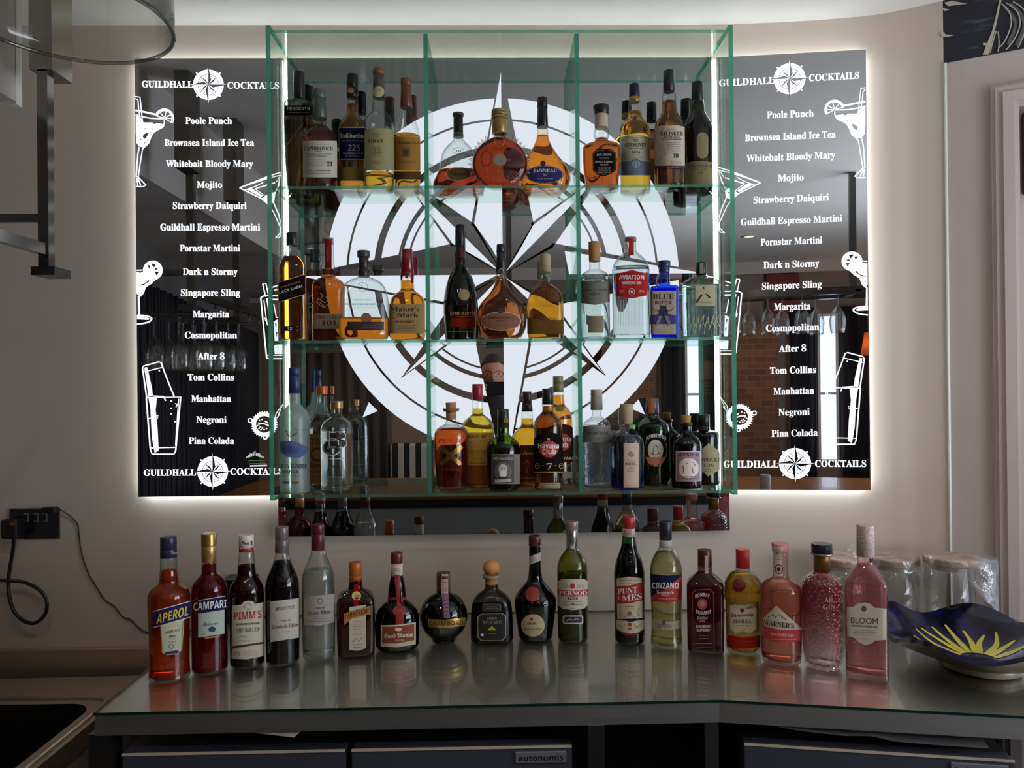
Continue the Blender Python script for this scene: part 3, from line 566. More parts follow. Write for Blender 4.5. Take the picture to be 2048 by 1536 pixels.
pl = empty('power_plug', aty(24, 1057, .02), 'black mains plug in the wall socket with a thick looping black cable', 'plug'); off = -pl.location
p = aty(24, 1057, .0); mb = MB(); mb.box(V((p.x-.021, -.018, p.z-.026))+off, V((p.x+.021, .0265, p.z+.026))+off); pb = mb.build('plug_body', solid((18, 17, 18), .4), pl, bevel=.006)
q = aty(24, 1048, -.018); mb = MB(); mb.box(V((q.x-.006, -.0195, q.z-.003))+off, V((q.x+.006, -.0181, q.z+.003))+off); mb.build('fuse_mark', solid((190, 60, 40), .5), pb)
cb = [(28, 1078, .005), (26, 1100, .008), (21, 1130, .012), (17, 1160, .01), (18, 1190, .0), (28, 1222, -.004), (48, 1242, -.006), (70, 1246, -.008), (88, 1232, -.01), (94, 1210, -.008), (88, 1190, -.004), (70, 1174, .0), (45, 1164, .004), (15, 1161, -.012), (-30, 1160, -.012)]
mb = MB(); mb.tube([aty(*p)+off for p in [(x, y, d) for x, y, d in cb]] if 0 else [v+off for v in smooth_path([aty(x, y, d-.005) for x, y, d in cb], 6)], .0048, 10); mb.build('cable', solid((16, 15, 16), .45), pl, smooth=True)
ad = empty('charger_lead', aty(100, 1020, .02), 'thin black lead running from the wall socket down the wall behind the bottles', 'cable'); off = -ad.location
mb = MB(); p = aty(104, 1019, .02); mb.box(V((p.x-.02, .0, p.z-.008))+off, V((p.x+.018, .026, p.z+.008))+off); mb.build('adapter', solid((15, 15, 16), .4), ad, bevel=.004)
cb = [(118, 1018, .01), (140, 1032, .024), (155, 1048, .03), (158, 1070, .031), (163, 1105, .031), (176, 1145, .031), (192, 1172, .031), (210, 1200, .031), (228, 1212, .031), (246, 1234, .03), (262, 1240, .031), (288, 1263, .03), (320, 1264, .031), (380, 1261, .031), (425, 1255, .03)]
mb = MB(); mb.tube([v+off for v in smooth_path([aty(*p) for p in cb]+[V((-.79, .024, .905)), V((-.775, -.01, .903))], 5)], .0017, 8); mb.build('lead', solid((18, 15, 15), .5), ad, smooth=True)
d0 = aty(457, 1230, -.02); mb = MB(); mb.box((d0.x-.008, -.05, .9005), (d0.x+.075, .012, 1.02))
dv = mb.build('black_box', solid((20, 22, 26), .3), bevel=.004); tag(dv, 'small upright black box on the counter, hidden behind the white-capped bottle', 'box')
# ---------------------------------------------------------------- storage jars and bowl
JG = glass((253, 253, 252), (226, 228, 226), 4., 1.1); WOOD = solid((170, 128, 78), .55, noise=.25, scale=14, aniso=(1, 14, 14))
def film_mat():
    m, t, o = nt('cling_film'); L = t.links.new; tr = N(t, 'BsdfTransparent'); gl = N(t, 'BsdfGlossy', Roughness=.12); df = N(t, 'BsdfDiffuse', Color=(.8, .82, .85))
    tc = N(t, 'TexCoord'); nz = N(t, 'TexNoise'); nz.inputs['Scale'].default_value = 32; nz.inputs['Detail'].default_value = 4; L(tc.outputs['Object'], nz.inputs[0]); bp = N(t, 'Bump'); bp.inputs['Strength'].default_value = 1; bp.inputs['Distance'].default_value = .01; L(nz.outputs[0], bp.inputs['Height']); L(bp.outputs[0], gl.inputs['Normal'])
    a = N(t, 'MixShader'); a.inputs[0].default_value = .45; L(gl.outputs[0], a.inputs[1]); L(df.outputs[0], a.inputs[2])
    mr = N(t, 'MapRange'); mr.inputs[1].default_value = .4; mr.inputs[2].default_value = .75; mr.inputs[3].default_value = .2; mr.inputs[4].default_value = .6; L(nz.outputs[0], mr.inputs[0])
    b_ = N(t, 'MixShader'); L(mr.outputs[0], b_.inputs[0]); L(tr.outputs[0], b_.inputs[1]); L(a.outputs[0], b_.inputs[2]); L(b_.outputs[0], o.inputs[0]); return m
FILM = film_mat()
def jar(px_, base, label, yy, peak, flap, sd):
    p = aty(px_, 1180, yy); z0 = .9; d = (p-CAM).dot(FW); r = 44.5*d/F; zl = aty(px_, 1126, yy).z; zt = zl+.017
    root = empty('storage_jar', (p.x, yy, z0), label, 'jar', 'glass jars with wooden lids behind the pink bottles'); rr = random.Random(sd)
    mb = MB(); mb.lathe([(.001, .0004), (r-.004, .0004), (r, .004), (r, zl-z0-.002), (r-.003, zl-z0-.001), (r-.003, .007), (.001, .0065)], 40); mb.build('jar_body', JG, root, smooth=True)
    mb = MB(); mb.lathe([(.0005, zl-z0-.012), (r-.006, zl-z0-.012), (r-.006, zl-z0), (r+.002, zl-z0+.0005), (r+.003, zl-z0+.003), (r+.003, zt-z0-.002), (r+.001, zt-z0), (.0005, zt-z0)], 40); o = mb.build('lid', WOOD, root)
    mb = MB(); vs = []; n = 48; rings = [(0, .0025), (.5, .004), (.85, .003), (1.0, .001), (1.01, -.008), (1.015, -.022), (1.02, -.033)]
    for k, (q, hh) in enumerate(rings):
        for i in range(n):
            t = 2*math.pi*i/n; ext = 1+flap*max(0, math.cos(t-flap_dir))**3*(1 if k > 2 else 0); wob = (.0025 if k < 4 else .005)*rr.uniform(-1, 1)
            zz = zt-z0+hh+peak*math.exp(-((q*math.cos(t)-pk[0])**2+(q*math.sin(t)-pk[1])**2)/.08)+abs(wob)*.8
            if k > 3: zz += wob; zz -= flap*.045*max(0, math.cos(t-flap_dir))**3*(k-3)
            vs.append(V(((r+.003)*q*ext*math.cos(t), (r+.003)*q*ext*math.sin(t), max(zz, .02))))
    mb.add(vs, [(k*n+i, k*n+(i+1) % n, (k+1)*n+(i+1) % n, (k+1)*n+i) for k in range(len(rings)-1) for i in range(n)]); mb.build('cling_film', FILM, root, smooth=True)
flap_dir, pk = 0, (.5, .2)
jar(1688, 0, 'glass jar with wooden lid, leftmost of three, mostly behind crimson and pink bottles', -.10, .028, 0, 1)
pk = (0, 0); jar(1788, 0, 'glass jar with wooden lid wrapped in film, middle jar beside the tall pink bottle', -.115, .006, 0, 2)
flap_dir = -.5; pk = (.2, -.3); jar(1899, 0, 'glass jar with wooden lid and film hanging off to the right, behind the blue bowl', -.19, .008, .75, 3)
bc = V((1.066, -.425, .9)); bo = empty('ceramic_bowl', bc, 'wavy-rimmed glazed navy bowl with yellow sun rays, at the right end of the counter', 'bowl')
def bowl_pt(q, t, s=0):
    """q 0 centre .. 1 rim"""
    wv = math.sin(5*t+2.6)*.6+math.sin(3*t+1.2)*.3; wu = math.sin(5*t+2.2)*.65+math.sin(3*t+3.4)*.4
    r = (.012+.178*q**.85)*(1+.055*wu*q**3); z = .014+.062*q**1.8+.027*wv*q**3+.003*q
    if s: r += .004*q; z = max(.0006, z-.0085)
    return V((r*math.cos(t), r*math.sin(t), z))
def bowl_m():
    m, t, o = nt('navy_glaze'); L = t.links.new; p = N(t, 'BsdfPrincipled'); p.inputs['Roughness'].default_value = .08; p.inputs['Coat Weight'].default_value = .5
    tc = N(t, 'TexCoord'); nz = N(t, 'TexNoise'); nz.inputs['Scale'].default_value = 16; nz.inputs['Detail'].default_value = 6; L(tc.outputs['Object'], nz.inputs[0])
    r = N(t, 'ValToRGB'); r.color_ramp.elements[0].position = .42; r.color_ramp.elements[0].color = lin((11, 13, 26))+(1,); r.color_ramp.elements[1].position = .66; r.color_ramp.elements[1].color = lin((24, 28, 84))+(1,)
    L(nz.outputs[0], r.inputs[0]); L(r.outputs[0], p.inputs['Base Color']); b_ = N(t, 'Bump'); b_.inputs['Strength'].default_value = .5; b_.inputs['Distance'].default_value = .004; L(nz.outputs[0], b_.inputs['Height']); L(b_.outputs[0], p.inputs['Normal']); L(p.outputs[0], o.inputs[0]); return m
NAVY = bowl_m(); n, kq = 120, 18
mb = MB(); mb.add([bowl_pt(i/kq, 2*math.pi*j/n) for i in range(kq+1) for j in range(n)], [(i*n+j, i*n+(j+1) % n, (i+1)*n+(j+1) % n, (i+1)*n+j) for i in range(kq) for j in range(n)])
mb.poly([bowl_pt(0, 2*math.pi*j/n) for j in range(n)])
nb = len(mb.v); mb.add([bowl_pt(1, 2*math.pi*j/n) for j in range(n)]+[bowl_pt(1, 2*math.pi*j/n, 1) for j in range(n)], [(j, (j+1) % n, n+(j+1) % n, n+j) for j in range(n)]); mb.build('glazed_inside', NAVY, bo, smooth=True)
mb = MB(); mb.add([bowl_pt(i/kq, 2*math.pi*j/n, 1) for i in range(kq+1) for j in range(n)], [(i*n+j, (i+1)*n+j, (i+1)*n+(j+1) % n, i*n+(j+1) % n) for i in range(kq) for j in range(n)])
mb.lathe([(.001, .0003), (.08, .0003), (.084, .004), (.082, .016)], 40); mb.build('outside', solid((205, 186, 150), .3, coat=.4), bo, smooth=True)
mb = MB(); rr = random.Random(3)
for i in range(11):
    t = math.radians(8+i*15.5); r0_, r1_ = .1, rr.uniform(.52, .7); cv = rr.uniform(-.12, .12)
    pts = [bowl_pt(r0_+(r1_-r0_)*k/7, t+cv*math.sin(k/7*4)*.7) for k in range(8)]
    for k in range(7):
        w0, w1 = .0068*(1-abs(k-2)/8), .0068*(1-abs(k-1)/8); s_ = V((-math.sin(t), math.cos(t), 0))
        mb.poly([pts[k]+s_*w0+V((0, 0, .0012)), pts[k+1]+s_*w1+V((0, 0, .0012)), pts[k+1]-s_*w1+V((0, 0, .0012)), pts[k]-s_*w0+V((0, 0, .0012))])
mb.build('sun_ray_pattern', solid((206, 190, 60), .25, coat=.4), bo)
# ---------------------------------------------------------------- bottles
SHELF_Z = {0: ZC+.5155, 1: ZC+.1212, 2: ZC-.2732}
TOP_Z = .9
def pchip(ts, xs, t):
    n = len(ts)
    if t <= ts[0]: return xs[0]
    if t >= ts[-1]: return xs[-1]
    i = max(j for j in range(n-1) if ts[j] <= t)
    h = [ts[j+1]-ts[j] for j in range(n-1)]; d = [(xs[j+1]-xs[j])/h[j] for j in range(n-1)]
    def sl(j):
        if j == 0: return d[0]
        if j == n-1: return d[-1]
        if d[j-1]*d[j] <= 0: return 0
        w1, w2 = 2*h[j]+h[j-1], h[j]+2*h[j-1]; return (w1+w2)/(w1/d[j-1]+w2/d[j])
    q = (t-ts[i])/h[i]; a, b = sl(i), sl(i+1)
    return (1+2*q)*(1-q)**2*xs[i]+q*(1-q)**2*h[i]*a+q*q*(3-2*q)*xs[i+1]+q*q*(q-1)*h[i]*b
def ringpts(rx, ry, n, seg):
    o = []
    for i in range(seg):
        t = 2*math.pi*(i+.5)/seg; c_, s_ = math.cos(t), math.sin(t)
        o.append((rx*math.copysign(abs(c_)**(2/n), c_), ry*math.copysign(abs(s_)**(2/n), s_)))
    return o
def skin(prof, seg, close_top=True):
    """prof: list of (z, rx, ry, n) from the foot up -> verts, faces of a closed shell"""
    vs = []; fs = []
    for z, rx, ry, n in prof: vs += [(x, y, z) for x, y in ringpts(rx, ry, n, seg)]
    for i in range(len(prof)-1):
        for q in range(seg):
            j = (q+1) % seg; fs.append((i*seg+q, i*seg+j, (i+1)*seg+j, (i+1)*seg+q))
    a = len(vs); vs.append((0, 0, prof[0][0])); fs += [(a, (q+1) % seg, q) for q in range(seg)]
    if close_top:
        b = len(vs); vs.append((0, 0, prof[-1][0])); o = (len(prof)-1)*seg; fs += [(b, o+q, o+(q+1) % seg) for q in range(seg)]
    return vs, fs
WHITE = (250, 252, 250)
def capm(c, metal=0, rough=.35): return solid(c, rough, metal, gain=1.35)
LABELS = set()
def bottle(name, label, base, prof, caps, liq=None, g=None, k=1., n=2., decor=(), group=None, cat='bottle', seg=44, gmat=None, floor=5, rot=0, ribs=None, lmat=None):
    assert label not in LABELS, label
    LABELS.add(label)
    if base[0] == 'c':
        P = atz(base[1], base[2], TOP_Z); h = V((P.x-CAM.x, P.y-CAM.y, 0)).normalized()
        B = P.copy()
        hwb = prof[-1][1]
        for _ in range(3):
            d = (B-CAM).dot(FW); B = P+h*(hwb*d/F*k)
        cx_ = base[1]
    else:
        _, si, cx_, Y = base; P = aty(cx_, 560, Y); B = V((P.x, Y, SHELF_Z[si]))
        P = aty(cx_, {0: 300, 1: 600, 2: 900}[si], Y); B = V((P.x, Y, SHELF_Z[si])); h = V((B.x-CAM.x, B.y-CAM.y, 0)).normalized()
    nv = -h; e = V((-nv.y, nv.x, 0)); d = (B-CAM).dot(FW); sc = d/F
    def loc(px, py, s):
        P = atp(px, py, B+nv*s, nv); return (P-B).dot(e), P.z-B.z
    def zof(y): return loc(cx_, y, 0)[1]
    ys = [p[0] for p in prof]; hs = [p[1] for p in prof]; hmin = min(hs[:3]); hmax = max(hs)
    dense = []
    for a, b in zip(ys, ys[1:]):
        kk = max(1, int(math.ceil((b-a)/4))); dense += [a+(b-a)*i/kk for i in range(kk)]
    dense.append(ys[-1])
    def sect(hw, y=0):
        f = min(1, max(0, (hw-hmin*1.12)/max(1e-6, hmax*.93-hmin*1.12))) if k != 1 or n != 2 else 0
        kk = 1+(k-1)*f; nn = 2+(n-2)*f
        return hw*sc, hw*sc*kk, nn
    tab = []
    for y in dense:
        z = zof(y)
        if z > .0045: tab.append((z,)+sect(pchip(ys, hs, y)))
    tab.reverse()
    hb = sect(hs[-1] if tab[0][0] < .03 else pchip(ys, hs, dense[-1]))
    r_ = min(.004, hb[0]*.2)
    shell = [(.0003, hb[0]-r_, hb[1]-r_, hb[2]), (.0012, hb[0]-r_*.35, hb[1]-r_*.35, hb[2]), (.0042, hb[0], hb[1], hb[2])]+[t for t in tab if t[0] > .0045]
    root = empty(name, B, label, cat, group, math.atan2(e.y, e.x))
    def ribbed(vs):
        if not ribs: return vs
        cnt, amp, z0, z1, tw = ribs; out = []
        for x, y, z in vs:
            a = math.atan2(y, x); q = max(0, min(1, (z-z0)/(.15*(z1-z0)), (z1-z)/(.2*(z1-z0))))
            m_ = 1+amp*q*math.sin(cnt*a+tw*z); out.append((x*m_, y*m_, z))
        return out
    vs, fs = skin(shell, seg if not ribs else 96)
    body = link('glass_body', ribbed(vs), fs, gmat or glass(*(g or ())), root, True)
    ztop = shell[-1][0]
    if liq:
        zl = min(zof(liq[0]), ztop-.002); wl = .0016; zb = floor*.001
        lp = [t for t in shell if zb < t[0] < zl]
        def at(z):
            for a, b in zip(shell, shell[1:]):
                if a[0] <= z <= b[0]:
                    q = (z-a[0])/(b[0]-a[0] or 1); return tuple(a[i]+(b[i]-a[i])*q for i in range(4))
            return shell[-1]
        lp = [(zb,)+at(zb)[1:]]+lp+[(zl,)+at(zl)[1:]]
        lp = [(z, max(.001, a-wl), max(.001, b-wl), q) for z, a, b, q in lp]
        f0 = lp[0]; lp = [(f0[0], f0[1]*.9, f0[2]*.9, f0[3])]+[(f0[0]+.0015,)+f0[1:]]+[t for t in lp[1:] if t[0] > f0[0]+.002]
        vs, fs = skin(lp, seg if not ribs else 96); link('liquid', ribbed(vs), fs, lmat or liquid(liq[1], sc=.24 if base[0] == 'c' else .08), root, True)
    for ci, cp_ in enumerate(caps):
        y0, y1, h0, h1, mt = cp_[:5]; z0, z1 = zof(y1), zof(y0); a, b = h0*sc, h1*sc; bv = min(.0012, (z1-z0)*.2)
        if len(cp_) > 5 and cp_[5] == 'ball':
            c_ = (z0+z1)/2; pr = [(c_-(z1-z0)/2*math.cos(math.pi*i/12), max(.0004, a*math.sin(math.pi*i/12)))for i in range(13)]
            pr = [(z, r, r, 2) for z, r in pr]
        else:
            pr = [(z0, b-bv*.5, b-bv*.5, 2), (z0+bv*.5, b, b, 2), (z1-bv, a, a, 2), (z1-bv*.3, a-bv*.4, a-bv*.4, 2), (z1, a-bv*1.3, a-bv*1.3, 2)]
            if len(cp_) > 5 and cp_[5] == 'grip':
                pr = [(z0, b, b, 2)]; q = 9
                for i in range(q): zz = z0+(z1-z0)*(i+.5)/q; pr += [(zz-.2*(z1-z0)/q, b+.0004, b+.0004, 2), (zz+.2*(z1-z0)/q, b-.0004, b-.0004, 2)]
                pr += [(z1-bv*.3, a-bv*.4, a-bv*.4, 2), (z1, a-bv*1.3, a-bv*1.3, 2)]
        vs, fs = skin(pr, 32)
        nm = cp_[6] if len(cp_) > 6 else ('cap' if ci == 0 else 'neck_band')
        o = link(nm, vs, fs, mt, root, False); o.data.polygons.foreach_set('use_smooth', [len(p.vertices) == 4 for p in o.data.polygons])
    # ---- labels, printing
    fulltab = shell+[(z, r, r, 2) for z, r in sorted(sum([[(zof(c_[1]), c_[3]*sc), (zof(c_[0]), c_[2]*sc)] for c_ in caps], [])) if z > ztop]
    def sec(z):
        if z <= fulltab[0][0]: return fulltab[0][1:]
        for a, b in zip(fulltab, fulltab[1:]):
            if a[0] <= z <= b[0]:
                q = (z-a[0])/(b[0]-a[0] or 1); return tuple(a[i]+(b[i]-a[i])*q for i in (1, 2, 3))
        return fulltab[-1][1:]
    capz = sorted([(zof(c_[1]), zof(c_[0]), max(c_[2], c_[3])*sc) for c_ in caps])
    def surf(px, py, off):
        s = sec(zof(py))[1]*.8
        for _ in range(3):
            u, z = loc(px, py, s); rx, ry, nn = sec(z)
            for a, b, r in capz:
                if a-.0004 <= z <= b+.0004 and r > rx: rx = ry = r; nn = 2
            q = min(.985, abs(u)/rx); s = ry*(1-q**nn)**(1/nn)
        u = max(-rx*.985, min(rx*.985, u)); f = 1+off/max(.006, min(rx, ry))
        return (u*f, -s*f-off*.3, z)
    cur = None; letters = {}; lay = 0
    def flush():
        for mt, mb in letters.items(): mb.build('lettering', mt, cur or body)
        letters.clear()
    for it in decor:
        kd = it[0]; lay += 1; off = (.0007 if ribs is None else .0012)+.00016*lay
        if kd in ('label', 'neck_label', 'emblem', 'seal', 'ribbon'):           # a piece of its own: (kind, polygon, material)
            flush(); mb = MB(); cols = columns(it[1], 4)
            for a, b in zip(cols, cols[1:]):
                hgt = max(a[2]-a[1], b[2]-b[1]); kk = max(1, int(hgt/7))
                for i in range(kk):
                    q0, q1 = i/kk, (i+1)/kk
                    A = lambda c_, q: surf(c_[0], c_[1]+(c_[2]-c_[1])*q, off)
                    mb.poly([A(a, q1), A(b, q1), A(b, q0), A(a, q0)])
            mt = it[2] if not isinstance(it[2], tuple) else paper(it[2])
            cur = mb.build(kd, mt, root, True)
            if len(it) > 3: cur['label'] = it[3]
            continue
        mt = it[-1] if not isinstance(it[-1], tuple) else solid(it[-1], .6, gain=1.3)
        mb = letters.setdefault(mt, MB())
        if kd == 't':                                                           # ('t', text, style, cx, cy, width, cap height, [skew], colour)
            _, txt, sty, x, y, wd, hh = it[:7]; sk = it[7] if len(it) > 8 else 0; arc = it[8] if len(it) > 9 else 0
            vs, fs = text_mesh(txt, sty)
            pv = []
            for a, b in vs:
                X, Y = x+a*wd, y-b*hh+a*wd*sk-arc*(1-(2*a)**2)
                pv.append(surf(X, Y, off))
            mb.add(pv, fs)
        elif kd == 'p':
            cols = columns(it[1], 4)
            for a, b in zip(cols, cols[1:]):
                kk = max(1, int(max(a[2]-a[1], b[2]-b[1])/7))
                for i in range(kk):
                    A = lambda c_, q: surf(c_[0], c_[1]+(c_[2]-c_[1])*q, off)
                    mb.poly([A(a, (i+1)/kk), A(b, (i+1)/kk), A(b, i/kk), A(a, i/kk)])
        elif kd == 's':
            for q in stroke(it[1], it[2], len(it) > 4 and it[3]): mb.poly([surf(a, b, off) for a, b in q][::-1])
        elif kd == 'l':                                                         # fine print: ('l', x0, x1, y0, y1, n, colour)
            _, x0, x1, y0, y1, q, _c = it; rr = random.Random(int(x0+y0))
            for i in range(q):
                y = y0+(y1-y0)*(i/(q-1) if q > 1 else .5); sh = rr.uniform(0, .18)*(x1-x0); x = x0+sh
                while x < x1-sh:
                    wl_ = rr.uniform(3, 7); xe = min(x+wl_, x1-sh); mb.poly([surf(x, y+.7, off), surf(xe, y+.7, off), surf(xe, y-.5, off), surf(x, y-.5, off)]); x = xe+1.3
    flush()
    return root
def R(x0, y0, x1, y1): return [(x0, y0), (x1, y0), (x1, y1), (x0, y1)]
def RR(x0, y0, x1, y1, r=3): return rrect(x0, y0, x1, y1, r)
def SL(x0, y0, x1, y1, h): return [(x0, y0), (x1, y1), (x1, y1+h), (x0, y0+h)]
BLK = (20, 20, 20); GOLD = (190, 155, 85); CREAM = (205, 195, 170); INK = (30, 26, 24); GREY = (120, 118, 112); WHT = (235, 232, 225); REDK = (150, 30, 30)
blackcap = capm((22, 21, 22)); gold = solid((185, 150, 90), .3, .8); cork = capm((160, 118, 72), 0, .8); silver = solid((170, 165, 165), .25, .9)
CG = ((250, 253, 251), (150, 165, 160), 3.); CG2 = ((244, 250, 247), (95, 110, 108), 2.2)
T1, T2, T3, T4 = ('bottles on the top glass shelf', 'bottles on the middle glass shelf', 'bottles on the bottom glass shelf', 'bottles standing on the steel counter')
b = bottle
# ---- top shelf, left bay
b('whisky_bottle', 'tall square-shouldered bottle with black cap and black shoulder band, far left of top shelf', ('s', 0, 599, -.046),
  [(199, 9), (205.5, 9), (206.5, 20), (208, 28.5), (215, 29.5), (300, 28), (372, 25)], [(145, 199, 11, 11, blackcap)], (228, (215, 168, 88)), ((225, 228, 218), (70, 66, 50), 2.), decor=[
  ('label', R(570, 211, 628, 231), (26, 25, 24)), ('t', 'PENDERYN', 'b', 597, 217.5, 45, 6.5, (205, 200, 190)), ('l', 577, 618, 224, 226, 1, (150, 145, 135)),
  ('ribbon', SL(571, 295, 606, 246, 1.2), gold)], group=T1)
b('whisky_bottle', 'short round-shouldered bottle with grey-green cap, red-amber spirit and pale label bearing 21', ('s', 0, 640, -.109),
  [(228, 12), (250, 12.5), (258, 20), (266, 28), (276, 31.8), (290, 33), (372, 33)], [(181, 198, 13.4, 13.4, capm((84, 88, 76))), (198, 238, 12.5, 14, capm((74, 80, 68)), None, 'foil')], (254, (196, 100, 48)), CG2, floor=9, decor=[
  ('label', R(606.5, 282, 673.5, 355), (208, 192, 175)), ('l', 618, 662, 288, 289, 1, GREY), ('t', 'CAPERDONICH', 'b', 637, 297, 56, 7.5, INK), ('t', 'Scotch', 'i', 636, 303, 14, 3, GREY),
  ('t', 'SPEYSIDE SINGLE MALT', 'b', 638, 308.5, 50, 3, GREY), ('t', 'SCOTCH WHISKY', 'b', 636, 313, 38, 3, GREY), ('l', 612, 655, 319, 331, 4, (150, 145, 140)), ('t', '21', 'b', 659, 328, 10.5, 9, (120, 40, 35)),
  ('t', 'SMALL BATCH RELEASE', 'b', 638, 341.5, 44, 3, INK), ('l', 612, 664, 347, 348, 1, GREY)], group=T1)
b('whisky_bottle', 'dark amber bottle with black cap, round gold neck badge and navy label', ('s', 0, 706, -.06),
  [(195, 10.5), (210, 11), (228, 12.5), (234, 16), (243, 22), (254, 26.5), (264, 27.3), (372, 27)], [(150, 176, 11.2, 11.5, blackcap), (176, 196, 11.5, 11.5, blackcap, None, 'foil')], (210, (226, 152, 50)), CG2, decor=[
  ('label', R(680, 254, 732.5, 319), (28, 32, 66)), ('p', R(680, 254, 732.5, 256), GOLD), ('p', R(680, 318, 732.5, 319.5), GOLD), ('t', 'Tullibardine', 'f', 705, 272, 49, 9, (225, 205, 160)), ('t', 'HIGHLAND SINGLE MALT', 'b', 706, 281.5, 44, 3, GREY),
  ('t', '225', 'S', 708, 296, 23, 12, (130, 130, 135)), ('t', 'SAUTERNES FINISH', 'b', 706, 307, 38, 3, (190, 185, 170)), ('l', 684, 728, 312, 313, 1, GREY),
  ('label', R(681, 335, 732, 362), (128, 100, 50)), ('l', 688, 726, 341, 357, 5, (95, 72, 36)), ('seal', ell(702, 182, 5.5, 5.5), gold)], group=T1)
b('whisky_bottle', 'clear bottle with brown-topped grey cap, tan seal and translucent olive label, golden spirit at foot', ('s', 0, 758.5, -.098),
  [(195, 12), (205, 12.5), (222, 13), (229, 18), (238, 26), (248, 28.8), (258, 29.3), (372, 29)], [(138, 150, 11.5, 11.5, capm((122, 78, 48))), (150, 197, 10.8, 12, capm((70, 67, 64)), None, 'foil')], (349, (240, 182, 42)), CG2, decor=[
  ('label', [(730, 262), (740, 257), (775, 257), (788.4, 262), (788.4, 341), (730, 341)], (152, 143, 104)), ('t', 'OBAN', 'b', 752, 282, 29, 7.5, INK), ('t', '14', 'b', 754, 302, 14, 12, (115, 108, 80)), ('l', 740, 766, 294, 313, 6, (120, 112, 82)),
  ('l', 743, 765, 323, 327, 2, (90, 84, 62)), ('l', 744, 760, 266, 274, 4, (120, 112, 85)), ('seal', ell(757, 184, 10.5, 11), (178, 166, 122)), ('l', 751, 763, 180, 190, 4, (110, 96, 66))], group=T1)
b('whisky_bottle', 'clear sloping-shouldered bottle with copper-brown cap and orange-tan label, against left glass divider', ('s', 0, 813.5, -.06),
  [(216, 11.5), (222, 12.5), (232, 15), (248, 21), (262, 25), (274, 26.5), (290, 26.7), (372, 26)], [(158, 172, 10.8, 10.8, capm((120, 70, 42))), (172, 216, 10.5, 12, capm((105, 58, 36)), None, 'foil')], (273, (205, 150, 52)), CG, decor=[
  ('label', R(788.5, 274, 840.5, 341), (178, 124, 56)), ('p', R(788.5, 273, 840.5, 274.5), GOLD), ('t', 'GLENMORANGIE', 'b', 813, 286, 50, 6, (70, 45, 25)), ('t', 'HIGHLAND', 's', 814, 293, 18, 2.4, (95, 65, 35)), ('p', R(805, 297, 820, 314), (115, 78, 42)), ('p', R(809, 301, 816, 310), (70, 46, 28)),
  ('l', 797, 832, 322, 325, 2, (120, 82, 42)), ('label', R(789, 343, 840, 359), (96, 68, 38))], group=T1)
# ---- top shelf, middle bay
b('cognac_bottle', 'flared clear carafe half full of red brandy with dark stopper and oval gold label', ('s', 0, 917, -.05),
  [(268, 8.6), (276, 9), (283, 13), (292, 22), (302, 30), (312, 34), (330, 37), (343, 41), (356, 47), (366, 51), (376, 52), (384, 50)],
  [(227, 233, 11.5, 11.2, capm((78, 78, 56))), (233, 266, 9.6, 9.8, capm((30, 26, 30)), None, 'foil'), (266, 275, 10, 10.4, capm((88, 84, 58)), None, 'neck_band')], (342, (190, 62, 26)), CG2, k=.48, decor=[
  ('s', ell(916.5, 302, 11, 6.5), .7, True, GREY), ('t', 'XO', 'b', 916.5, 302, 11, 5, GREY), ('s', ell(917, 348.5, 24.5, 14), .9, True, (200, 205, 205)), ('label', ell(917, 348.5, 21, 12), solid((128, 106, 62), .4, .5)), ('t', 'Hennessy', 'b', 917, 348, 29, 6, INK),
  ('s', [(889, 322), (898, 318), (912, 316), (924, 312), (940, 308)], 1.2, (190, 195, 195))], group=T1)
lx = b('cognac_bottle', 'round disc-shaped decanter with spiked glass rim, gold stopper and central silver medallion', ('s', 0, 999.5, -.125),
  [(268, 10), (275, 12), (279, 20), (284, 29.5), (292, 39.5), (302, 47.5), (314, 52.8), (328, 55), (342, 53.5), (354, 48), (364, 41), (374, 33), (385, 28)],
  [(221, 226, 15.5, 16.3, capm((150, 132, 82), .4)), (226, 232, 15.2, 16.6, capm((138, 120, 74), .4), None, 'neck_band'), (232, 238, 15, 16.8, capm((150, 130, 82), .4), None, 'neck_band'), (238, 268, 15, 15.2, capm((142, 118, 70), .4), None, 'collar')], (279, (172, 62, 22)), ((240, 238, 232), (110, 80, 66), 2.5), k=.36, seg=56, decor=[
  ('s', [(974, 300), (983, 307), (985, 320), (978, 331), (967, 331), (963, 318), (966, 306), (974, 301)], 1.6, (95, 28, 14)), ('s', [(996, 280), (997, 290), (1004, 292), (1006, 282)], 1.2, (130, 60, 34)), ('s', ell(999, 283, 9.5, 10), 1, True, (170, 120, 90)),
  ('s', ell(976, 358, 8.5, 9), .9, True, (150, 62, 34)), ('s', ell(1026, 356, 11, 11), 1.1, True, (120, 66, 52)), ('s', ell(1026, 356, 6, 6), .9, True, (105, 60, 50)), ('s', [(1020, 349), (1030, 363)], 1, (105, 60, 50)),
  ('emblem', ell(999.5, 320.5, 12.6, 12.8), gold, 'gold ring of the medallion'), ('p', ell(999.5, 320.5, 9.6, 9.8), silver), ('s', [(996, 315), (996, 326)], 1, GREY), ('s', [(1002, 315), (1000, 320), (1004, 326)], 1, GREY)], group=T1)
zc_ = aty(999.5, 329, -.125).z-SHELF_Z[0]; rl = .0725
for side in (1, -1):
    mb = MB()
    for q in range(12):
        a = math.radians(-34+q*8.8); c_ = V((side*rl*math.cos(a), 0, zc_+rl*math.sin(a))); d_ = V((side*math.cos(a), 0, math.sin(a)))
        mb.tube([c_-d_*.003, c_+d_*.003, c_+d_*.0062, c_+d_*.0105], [.0052, .0042, .0026, .0004], 8)
    mb.build('spiked_rim', glass((240, 240, 238), (120, 110, 104), 1.4, 1.6), lx, smooth=True)
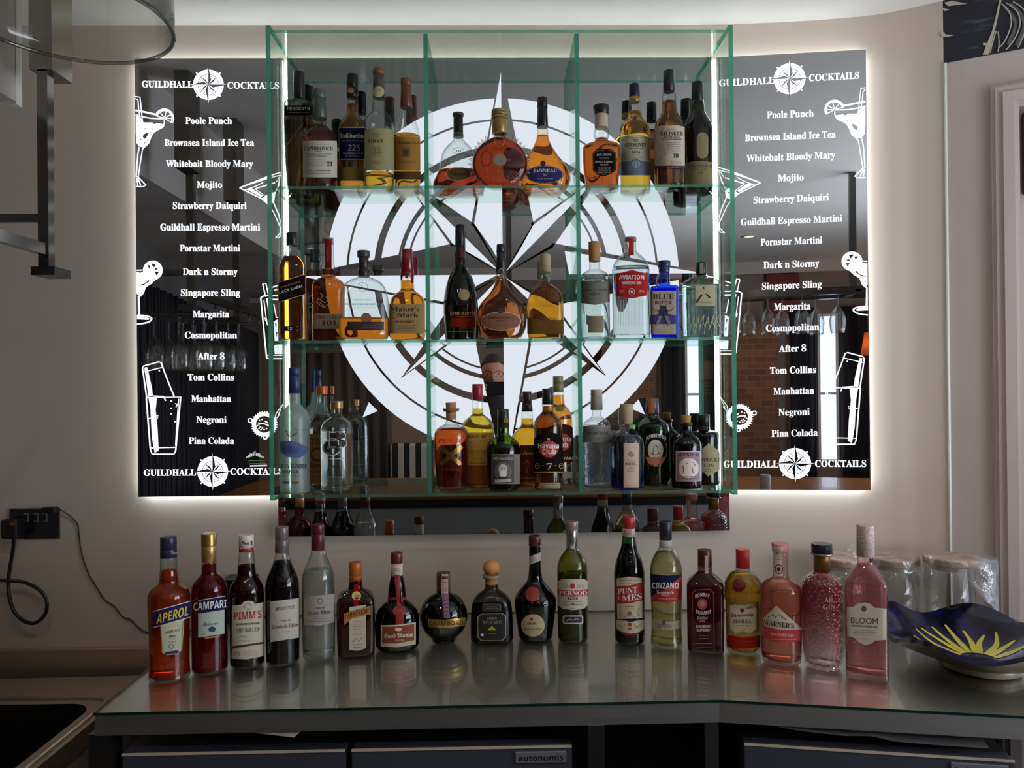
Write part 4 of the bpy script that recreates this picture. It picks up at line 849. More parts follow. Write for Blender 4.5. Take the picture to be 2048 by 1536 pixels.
b('armagnac_bottle', 'teardrop orange brandy bottle with black cap and oval purple label, spiral ribs', ('s', 0, 1085.5, -.05),
  [(254, 10), (270, 11.5), (280, 13.5), (290, 17.5), (300, 23), (310, 29.5), (320, 37), (330, 44), (340, 51), (349, 53.5), (358, 54.3), (368, 52.5), (378, 47), (388, 38)],
  [(196, 216, 10, 10.6, capm((24, 22, 26))), (216, 255, 10, 11.4, capm((24, 22, 26)), None, 'foil')], (272, (245, 155, 42)), ((250, 245, 232), (170, 110, 50), 2.5), k=.55, ribs=(26, .016, .02, .11, 26), decor=[
  ('label', ell(1089, 349.5, 36.5, 18.5), (66, 58, 104)), ('s', ell(1089, 349.5, 35, 17.3), .8, True, (190, 170, 190)), ('t', 'JANNEAU', 'b', 1090, 341.5, 46, 6.5, (225, 215, 225)), ('t', 'XO', 'b', 1090, 350, 8, 3.5, (200, 180, 150)), ('l', 1070, 1112, 357, 359, 1, (170, 160, 180)),
  ('emblem', ell(1086, 327.5, 5.2, 5.6), capm((40, 34, 40)))], group=T1)
# ---- top shelf, right bay
b('whiskey_bottle', 'squat decanter bottle with wide black stopper, faceted neck and black shield label', ('s', 0, 1203, -.09),
  [(254, 12), (258, 13), (264, 15.5), (272, 15.5), (278, 13), (285, 14.5), (288, 23), (292, 32), (297, 37), (303, 38), (320, 37.5), (345, 35.5), (362, 33.5), (374, 33)],
  [(212, 229, 16, 15, blackcap), (229, 256, 13, 13.2, paper((186, 172, 150)), None, 'paper_seal')], (278, (212, 98, 26)), CG2, k=.75, n=4, floor=9, decor=[
  ('label', [(1185.5, 308), (1193, 298), (1221, 298), (1231, 306), (1231.5, 340), (1222, 348), (1207, 353), (1194, 349), (1186, 341)], (28, 22, 22)), ('s', [(1188, 309), (1195, 301), (1221, 301), (1229, 308), (1229, 339), (1221, 346), (1207, 350), (1195, 346), (1188, 339)], .8, True, GREY),
  ('t', 'Jack Daniels', 'b', 1208, 309, 29, 5, (190, 185, 180)), ('l', 1198, 1219, 316, 318, 2, GREY), ('t', 'SINGLE BARREL', 'b', 1208, 324, 34, 3.4, (185, 180, 175)), ('t', 'SELECT', 'b', 1208, 330, 16, 3, (185, 180, 175)), ('l', 1194, 1223, 335, 346, 4, GREY)], group=T1)
b('whisky_bottle', 'pale gold bottle with navy cap, cream label and blue-grey lower band, beside squat black-stoppered decanter', ('s', 0, 1270, -.06),
  [(202, 11), (212, 12), (224, 13.5), (236, 15), (243, 20), (250, 26), (258, 29.5), (270, 30.2), (372, 30)], [(169, 195, 10.3, 10.8, capm((28, 28, 50))), (195, 205, 10.8, 11.2, gold, None, 'neck_band')], (225, (238, 190, 58)), CG, decor=[
  ('label', [(1240, 276), (1255, 271), (1285, 271), (1300, 276), (1300, 351), (1240, 351)], (214, 198, 166)), ('p', R(1240, 275, 1300, 277), GOLD), ('t', 'THE', 'b', 1271, 281, 12, 5, INK), ('t', 'GLENLIVET', 'b', 1271.5, 290, 41, 7.5, INK), ('l', 1254, 1290, 296, 298, 1, INK), ('t', '1824', 'b', 1272, 305, 16, 5, INK), ('l', 1257, 1287, 311, 315, 2, GREY),
  ('p', [(1240, 326), (1262, 322), (1272, 317), (1282, 322), (1300, 326), (1300, 350), (1240, 350)], (100, 112, 130)), ('p', ell(1272, 329, 8, 7.5), (150, 158, 165)), ('s', [(1268, 334), (1269, 326), (1273, 323), (1276, 329), (1274, 335)], 1.6, (95, 105, 120)), ('l', 1248, 1294, 340, 345, 2, (130, 140, 150))], group=T1)
b('whisky_bottle', 'amber bottle with tallest black cap of the right bay, cream label with dark foot band', ('s', 0, 1339, -.11),
  [(184, 10.5), (192, 13.8), (206, 14.3), (222, 14.5), (230, 18), (240, 24), (250, 28.5), (260, 29.6), (372, 29.4)], [(142, 184, 10.8, 11.2, capm((26, 26, 34)))], (204, (210, 124, 52)), CG2, floor=7, decor=[
  ('label', [(1311, 254), (1325, 251), (1355, 251), (1369, 254), (1369, 337), (1311, 337)], (190, 176, 156)), ('t', 'ISLE OF SKYE', 'b', 1343, 259, 16, 2.4, GREY), ('t', 'TALISKER', 'b', 1343, 267.5, 46, 8, INK), ('t', 'SINGLE MALT', 'b', 1344, 274.5, 32, 3.4, INK), ('t', 'SCOTCH WHISKY', 'b', 1344, 279.5, 38, 3.4, INK), ('l', 1330, 1364, 286, 304, 6, GREY),
  ('t', '10', 'b', 1351.5, 312, 9.5, 8.5, INK), ('s', [(1316, 325), (1322, 316), (1334, 310), (1328, 296), (1320, 286)], .8, (150, 140, 125)), ('l', 1340, 1366, 323, 327, 2, GREY), ('p', R(1311, 332, 1369, 337.5), (40, 28, 40)), ('l', 1332, 1360, 334.5, 335, 1, (160, 150, 140))], group=T1)
b('whisky_bottle', 'dark green bottle with black cap and stadium-shaped shoulder label, far right of top shelf', ('s', 0, 1396, -.06),
  [(203, 12), (212, 13.2), (224, 14), (232, 18), (242, 23), (254, 27.5), (266, 28.8), (372, 28.5)], [(165, 203, 11.2, 11.8, capm((22, 26, 24)))], (224, (62, 48, 22)), ((120, 130, 92), (26, 28, 18), 2.), decor=[
  ('label', RR(1393.5, 265, 1416, 317, 11), (150, 134, 104)), ('label', [(1368, 328), (1385, 323), (1410, 322.5), (1425, 325), (1425, 371), (1368, 371)], (140, 126, 92)), ('t', 'LAGAVULIN', 'b', 1401, 332, 46, 5.5, (60, 50, 38)), ('l', 1380, 1416, 338, 340, 1, (90, 80, 60)), ('t', '16', 'b', 1401, 346, 10, 6, (60, 50, 38))], group=T1)
# ---- middle shelf, left bay
b('whisky_bottle', 'square amber bottle with black cap and slanting black label, far left of middle shelf', ('s', 1, 585.5, -.12),
  [(492, 10), (500, 11), (512, 15.5), (522, 21), (531, 25.4), (540, 26.2), (680, 25.8)], [(466, 492, 11.2, 11.6, capm((26, 30, 22)))], (514, (196, 112, 24)), CG2, k=1, n=5, decor=[
  ('label', SL(555.5, 566, 609.5, 549, 40), (26, 20, 20)), ('p', SL(555.5, 565, 609.5, 548, 1.2), GOLD), ('p', SL(555.5, 605, 609.5, 588, 1.2), GOLD), ('t', 'JOHNNIE WALKER', 's', 581, 569, 40, 3.4, -.31, (150, 120, 70)), ('t', 'BLACK LABEL', 's', 580, 579, 50, 5.2, -.31, (225, 215, 200)), ('s', [(560, 592), (605, 578)], .7, (120, 96, 60)),
  ('label', R(565, 652, 596, 662.5), (34, 24, 20)), ('s', R(566, 653, 595, 661.5), .6, True, GOLD), ('t', '12', 's', 580.5, 657, 8, 5.5, (215, 205, 190))], group=T2)
b('bourbon_bottle', 'bottle with long clear neck and vertical dark red strip, tan label bearing 101', ('s', 1, 657, -.042),
  [(487, 11.5), (500, 11.2), (530, 12.5), (537, 14), (554, 14.2), (556, 16), (561, 25), (568, 31), (577, 32.5), (680, 32.5)], [(476, 488, 11.4, 11.4, capm((150, 140, 135)))], (539, (206, 106, 26)), CG2, k=.8, n=3, decor=[
  ('ribbon', R(650, 478, 663, 537), paper((130, 32, 38))), ('t', 'BOURBON', 's', 656, 508, 3, 30, (190, 120, 110)), ('s', [(641, 586), (646, 592), (640, 600), (650, 606), (657, 600), (652, 594), (660, 606), (650, 613), (640, 605)], 1, (220, 170, 130)), ('s', [(638, 596), (634, 604), (642, 612), (652, 616)], 1, (220, 170, 130)),
  ('label', R(628, 627, 687.5, 658), (176, 156, 130)), ('t', 'WILD TURKEY', 'b', 658, 634, 50, 6.5, INK), ('t', '101', 'b', 658, 645.5, 29, 9, (95, 30, 26)), ('l', 634, 682, 653, 654, 1, GREY)], group=T2)
b('bourbon_bottle', 'wide arched flask of clear glass, orange spirit below halfway, dark stopper and brown band', ('s', 1, 728, -.118),
  [(537, 11), (553, 11.5), (555, 13), (560, 26), (566, 35), (576, 42), (590, 46.5), (606, 48.5), (640, 49.5), (665, 49.5), (675, 47), (681, 44)],
  [(502, 515, 13, 12.6, capm((62, 58, 48))), (515, 540, 10, 9.5, capm((40, 34, 30)), None, 'stopper'), (538, 554, 11.2, 11.4, capm((34, 28, 28)), None, 'collar')], (636, (232, 132, 34)), CG2, k=.5, n=2.6, decor=[
  ('s', ell(726, 574, 9, 9), .8, True, GREY), ('s', [(723, 570), (727, 578)], 1.2, GREY), ('t', "DISTILLER'S SELECT", 'b', 725, 600, 38, 2.8, (140, 142, 140)), ('t', 'WOODFORD RESERVE', 'b', 724, 608.5, 66, 4, (120, 122, 120)), ('t', 'KENTUCKY STRAIGHT BOURBON', 's', 725, 615.5, 50, 2, (140, 142, 140)),
  ('emblem', [(722, 635), (724, 629), (730, 625.5), (737, 627), (742, 633), (743, 640), (738, 645), (728, 645), (723, 641)], capm((120, 82, 64))), ('label', R(696.5, 643.5, 766, 661), solid((44, 24, 28), .5)), ('l', 725, 757, 651, 655, 2, (95, 70, 70))], group=T2)
b('bourbon_bottle', 'square-bodied orange whisky bottle with dripping red wax cap and tan label', ('s', 1, 815, -.066),
  [(544, 13), (556, 13.4), (578, 13.8), (582, 16), (588, 24), (596, 31), (604, 34.5), (612, 35.4), (672, 34.5), (680, 32)], [(499, 545, 11.5, 14, solid((142, 26, 38), .25, coat=.5)), (545, 553, 14.2, 14.2, solid((142, 26, 38), .25, coat=.5), None, 'wax_drip')], (562, (232, 142, 28)), CG, k=.8, n=4, decor=[
  ('p', [(801, 550), (806, 550), (805, 561), (802, 561)], solid((142, 26, 38), .25)), ('p', [(810, 550), (816, 550), (815, 557), (811, 557)], solid((142, 26, 38), .25)), ('p', [(820, 550), (827, 550), (826, 566), (822, 566)], solid((142, 26, 38), .25)),
  ('label', R(779, 608, 847.5, 667), (172, 138, 92)), ("t", "Maker's", 'b', 810, 618, 56, 9, INK), ('t', 'Mark.', 'b', 817, 630, 41, 9, INK), ('s', ell(790, 631, 6.2, 5.4), .9, True, (110, 85, 55)), ('t', 'WHISKY', 'b', 810, 643.5, 38, 5.2, (50, 38, 26)), ('l', 788, 836, 651, 661, 4, (120, 92, 58))], group=T2)
# ---- middle shelf, middle bay
b('cognac_bottle', 'tall dark green skittle-shaped bottle with black cap, gold medallion and red band', ('s', 1, 921.5, -.052),
  [(517, 10.6), (530, 11.2), (540, 15), (552, 22), (566, 27.5), (584, 31.5), (602, 34), (618, 34.7), (640, 33.5), (680, 31)], [(450, 495, 9.8, 10.4, blackcap), (495, 518, 10.4, 10.8, capm((28, 24, 24)), None, 'foil')], (536, (70, 62, 28)), ((96, 128, 72), (30, 36, 22), 1.5), decor=[
  ('label', R(919, 498, 925, 516), (120, 46, 40)), ('emblem', ell(928, 589.5, 11, 11), solid((150, 138, 104), .4, .6, bump=.6, scale=300)), ('t', 'REMY MARTIN', 'b', 925, 627, 49, 7.5, (200, 160, 85)), ('l', 903, 950, 633, 634, 1, GOLD), ('label', R(903, 636, 950, 654), (140, 36, 34)), ('t', 'V.S.O.P', 'b', 927, 645, 34, 5.5, (60, 20, 20)), ('l', 915, 940, 656, 657, 1, GREY), ('p', R(896, 663, 948, 664), (130, 125, 115))], group=T2)
b('armagnac_bottle', 'teardrop brandy bottle with tall black cap and oval brown label, spiral ribs, dark amber', ('s', 1, 1003, -.113),
  [(543, 10), (556, 11), (566, 13), (576, 17), (588, 25), (598, 34), (608, 42), (620, 47.5), (634, 49.8), (648, 49), (660, 46.5), (672, 41), (682, 34)], [(489, 505, 8.6, 9.4, capm((26, 23, 25))), (505, 545, 9, 11, capm((26, 23, 25)), None, 'foil')], (556, (196, 112, 36)), ((245, 240, 228), (140, 90, 46), 2.), k=.55, ribs=(26, .016, .02, .10, 26), decor=[
  ('emblem', ell(1002, 543.5, 5.6, 7), capm((60, 52, 50))), ('s', ell(1002, 543.5, 4.6, 6), .8, True, (190, 185, 175)), ('label', ell(1002, 642.5, 39, 19.5), (130, 96, 78)), ('s', ell(1002, 642.5, 38, 18.6), 1, True, (200, 175, 150)), ('emblem', ell(1001, 621, 6, 6), capm((36, 30, 30))), ('t', 'JANNEAU', 'b', 1002, 635.5, 48, 5.6, (44, 30, 24)), ('t', 'VSOP', 'b', 1002, 642, 18, 3, (80, 58, 46)), ('l', 985, 1020, 649, 651, 1, (90, 66, 52))], group=T2)
b('cognac_bottle', 'round-shouldered orange brandy bottle with cream stopper and bulbous clear neck', ('s', 1, 1091, -.06),
  [(544, 10.5), (549, 12.4), (556, 13.6), (563, 13.4), (568, 12.5), (573, 18), (579, 26), (586, 31), (596, 34.5), (608, 36), (660, 36), (681, 35.5)], [(509, 533, 11.2, 10.8, capm((166, 154, 124), 0, .6)), (533, 545, 11, 11.2, capm((150, 138, 108), 0, .6), None, 'neck_band')], (565, (236, 156, 36)), CG2, k=.6, n=3, floor=7, decor=[
  ('t', 'CAMUS', 'b', 1092, 611, 24, 5, (176, 96, 30)), ('s', [(1093, 603), (1093, 607)], 1.5, (176, 96, 30)), ('label', [(1054, 634), (1080, 640), (1126, 640), (1126, 668), (1054, 668)], paper((150, 112, 56), 1.5, .6)), ('t', 'Elegance', 'i', 1092, 637, 40, 8, (96, 60, 26)), ('l', 1064, 1114, 650, 664, 3, (105, 76, 34))], group=T2)
# ---- middle shelf, right bay
b('gin_bottle', 'clear round gin bottle with cork stopper, grey wrap label and small square tan label', ('s', 1, 1190, -.075),
  [(521, 10.8), (538, 11), (541, 14), (545, 22), (550, 27), (557, 29), (566, 29.5), (680, 29.5)], [(484, 523, 12.2, 11.4, cork)], (560, (240, 246, 244)), CG2, decor=[
  ('label', [(1161, 561), (1190, 565), (1219, 561), (1219, 604), (1190, 610), (1161, 606)], paper((160, 160, 150), 1.2, .55)), ('t', 'SALCOMBE', 's', 1190, 580, 48, 5, INK), ('t', 'GIN', 's', 1190, 588, 18, 5, INK), ('l', 1176, 1204, 596, 599, 1, GREY), ('label', R(1177, 632, 1206.5, 665.5), paper((150, 142, 116), 1.2)), ('l', 1181, 1203, 637, 660, 7, (110, 104, 84))], group=T2)
b('gin_bottle', 'tall clear ribbed bottle with bold red six-sided label and red strip over stopper', ('s', 1, 1262, -.085),
  [(482, 11), (500, 11.3), (505, 13.5), (512, 21), (521, 29), (531, 35), (542, 37.2), (680, 37)], [(475, 483, 12.2, 12.2, capm((120, 110, 105)))], (535, (246, 250, 252)), CG2, k=.85, n=3, floor=12, decor=[
  ('ribbon', R(1257.5, 476, 1267.5, 511), paper((165, 48, 40))), ('label', [(1233, 548), (1264, 540), (1293, 548), (1293, 591), (1264, 597), (1233, 592)], (168, 44, 42)), ('t', 'AVIATION', 'S', 1263, 554.5, 49, 8, WHT), ('t', 'AMERICAN GIN', 'S', 1263, 566, 37, 5, WHT), ('s', [(1246, 573), (1280, 573)], .6, (210, 120, 110)), ('s', ell(1263.5, 583.5, 5.4, 6.6), 1, True, (225, 195, 180)), ('p', ell(1263.5, 583.5, 2.5, 3), (225, 195, 180)), ('l', 1240, 1250, 581, 584, 2, (210, 140, 130)), ('l', 1276, 1288, 581, 584, 2, (210, 140, 130))]
  +[('s', [(1238+q*5, 600), (1238+q*5, 652)], .8, (205, 212, 216)) for q in range(11)], group=T2)
b('gin_bottle', 'bright blue square glass bottle with dark blue stopper and label showing a fly', ('s', 1, 1329, -.08),
  [(545, 10.5), (560, 11.2), (571, 11.8), (573, 13), (574.5, 26), (577, 27.4), (680, 27)], [(522, 534, 12.6, 12.8, capm((34, 42, 86))), (534, 547, 11.4, 10.4, capm((30, 38, 80)), None, 'stopper')], (578, (36, 84, 226)), ((96, 150, 250), (16, 44, 190), 1.5), k=1, n=7, decor=[
  ('label', R(1300.5, 582, 1351.5, 669), (176, 162, 142)), ('t', 'BLUE', 'b', 1327, 593, 40, 11, (26, 28, 56)), ('t', 'BOTTLE', 'b', 1327, 605, 33, 6.5, (26, 28, 56)), ('p', [(1301, 631), (1318, 628), (1338, 628), (1351, 631), (1351, 648), (1301, 648)], (54, 60, 110)), ('p', ell(1327, 627, 9, 13), (30, 32, 66)), ('p', ell(1327, 615, 6, 4), (30, 30, 52)), ('s', [(1324, 612), (1320, 609)], .9, INK), ('s', [(1330, 612), (1334, 609)], .9, INK),
  ('s', [(1320, 622), (1311, 621), (1307, 615)], 1, INK), ('s', [(1334, 622), (1342, 621), (1346, 614)], 1, INK), ('p', [(1318, 632), (1325, 632), (1318, 652), (1312, 650)], (110, 110, 130)), ('p', [(1329, 632), (1336, 632), (1342, 650), (1336, 652)], (110, 110, 130)), ('t', 'DRY GIN', 'b', 1327, 653, 38, 7, (196, 188, 170))], group=T2)
b('gin_bottle', 'clear six-sided bottle with black and white cap and cream label with black brush strokes', ('s', 1, 1403, -.075),
  [(549, 11), (552, 13), (556, 22), (561, 31), (567, 37), (574, 37.5), (680, 37)], [(525, 549, 11, 11.2, capm((28, 26, 27)))], (572, (236, 246, 240)), CG2, k=.9, n=3, decor=[
  ('ribbon', R(1399.5, 526, 1406.5, 547), paper((150, 140, 130))), ('label', R(1391, 570, 1430, 612), (206, 188, 154)), ('s', [(1407, 574), (1408, 579)], 2, BLK), ('s', [(1394, 583), (1430, 581)], 1.5, BLK), ('s', [(1404, 589), (1393, 606)], 3.2, BLK), ('s', [(1412, 588), (1420, 596)], 2.6, BLK), ('t', 'ROKU GIN', 's', 1411, 605, 22, 2.6, GREY)]
  +[('s', [(1372+q*9, 668-6*(q % 2)), (1376+q*9, 640+4*(q % 3)), (1381+q*9, 630), (1379+q*9, 645), (1384+q*9, 655)], .9, (222, 205, 160)) for q in range(7)], group=T2)
# ---- bottom shelf, left bay
b('vodka_bottle', 'tall frosted bottle with blue cap, flying birds and blue seascape, far left of bottom shelf', ('s', 2, 590, -.115),
  [(786, 11.2), (808, 11.8), (814, 16), (820, 21.5), (828, 26.5), (838, 28.6), (850, 29), (992, 28.6)], [(735, 752, 11, 11, capm((36, 46, 96))), (752, 787, 11, 11.4, capm((32, 42, 92)), None, 'foil')], None, gmat=frosted((206, 220, 212)), decor=[
  ('s', [(572, 860), (577, 872), (584, 872), (594, 866)], 2, (62, 62, 58)), ('s', [(591, 856), (594, 861), (598, 859)], 1.4, (90, 92, 86)), ('s', [(604, 859), (607, 862), (611, 858)], 1.2, (62, 62, 58)), ('label', [(560, 884), (577, 881), (592, 883), (605, 890), (615, 896), (612, 908), (598, 916), (575, 914), (562, 904)], paper((104, 122, 170), 1.2)), ('p', [(562, 896), (580, 890), (600, 897), (612, 904), (590, 908), (570, 904)], (62, 78, 140)),
  ('t', 'GREY GOOSE', 'S', 585, 932.5, 56, 8, (28, 36, 90)), ('t', 'VODKA', 'S', 581, 944, 32, 6.5, (50, 54, 66)), ('l', 566, 600, 951, 952, 1, GREY), ('t', 'FRANCE', 's', 581, 959, 16, 3, GREY), ('p', R(568, 963, 579, 967), (40, 50, 120)), ('p', R(584, 963, 597, 967), (150, 40, 40))], group=T3)
b('vodka_bottle', 'clear bottle with copper cap and brown kraft label, behind frosted tall bottle', ('s', 2, 645, -.04),
  [(788, 8.5), (792, 10), (806, 11), (822, 13.5), (834, 19), (844, 25), (852, 26.6), (864, 27), (984, 27)], [(772, 789, 11.8, 11.8, solid((196, 104, 56), .35, .5), 'grip')], (826, (246, 248, 240)), CG2, decor=[
  ('label', R(617, 868, 673, 968), (150, 106, 60)), ("t", "Tito's", 'i', 643, 882, 44, 14, (70, 44, 26)), ('s', ell(636, 909, 14, 12), 4, True, (70, 40, 24)), ('t', 'Handmade', 'i', 645, 930, 50, 10, (70, 44, 26)), ('t', 'VODKA', 'b', 642, 943, 32, 5, (80, 54, 30)), ('l', 622, 668, 952, 962, 3, (100, 68, 36))], group=T3)
b('gin_bottle', 'clear round-shouldered bottle with gold screw cap and large black entwined letters', ('s', 2, 674, -.1145),
  [(816, 10.5), (829, 11), (834, 16), (840, 23.5), (848, 29), (856, 31.5), (866, 32), (982, 31.5), (992, 29)], [(802, 817, 12.6, 12.6, gold, 'grip')], (836, (244, 248, 248)), CG2, floor=8, decor=[
  ('t', 'B', 'b', 674, 879, 40, 35, (190, 195, 195)), ('t', 'B', 'b', 674, 879, 37, 32, BLK), ('t', 'C', 'b', 662, 895, 33, 31, (190, 195, 195)), ('t', 'C', 'b', 662, 895, 30, 28, BLK), ('s', ell(665, 894, 17, 17, 30)[2:27], 1, (205, 210, 210)), ('s', [(659, 862), (659, 892)], 1, (205, 210, 210)), ('l', 655, 695, 917, 918, 1, (190, 190, 185)), ('s', [(666, 931), (671, 937), (677, 932)], 2.4, BLK), ('t', 'CO', 's', 682, 917, 9, 4, (170, 172, 170)), ('l', 653, 690, 953, 955, 1, (170, 172, 170))], group=T3)
# ---- bottom shelf, middle bay
b('rum_bottle', 'wide-shouldered orange rum bottle with lipped cork and large metal crossed emblem', ('s', 2, 903, -.105),
  [(836, 10), (842, 10.5), (848, 13), (853, 23), (859, 30.5), (866, 33.4), (875, 34), (920, 33), (955, 31), (975, 29), (990, 26)], [(805, 818, 11, 10, cork), (817, 823, 17, 15, capm((120, 92, 66), 0, .7), None, 'stopper_lip'), (823, 839, 10.4, 10.4, cork, None, 'stopper')], (856, (214, 88, 26)), CG2, floor=12, decor=[
  ('t', 'BUMBU', 'i', 902, 881, 52, 8, (170, 60, 22)), ('emblem', [(878, 894), (884, 889), (890, 895), (921, 923), (924, 929), (917, 931), (911, 925), (880, 900)], solid((150, 118, 62), .3, .85), 'brass crossed emblem'), ('p', [(921, 889), (926, 895), (921, 901), (890, 927), (884, 931), (879, 925), (885, 919), (914, 894)], solid((150, 118, 62), .3, .85)), ('t', 'XO RUM', 's', 902, 939, 34, 4, (110, 50, 22))], group=T3)
b('rum_bottle', 'yellow rum bottle with red cap and yellow label, behind orange crossed-emblem bottle', ('s', 2, 956, -.045),
  [(800, 10.8), (812, 11), (828, 11.6), (832, 16), (838, 24), (845, 30), (854, 32.5), (864, 32.8), (984, 32.5)], [(768, 800, 10.6, 11.2, capm((136, 30, 40)))], (817, (240, 205, 60)), CG, k=.9, decor=[
  ('label', R(925, 865, 988, 931), (206, 160, 82)), ('t', 'MOUNT GAY', 'S', 955, 873, 36, 6.5, (50, 40, 26)), ('p', R(925, 882, 988, 883), (150, 110, 50)), ('t', 'ECLIPSE', 'b', 955, 903, 31, 6, (150, 90, 40)), ('l', 942, 968, 909, 918, 4, (190, 130, 50)), ('l', 934, 982, 925, 927, 1, (120, 86, 40)), ('label', R(926, 932, 987, 968), (136, 82, 36))], group=T3)
b('rum_bottle', 'squat dark olive bottle with black cap and portrait label of a bearded man', ('s', 2, 1007, -.108),
  [(853, 11.6), (868, 12.2), (873, 17), (879, 25), (886, 31), (894, 34), (904, 34.8), (930, 34), (988, 30.5)], [(818, 855, 11.4, 12, capm((34, 32, 30)))], (890, (52, 54, 20)), ((150, 176, 74), (44, 54, 22), 1.6), decor=[
  ('neck_label', R(1008, 836, 1018, 845), (120, 108, 66)), ('label', R(983.5, 908, 1040, 968), paper((128, 124, 106), 1.3, .1)), ('p', R(985.5, 910, 1027.5, 966), (58, 56, 52)), ('t', 'DIPLOMATICO', 'b', 1006, 917, 39, 5.5, (175, 172, 160)), ('p', ell(1006, 943, 17, 19), (92, 90, 84)), ('p', ell(1006, 938, 8.5, 10), (190, 186, 172)), ('p', ell(1006, 948, 7, 7), (222, 220, 210)), ('p', [(992, 961), (998, 953), (1014, 953), (1020, 961)], (40, 38, 36)), ('p', ell(1002.5, 936, 1.4, 1), INK), ('p', ell(1009, 936, 1.4, 1), INK), ('p', [(990, 959), (1022, 957), (1022, 963), (990, 965)], (165, 162, 150)), ('l', 1030, 1038, 918, 960, 6, GREY)], group=T3)
b('rum_bottle', 'orange spiced rum bottle with dark cap and script lettering, partly behind black arched-label bottle', ('s', 2, 1055, -.045),
  [(822, 11), (838, 12), (850, 13), (856, 18), (864, 25), (872, 29), (884, 30), (984, 29.5)], [(783, 806, 9.4, 9.8, capm((44, 30, 28))), (806, 823, 9.8, 11.4, capm((44, 30, 28)), None, 'foil')], (837, (240, 178, 44)), CG, decor=[
  ('label', [(1026, 893), (1040, 890), (1070, 890), (1084, 893), (1084, 962), (1026, 962)], paper((112, 62, 30), 1.2, .4)), ('t', 'Spiced', 'c', 1051, 904, 52, 12, (225, 180, 110)), ('s', [(1046, 928), (1054, 922), (1060, 930), (1052, 938), (1056, 946)], 1, (190, 110, 50)), ('l', 1034, 1074, 955, 957, 1, (170, 110, 60))], group=T3)
b('rum_bottle', 'dark amber rum bottle with black cap, black arched label with red circle and 7', ('s', 2, 1096.5, -.117),
  [(808, 11), (822, 11.5), (827, 15), (834, 22), (842, 27), (852, 28.6), (862, 28.8), (986, 28.4)], [(777, 809, 11.2, 11.6, blackcap)], (812, (196, 126, 44)), CG2, decor=[
  ('label', [(1068.5, 878), (1074, 871), (1085, 866), (1097, 864.5), (1110, 866), (1120, 871), (1125.5, 878), (1125.5, 944), (1068.5, 944)], (30, 24, 24)), ('p', R(1068.5, 943, 1125.5, 945), GOLD), ('p', ell(1097.5, 898, 18, 17), (172, 46, 48)), ('s', [(1097, 876), (1097, 880)], 5, (170, 150, 130)), ('t', 'Havana', 'S', 1097, 891.5, 40, 10, (222, 214, 204)), ('t', 'Club', 'S', 1098, 903, 26, 10, (222, 214, 204)), ('t', '7', 'b', 1098.5, 932.5, 10, 12, (200, 190, 170)), ('s', [(1074, 931), (1088, 931)], .9, GOLD), ('s', [(1108, 931), (1122, 931)], .9, GOLD), ('s', ell(1076, 932, 4, 5), 1, True, GOLD), ('s', ell(1121, 932, 4, 5), 1, True, GOLD),
  ('label', R(1080.5, 965, 1119, 977), (150, 142, 112)), ('l', 1084, 1116, 968, 974, 2, (90, 84, 64))], group=T3)
b('rum_bottle', 'golden rum bottle with olive-gold cap and yellow neck, tallest behind black arched-label bottle', ('s', 2, 1117.5, -.042),
  [(782, 10.8), (796, 12), (808, 13), (816, 19), (824, 25), (834, 27.6), (846, 28), (984, 27.6)], [(752, 766, 10.4, 10.6, capm((128, 118, 80))), (766, 784, 10.6, 11, capm((116, 106, 72)), None, 'foil')], (790, (244, 160, 44)), CG, decor=[
  ('neck_label', ell(1119.5, 817, 9, 6), paper((120, 124, 74))), ('label', [(1092, 858), (1102, 850), (1120, 847), (1138, 850), (1150, 858), (1150, 925), (1092, 925)], (56, 32, 24)), ('p', ell(1122, 884, 20, 18), (140, 46, 42)), ('t', 'Havana', 'S', 1122, 878, 40, 10, (222, 206, 190)), ('t', 'Club', 'S', 1122, 890, 26, 10, (222, 206, 190)), ('t', 'Especial', 'c', 1126, 914, 42, 9, (222, 196, 150)), ('label', R(1112, 944, 1146, 956), (146, 136, 104)), ('l', 1115, 1143, 948, 953, 2, (90, 84, 64))], group=T3)
# ---- bottom shelf, right bay
b('gin_bottle', 'clear embossed bottle with long grey-cream cap and frosted label, beside right divider', ('s', 2, 1194, -.068),
  [(818, 9.5), (832, 9.8), (835, 13), (840, 20), (845, 26), (848, 27.4), (853, 27.6), (984, 27)], [(779, 793, 11.6, 11.4, capm((158, 150, 136), 0, .6)), (793, 820, 11.6, 12, capm((140, 132, 118), 0, .6), None, 'foil')], (850, (236, 242, 240)), ((246, 249, 248), (120, 130, 130), 2., 1., .8, 110, None, .03), lmat=liquid((236, 242, 240), 1.34, 1., 160), decor=[
  ('label', R(1166.5, 852, 1220.5, 885), paper((172, 170, 166), 1.3, .5)), ('t', 'ISLAY DRY GIN', 's', 1194, 858, 34, 2.4, (150, 90, 80)), ('t', 'THE BOTANIST', 'b', 1194, 866, 45, 6.5, (60, 60, 62)), ('t', '22', 'b', 1196, 878, 6, 4, GREY), ('s', [(1181, 789), (1203, 789)], .9, (150, 60, 50))], group=T3)
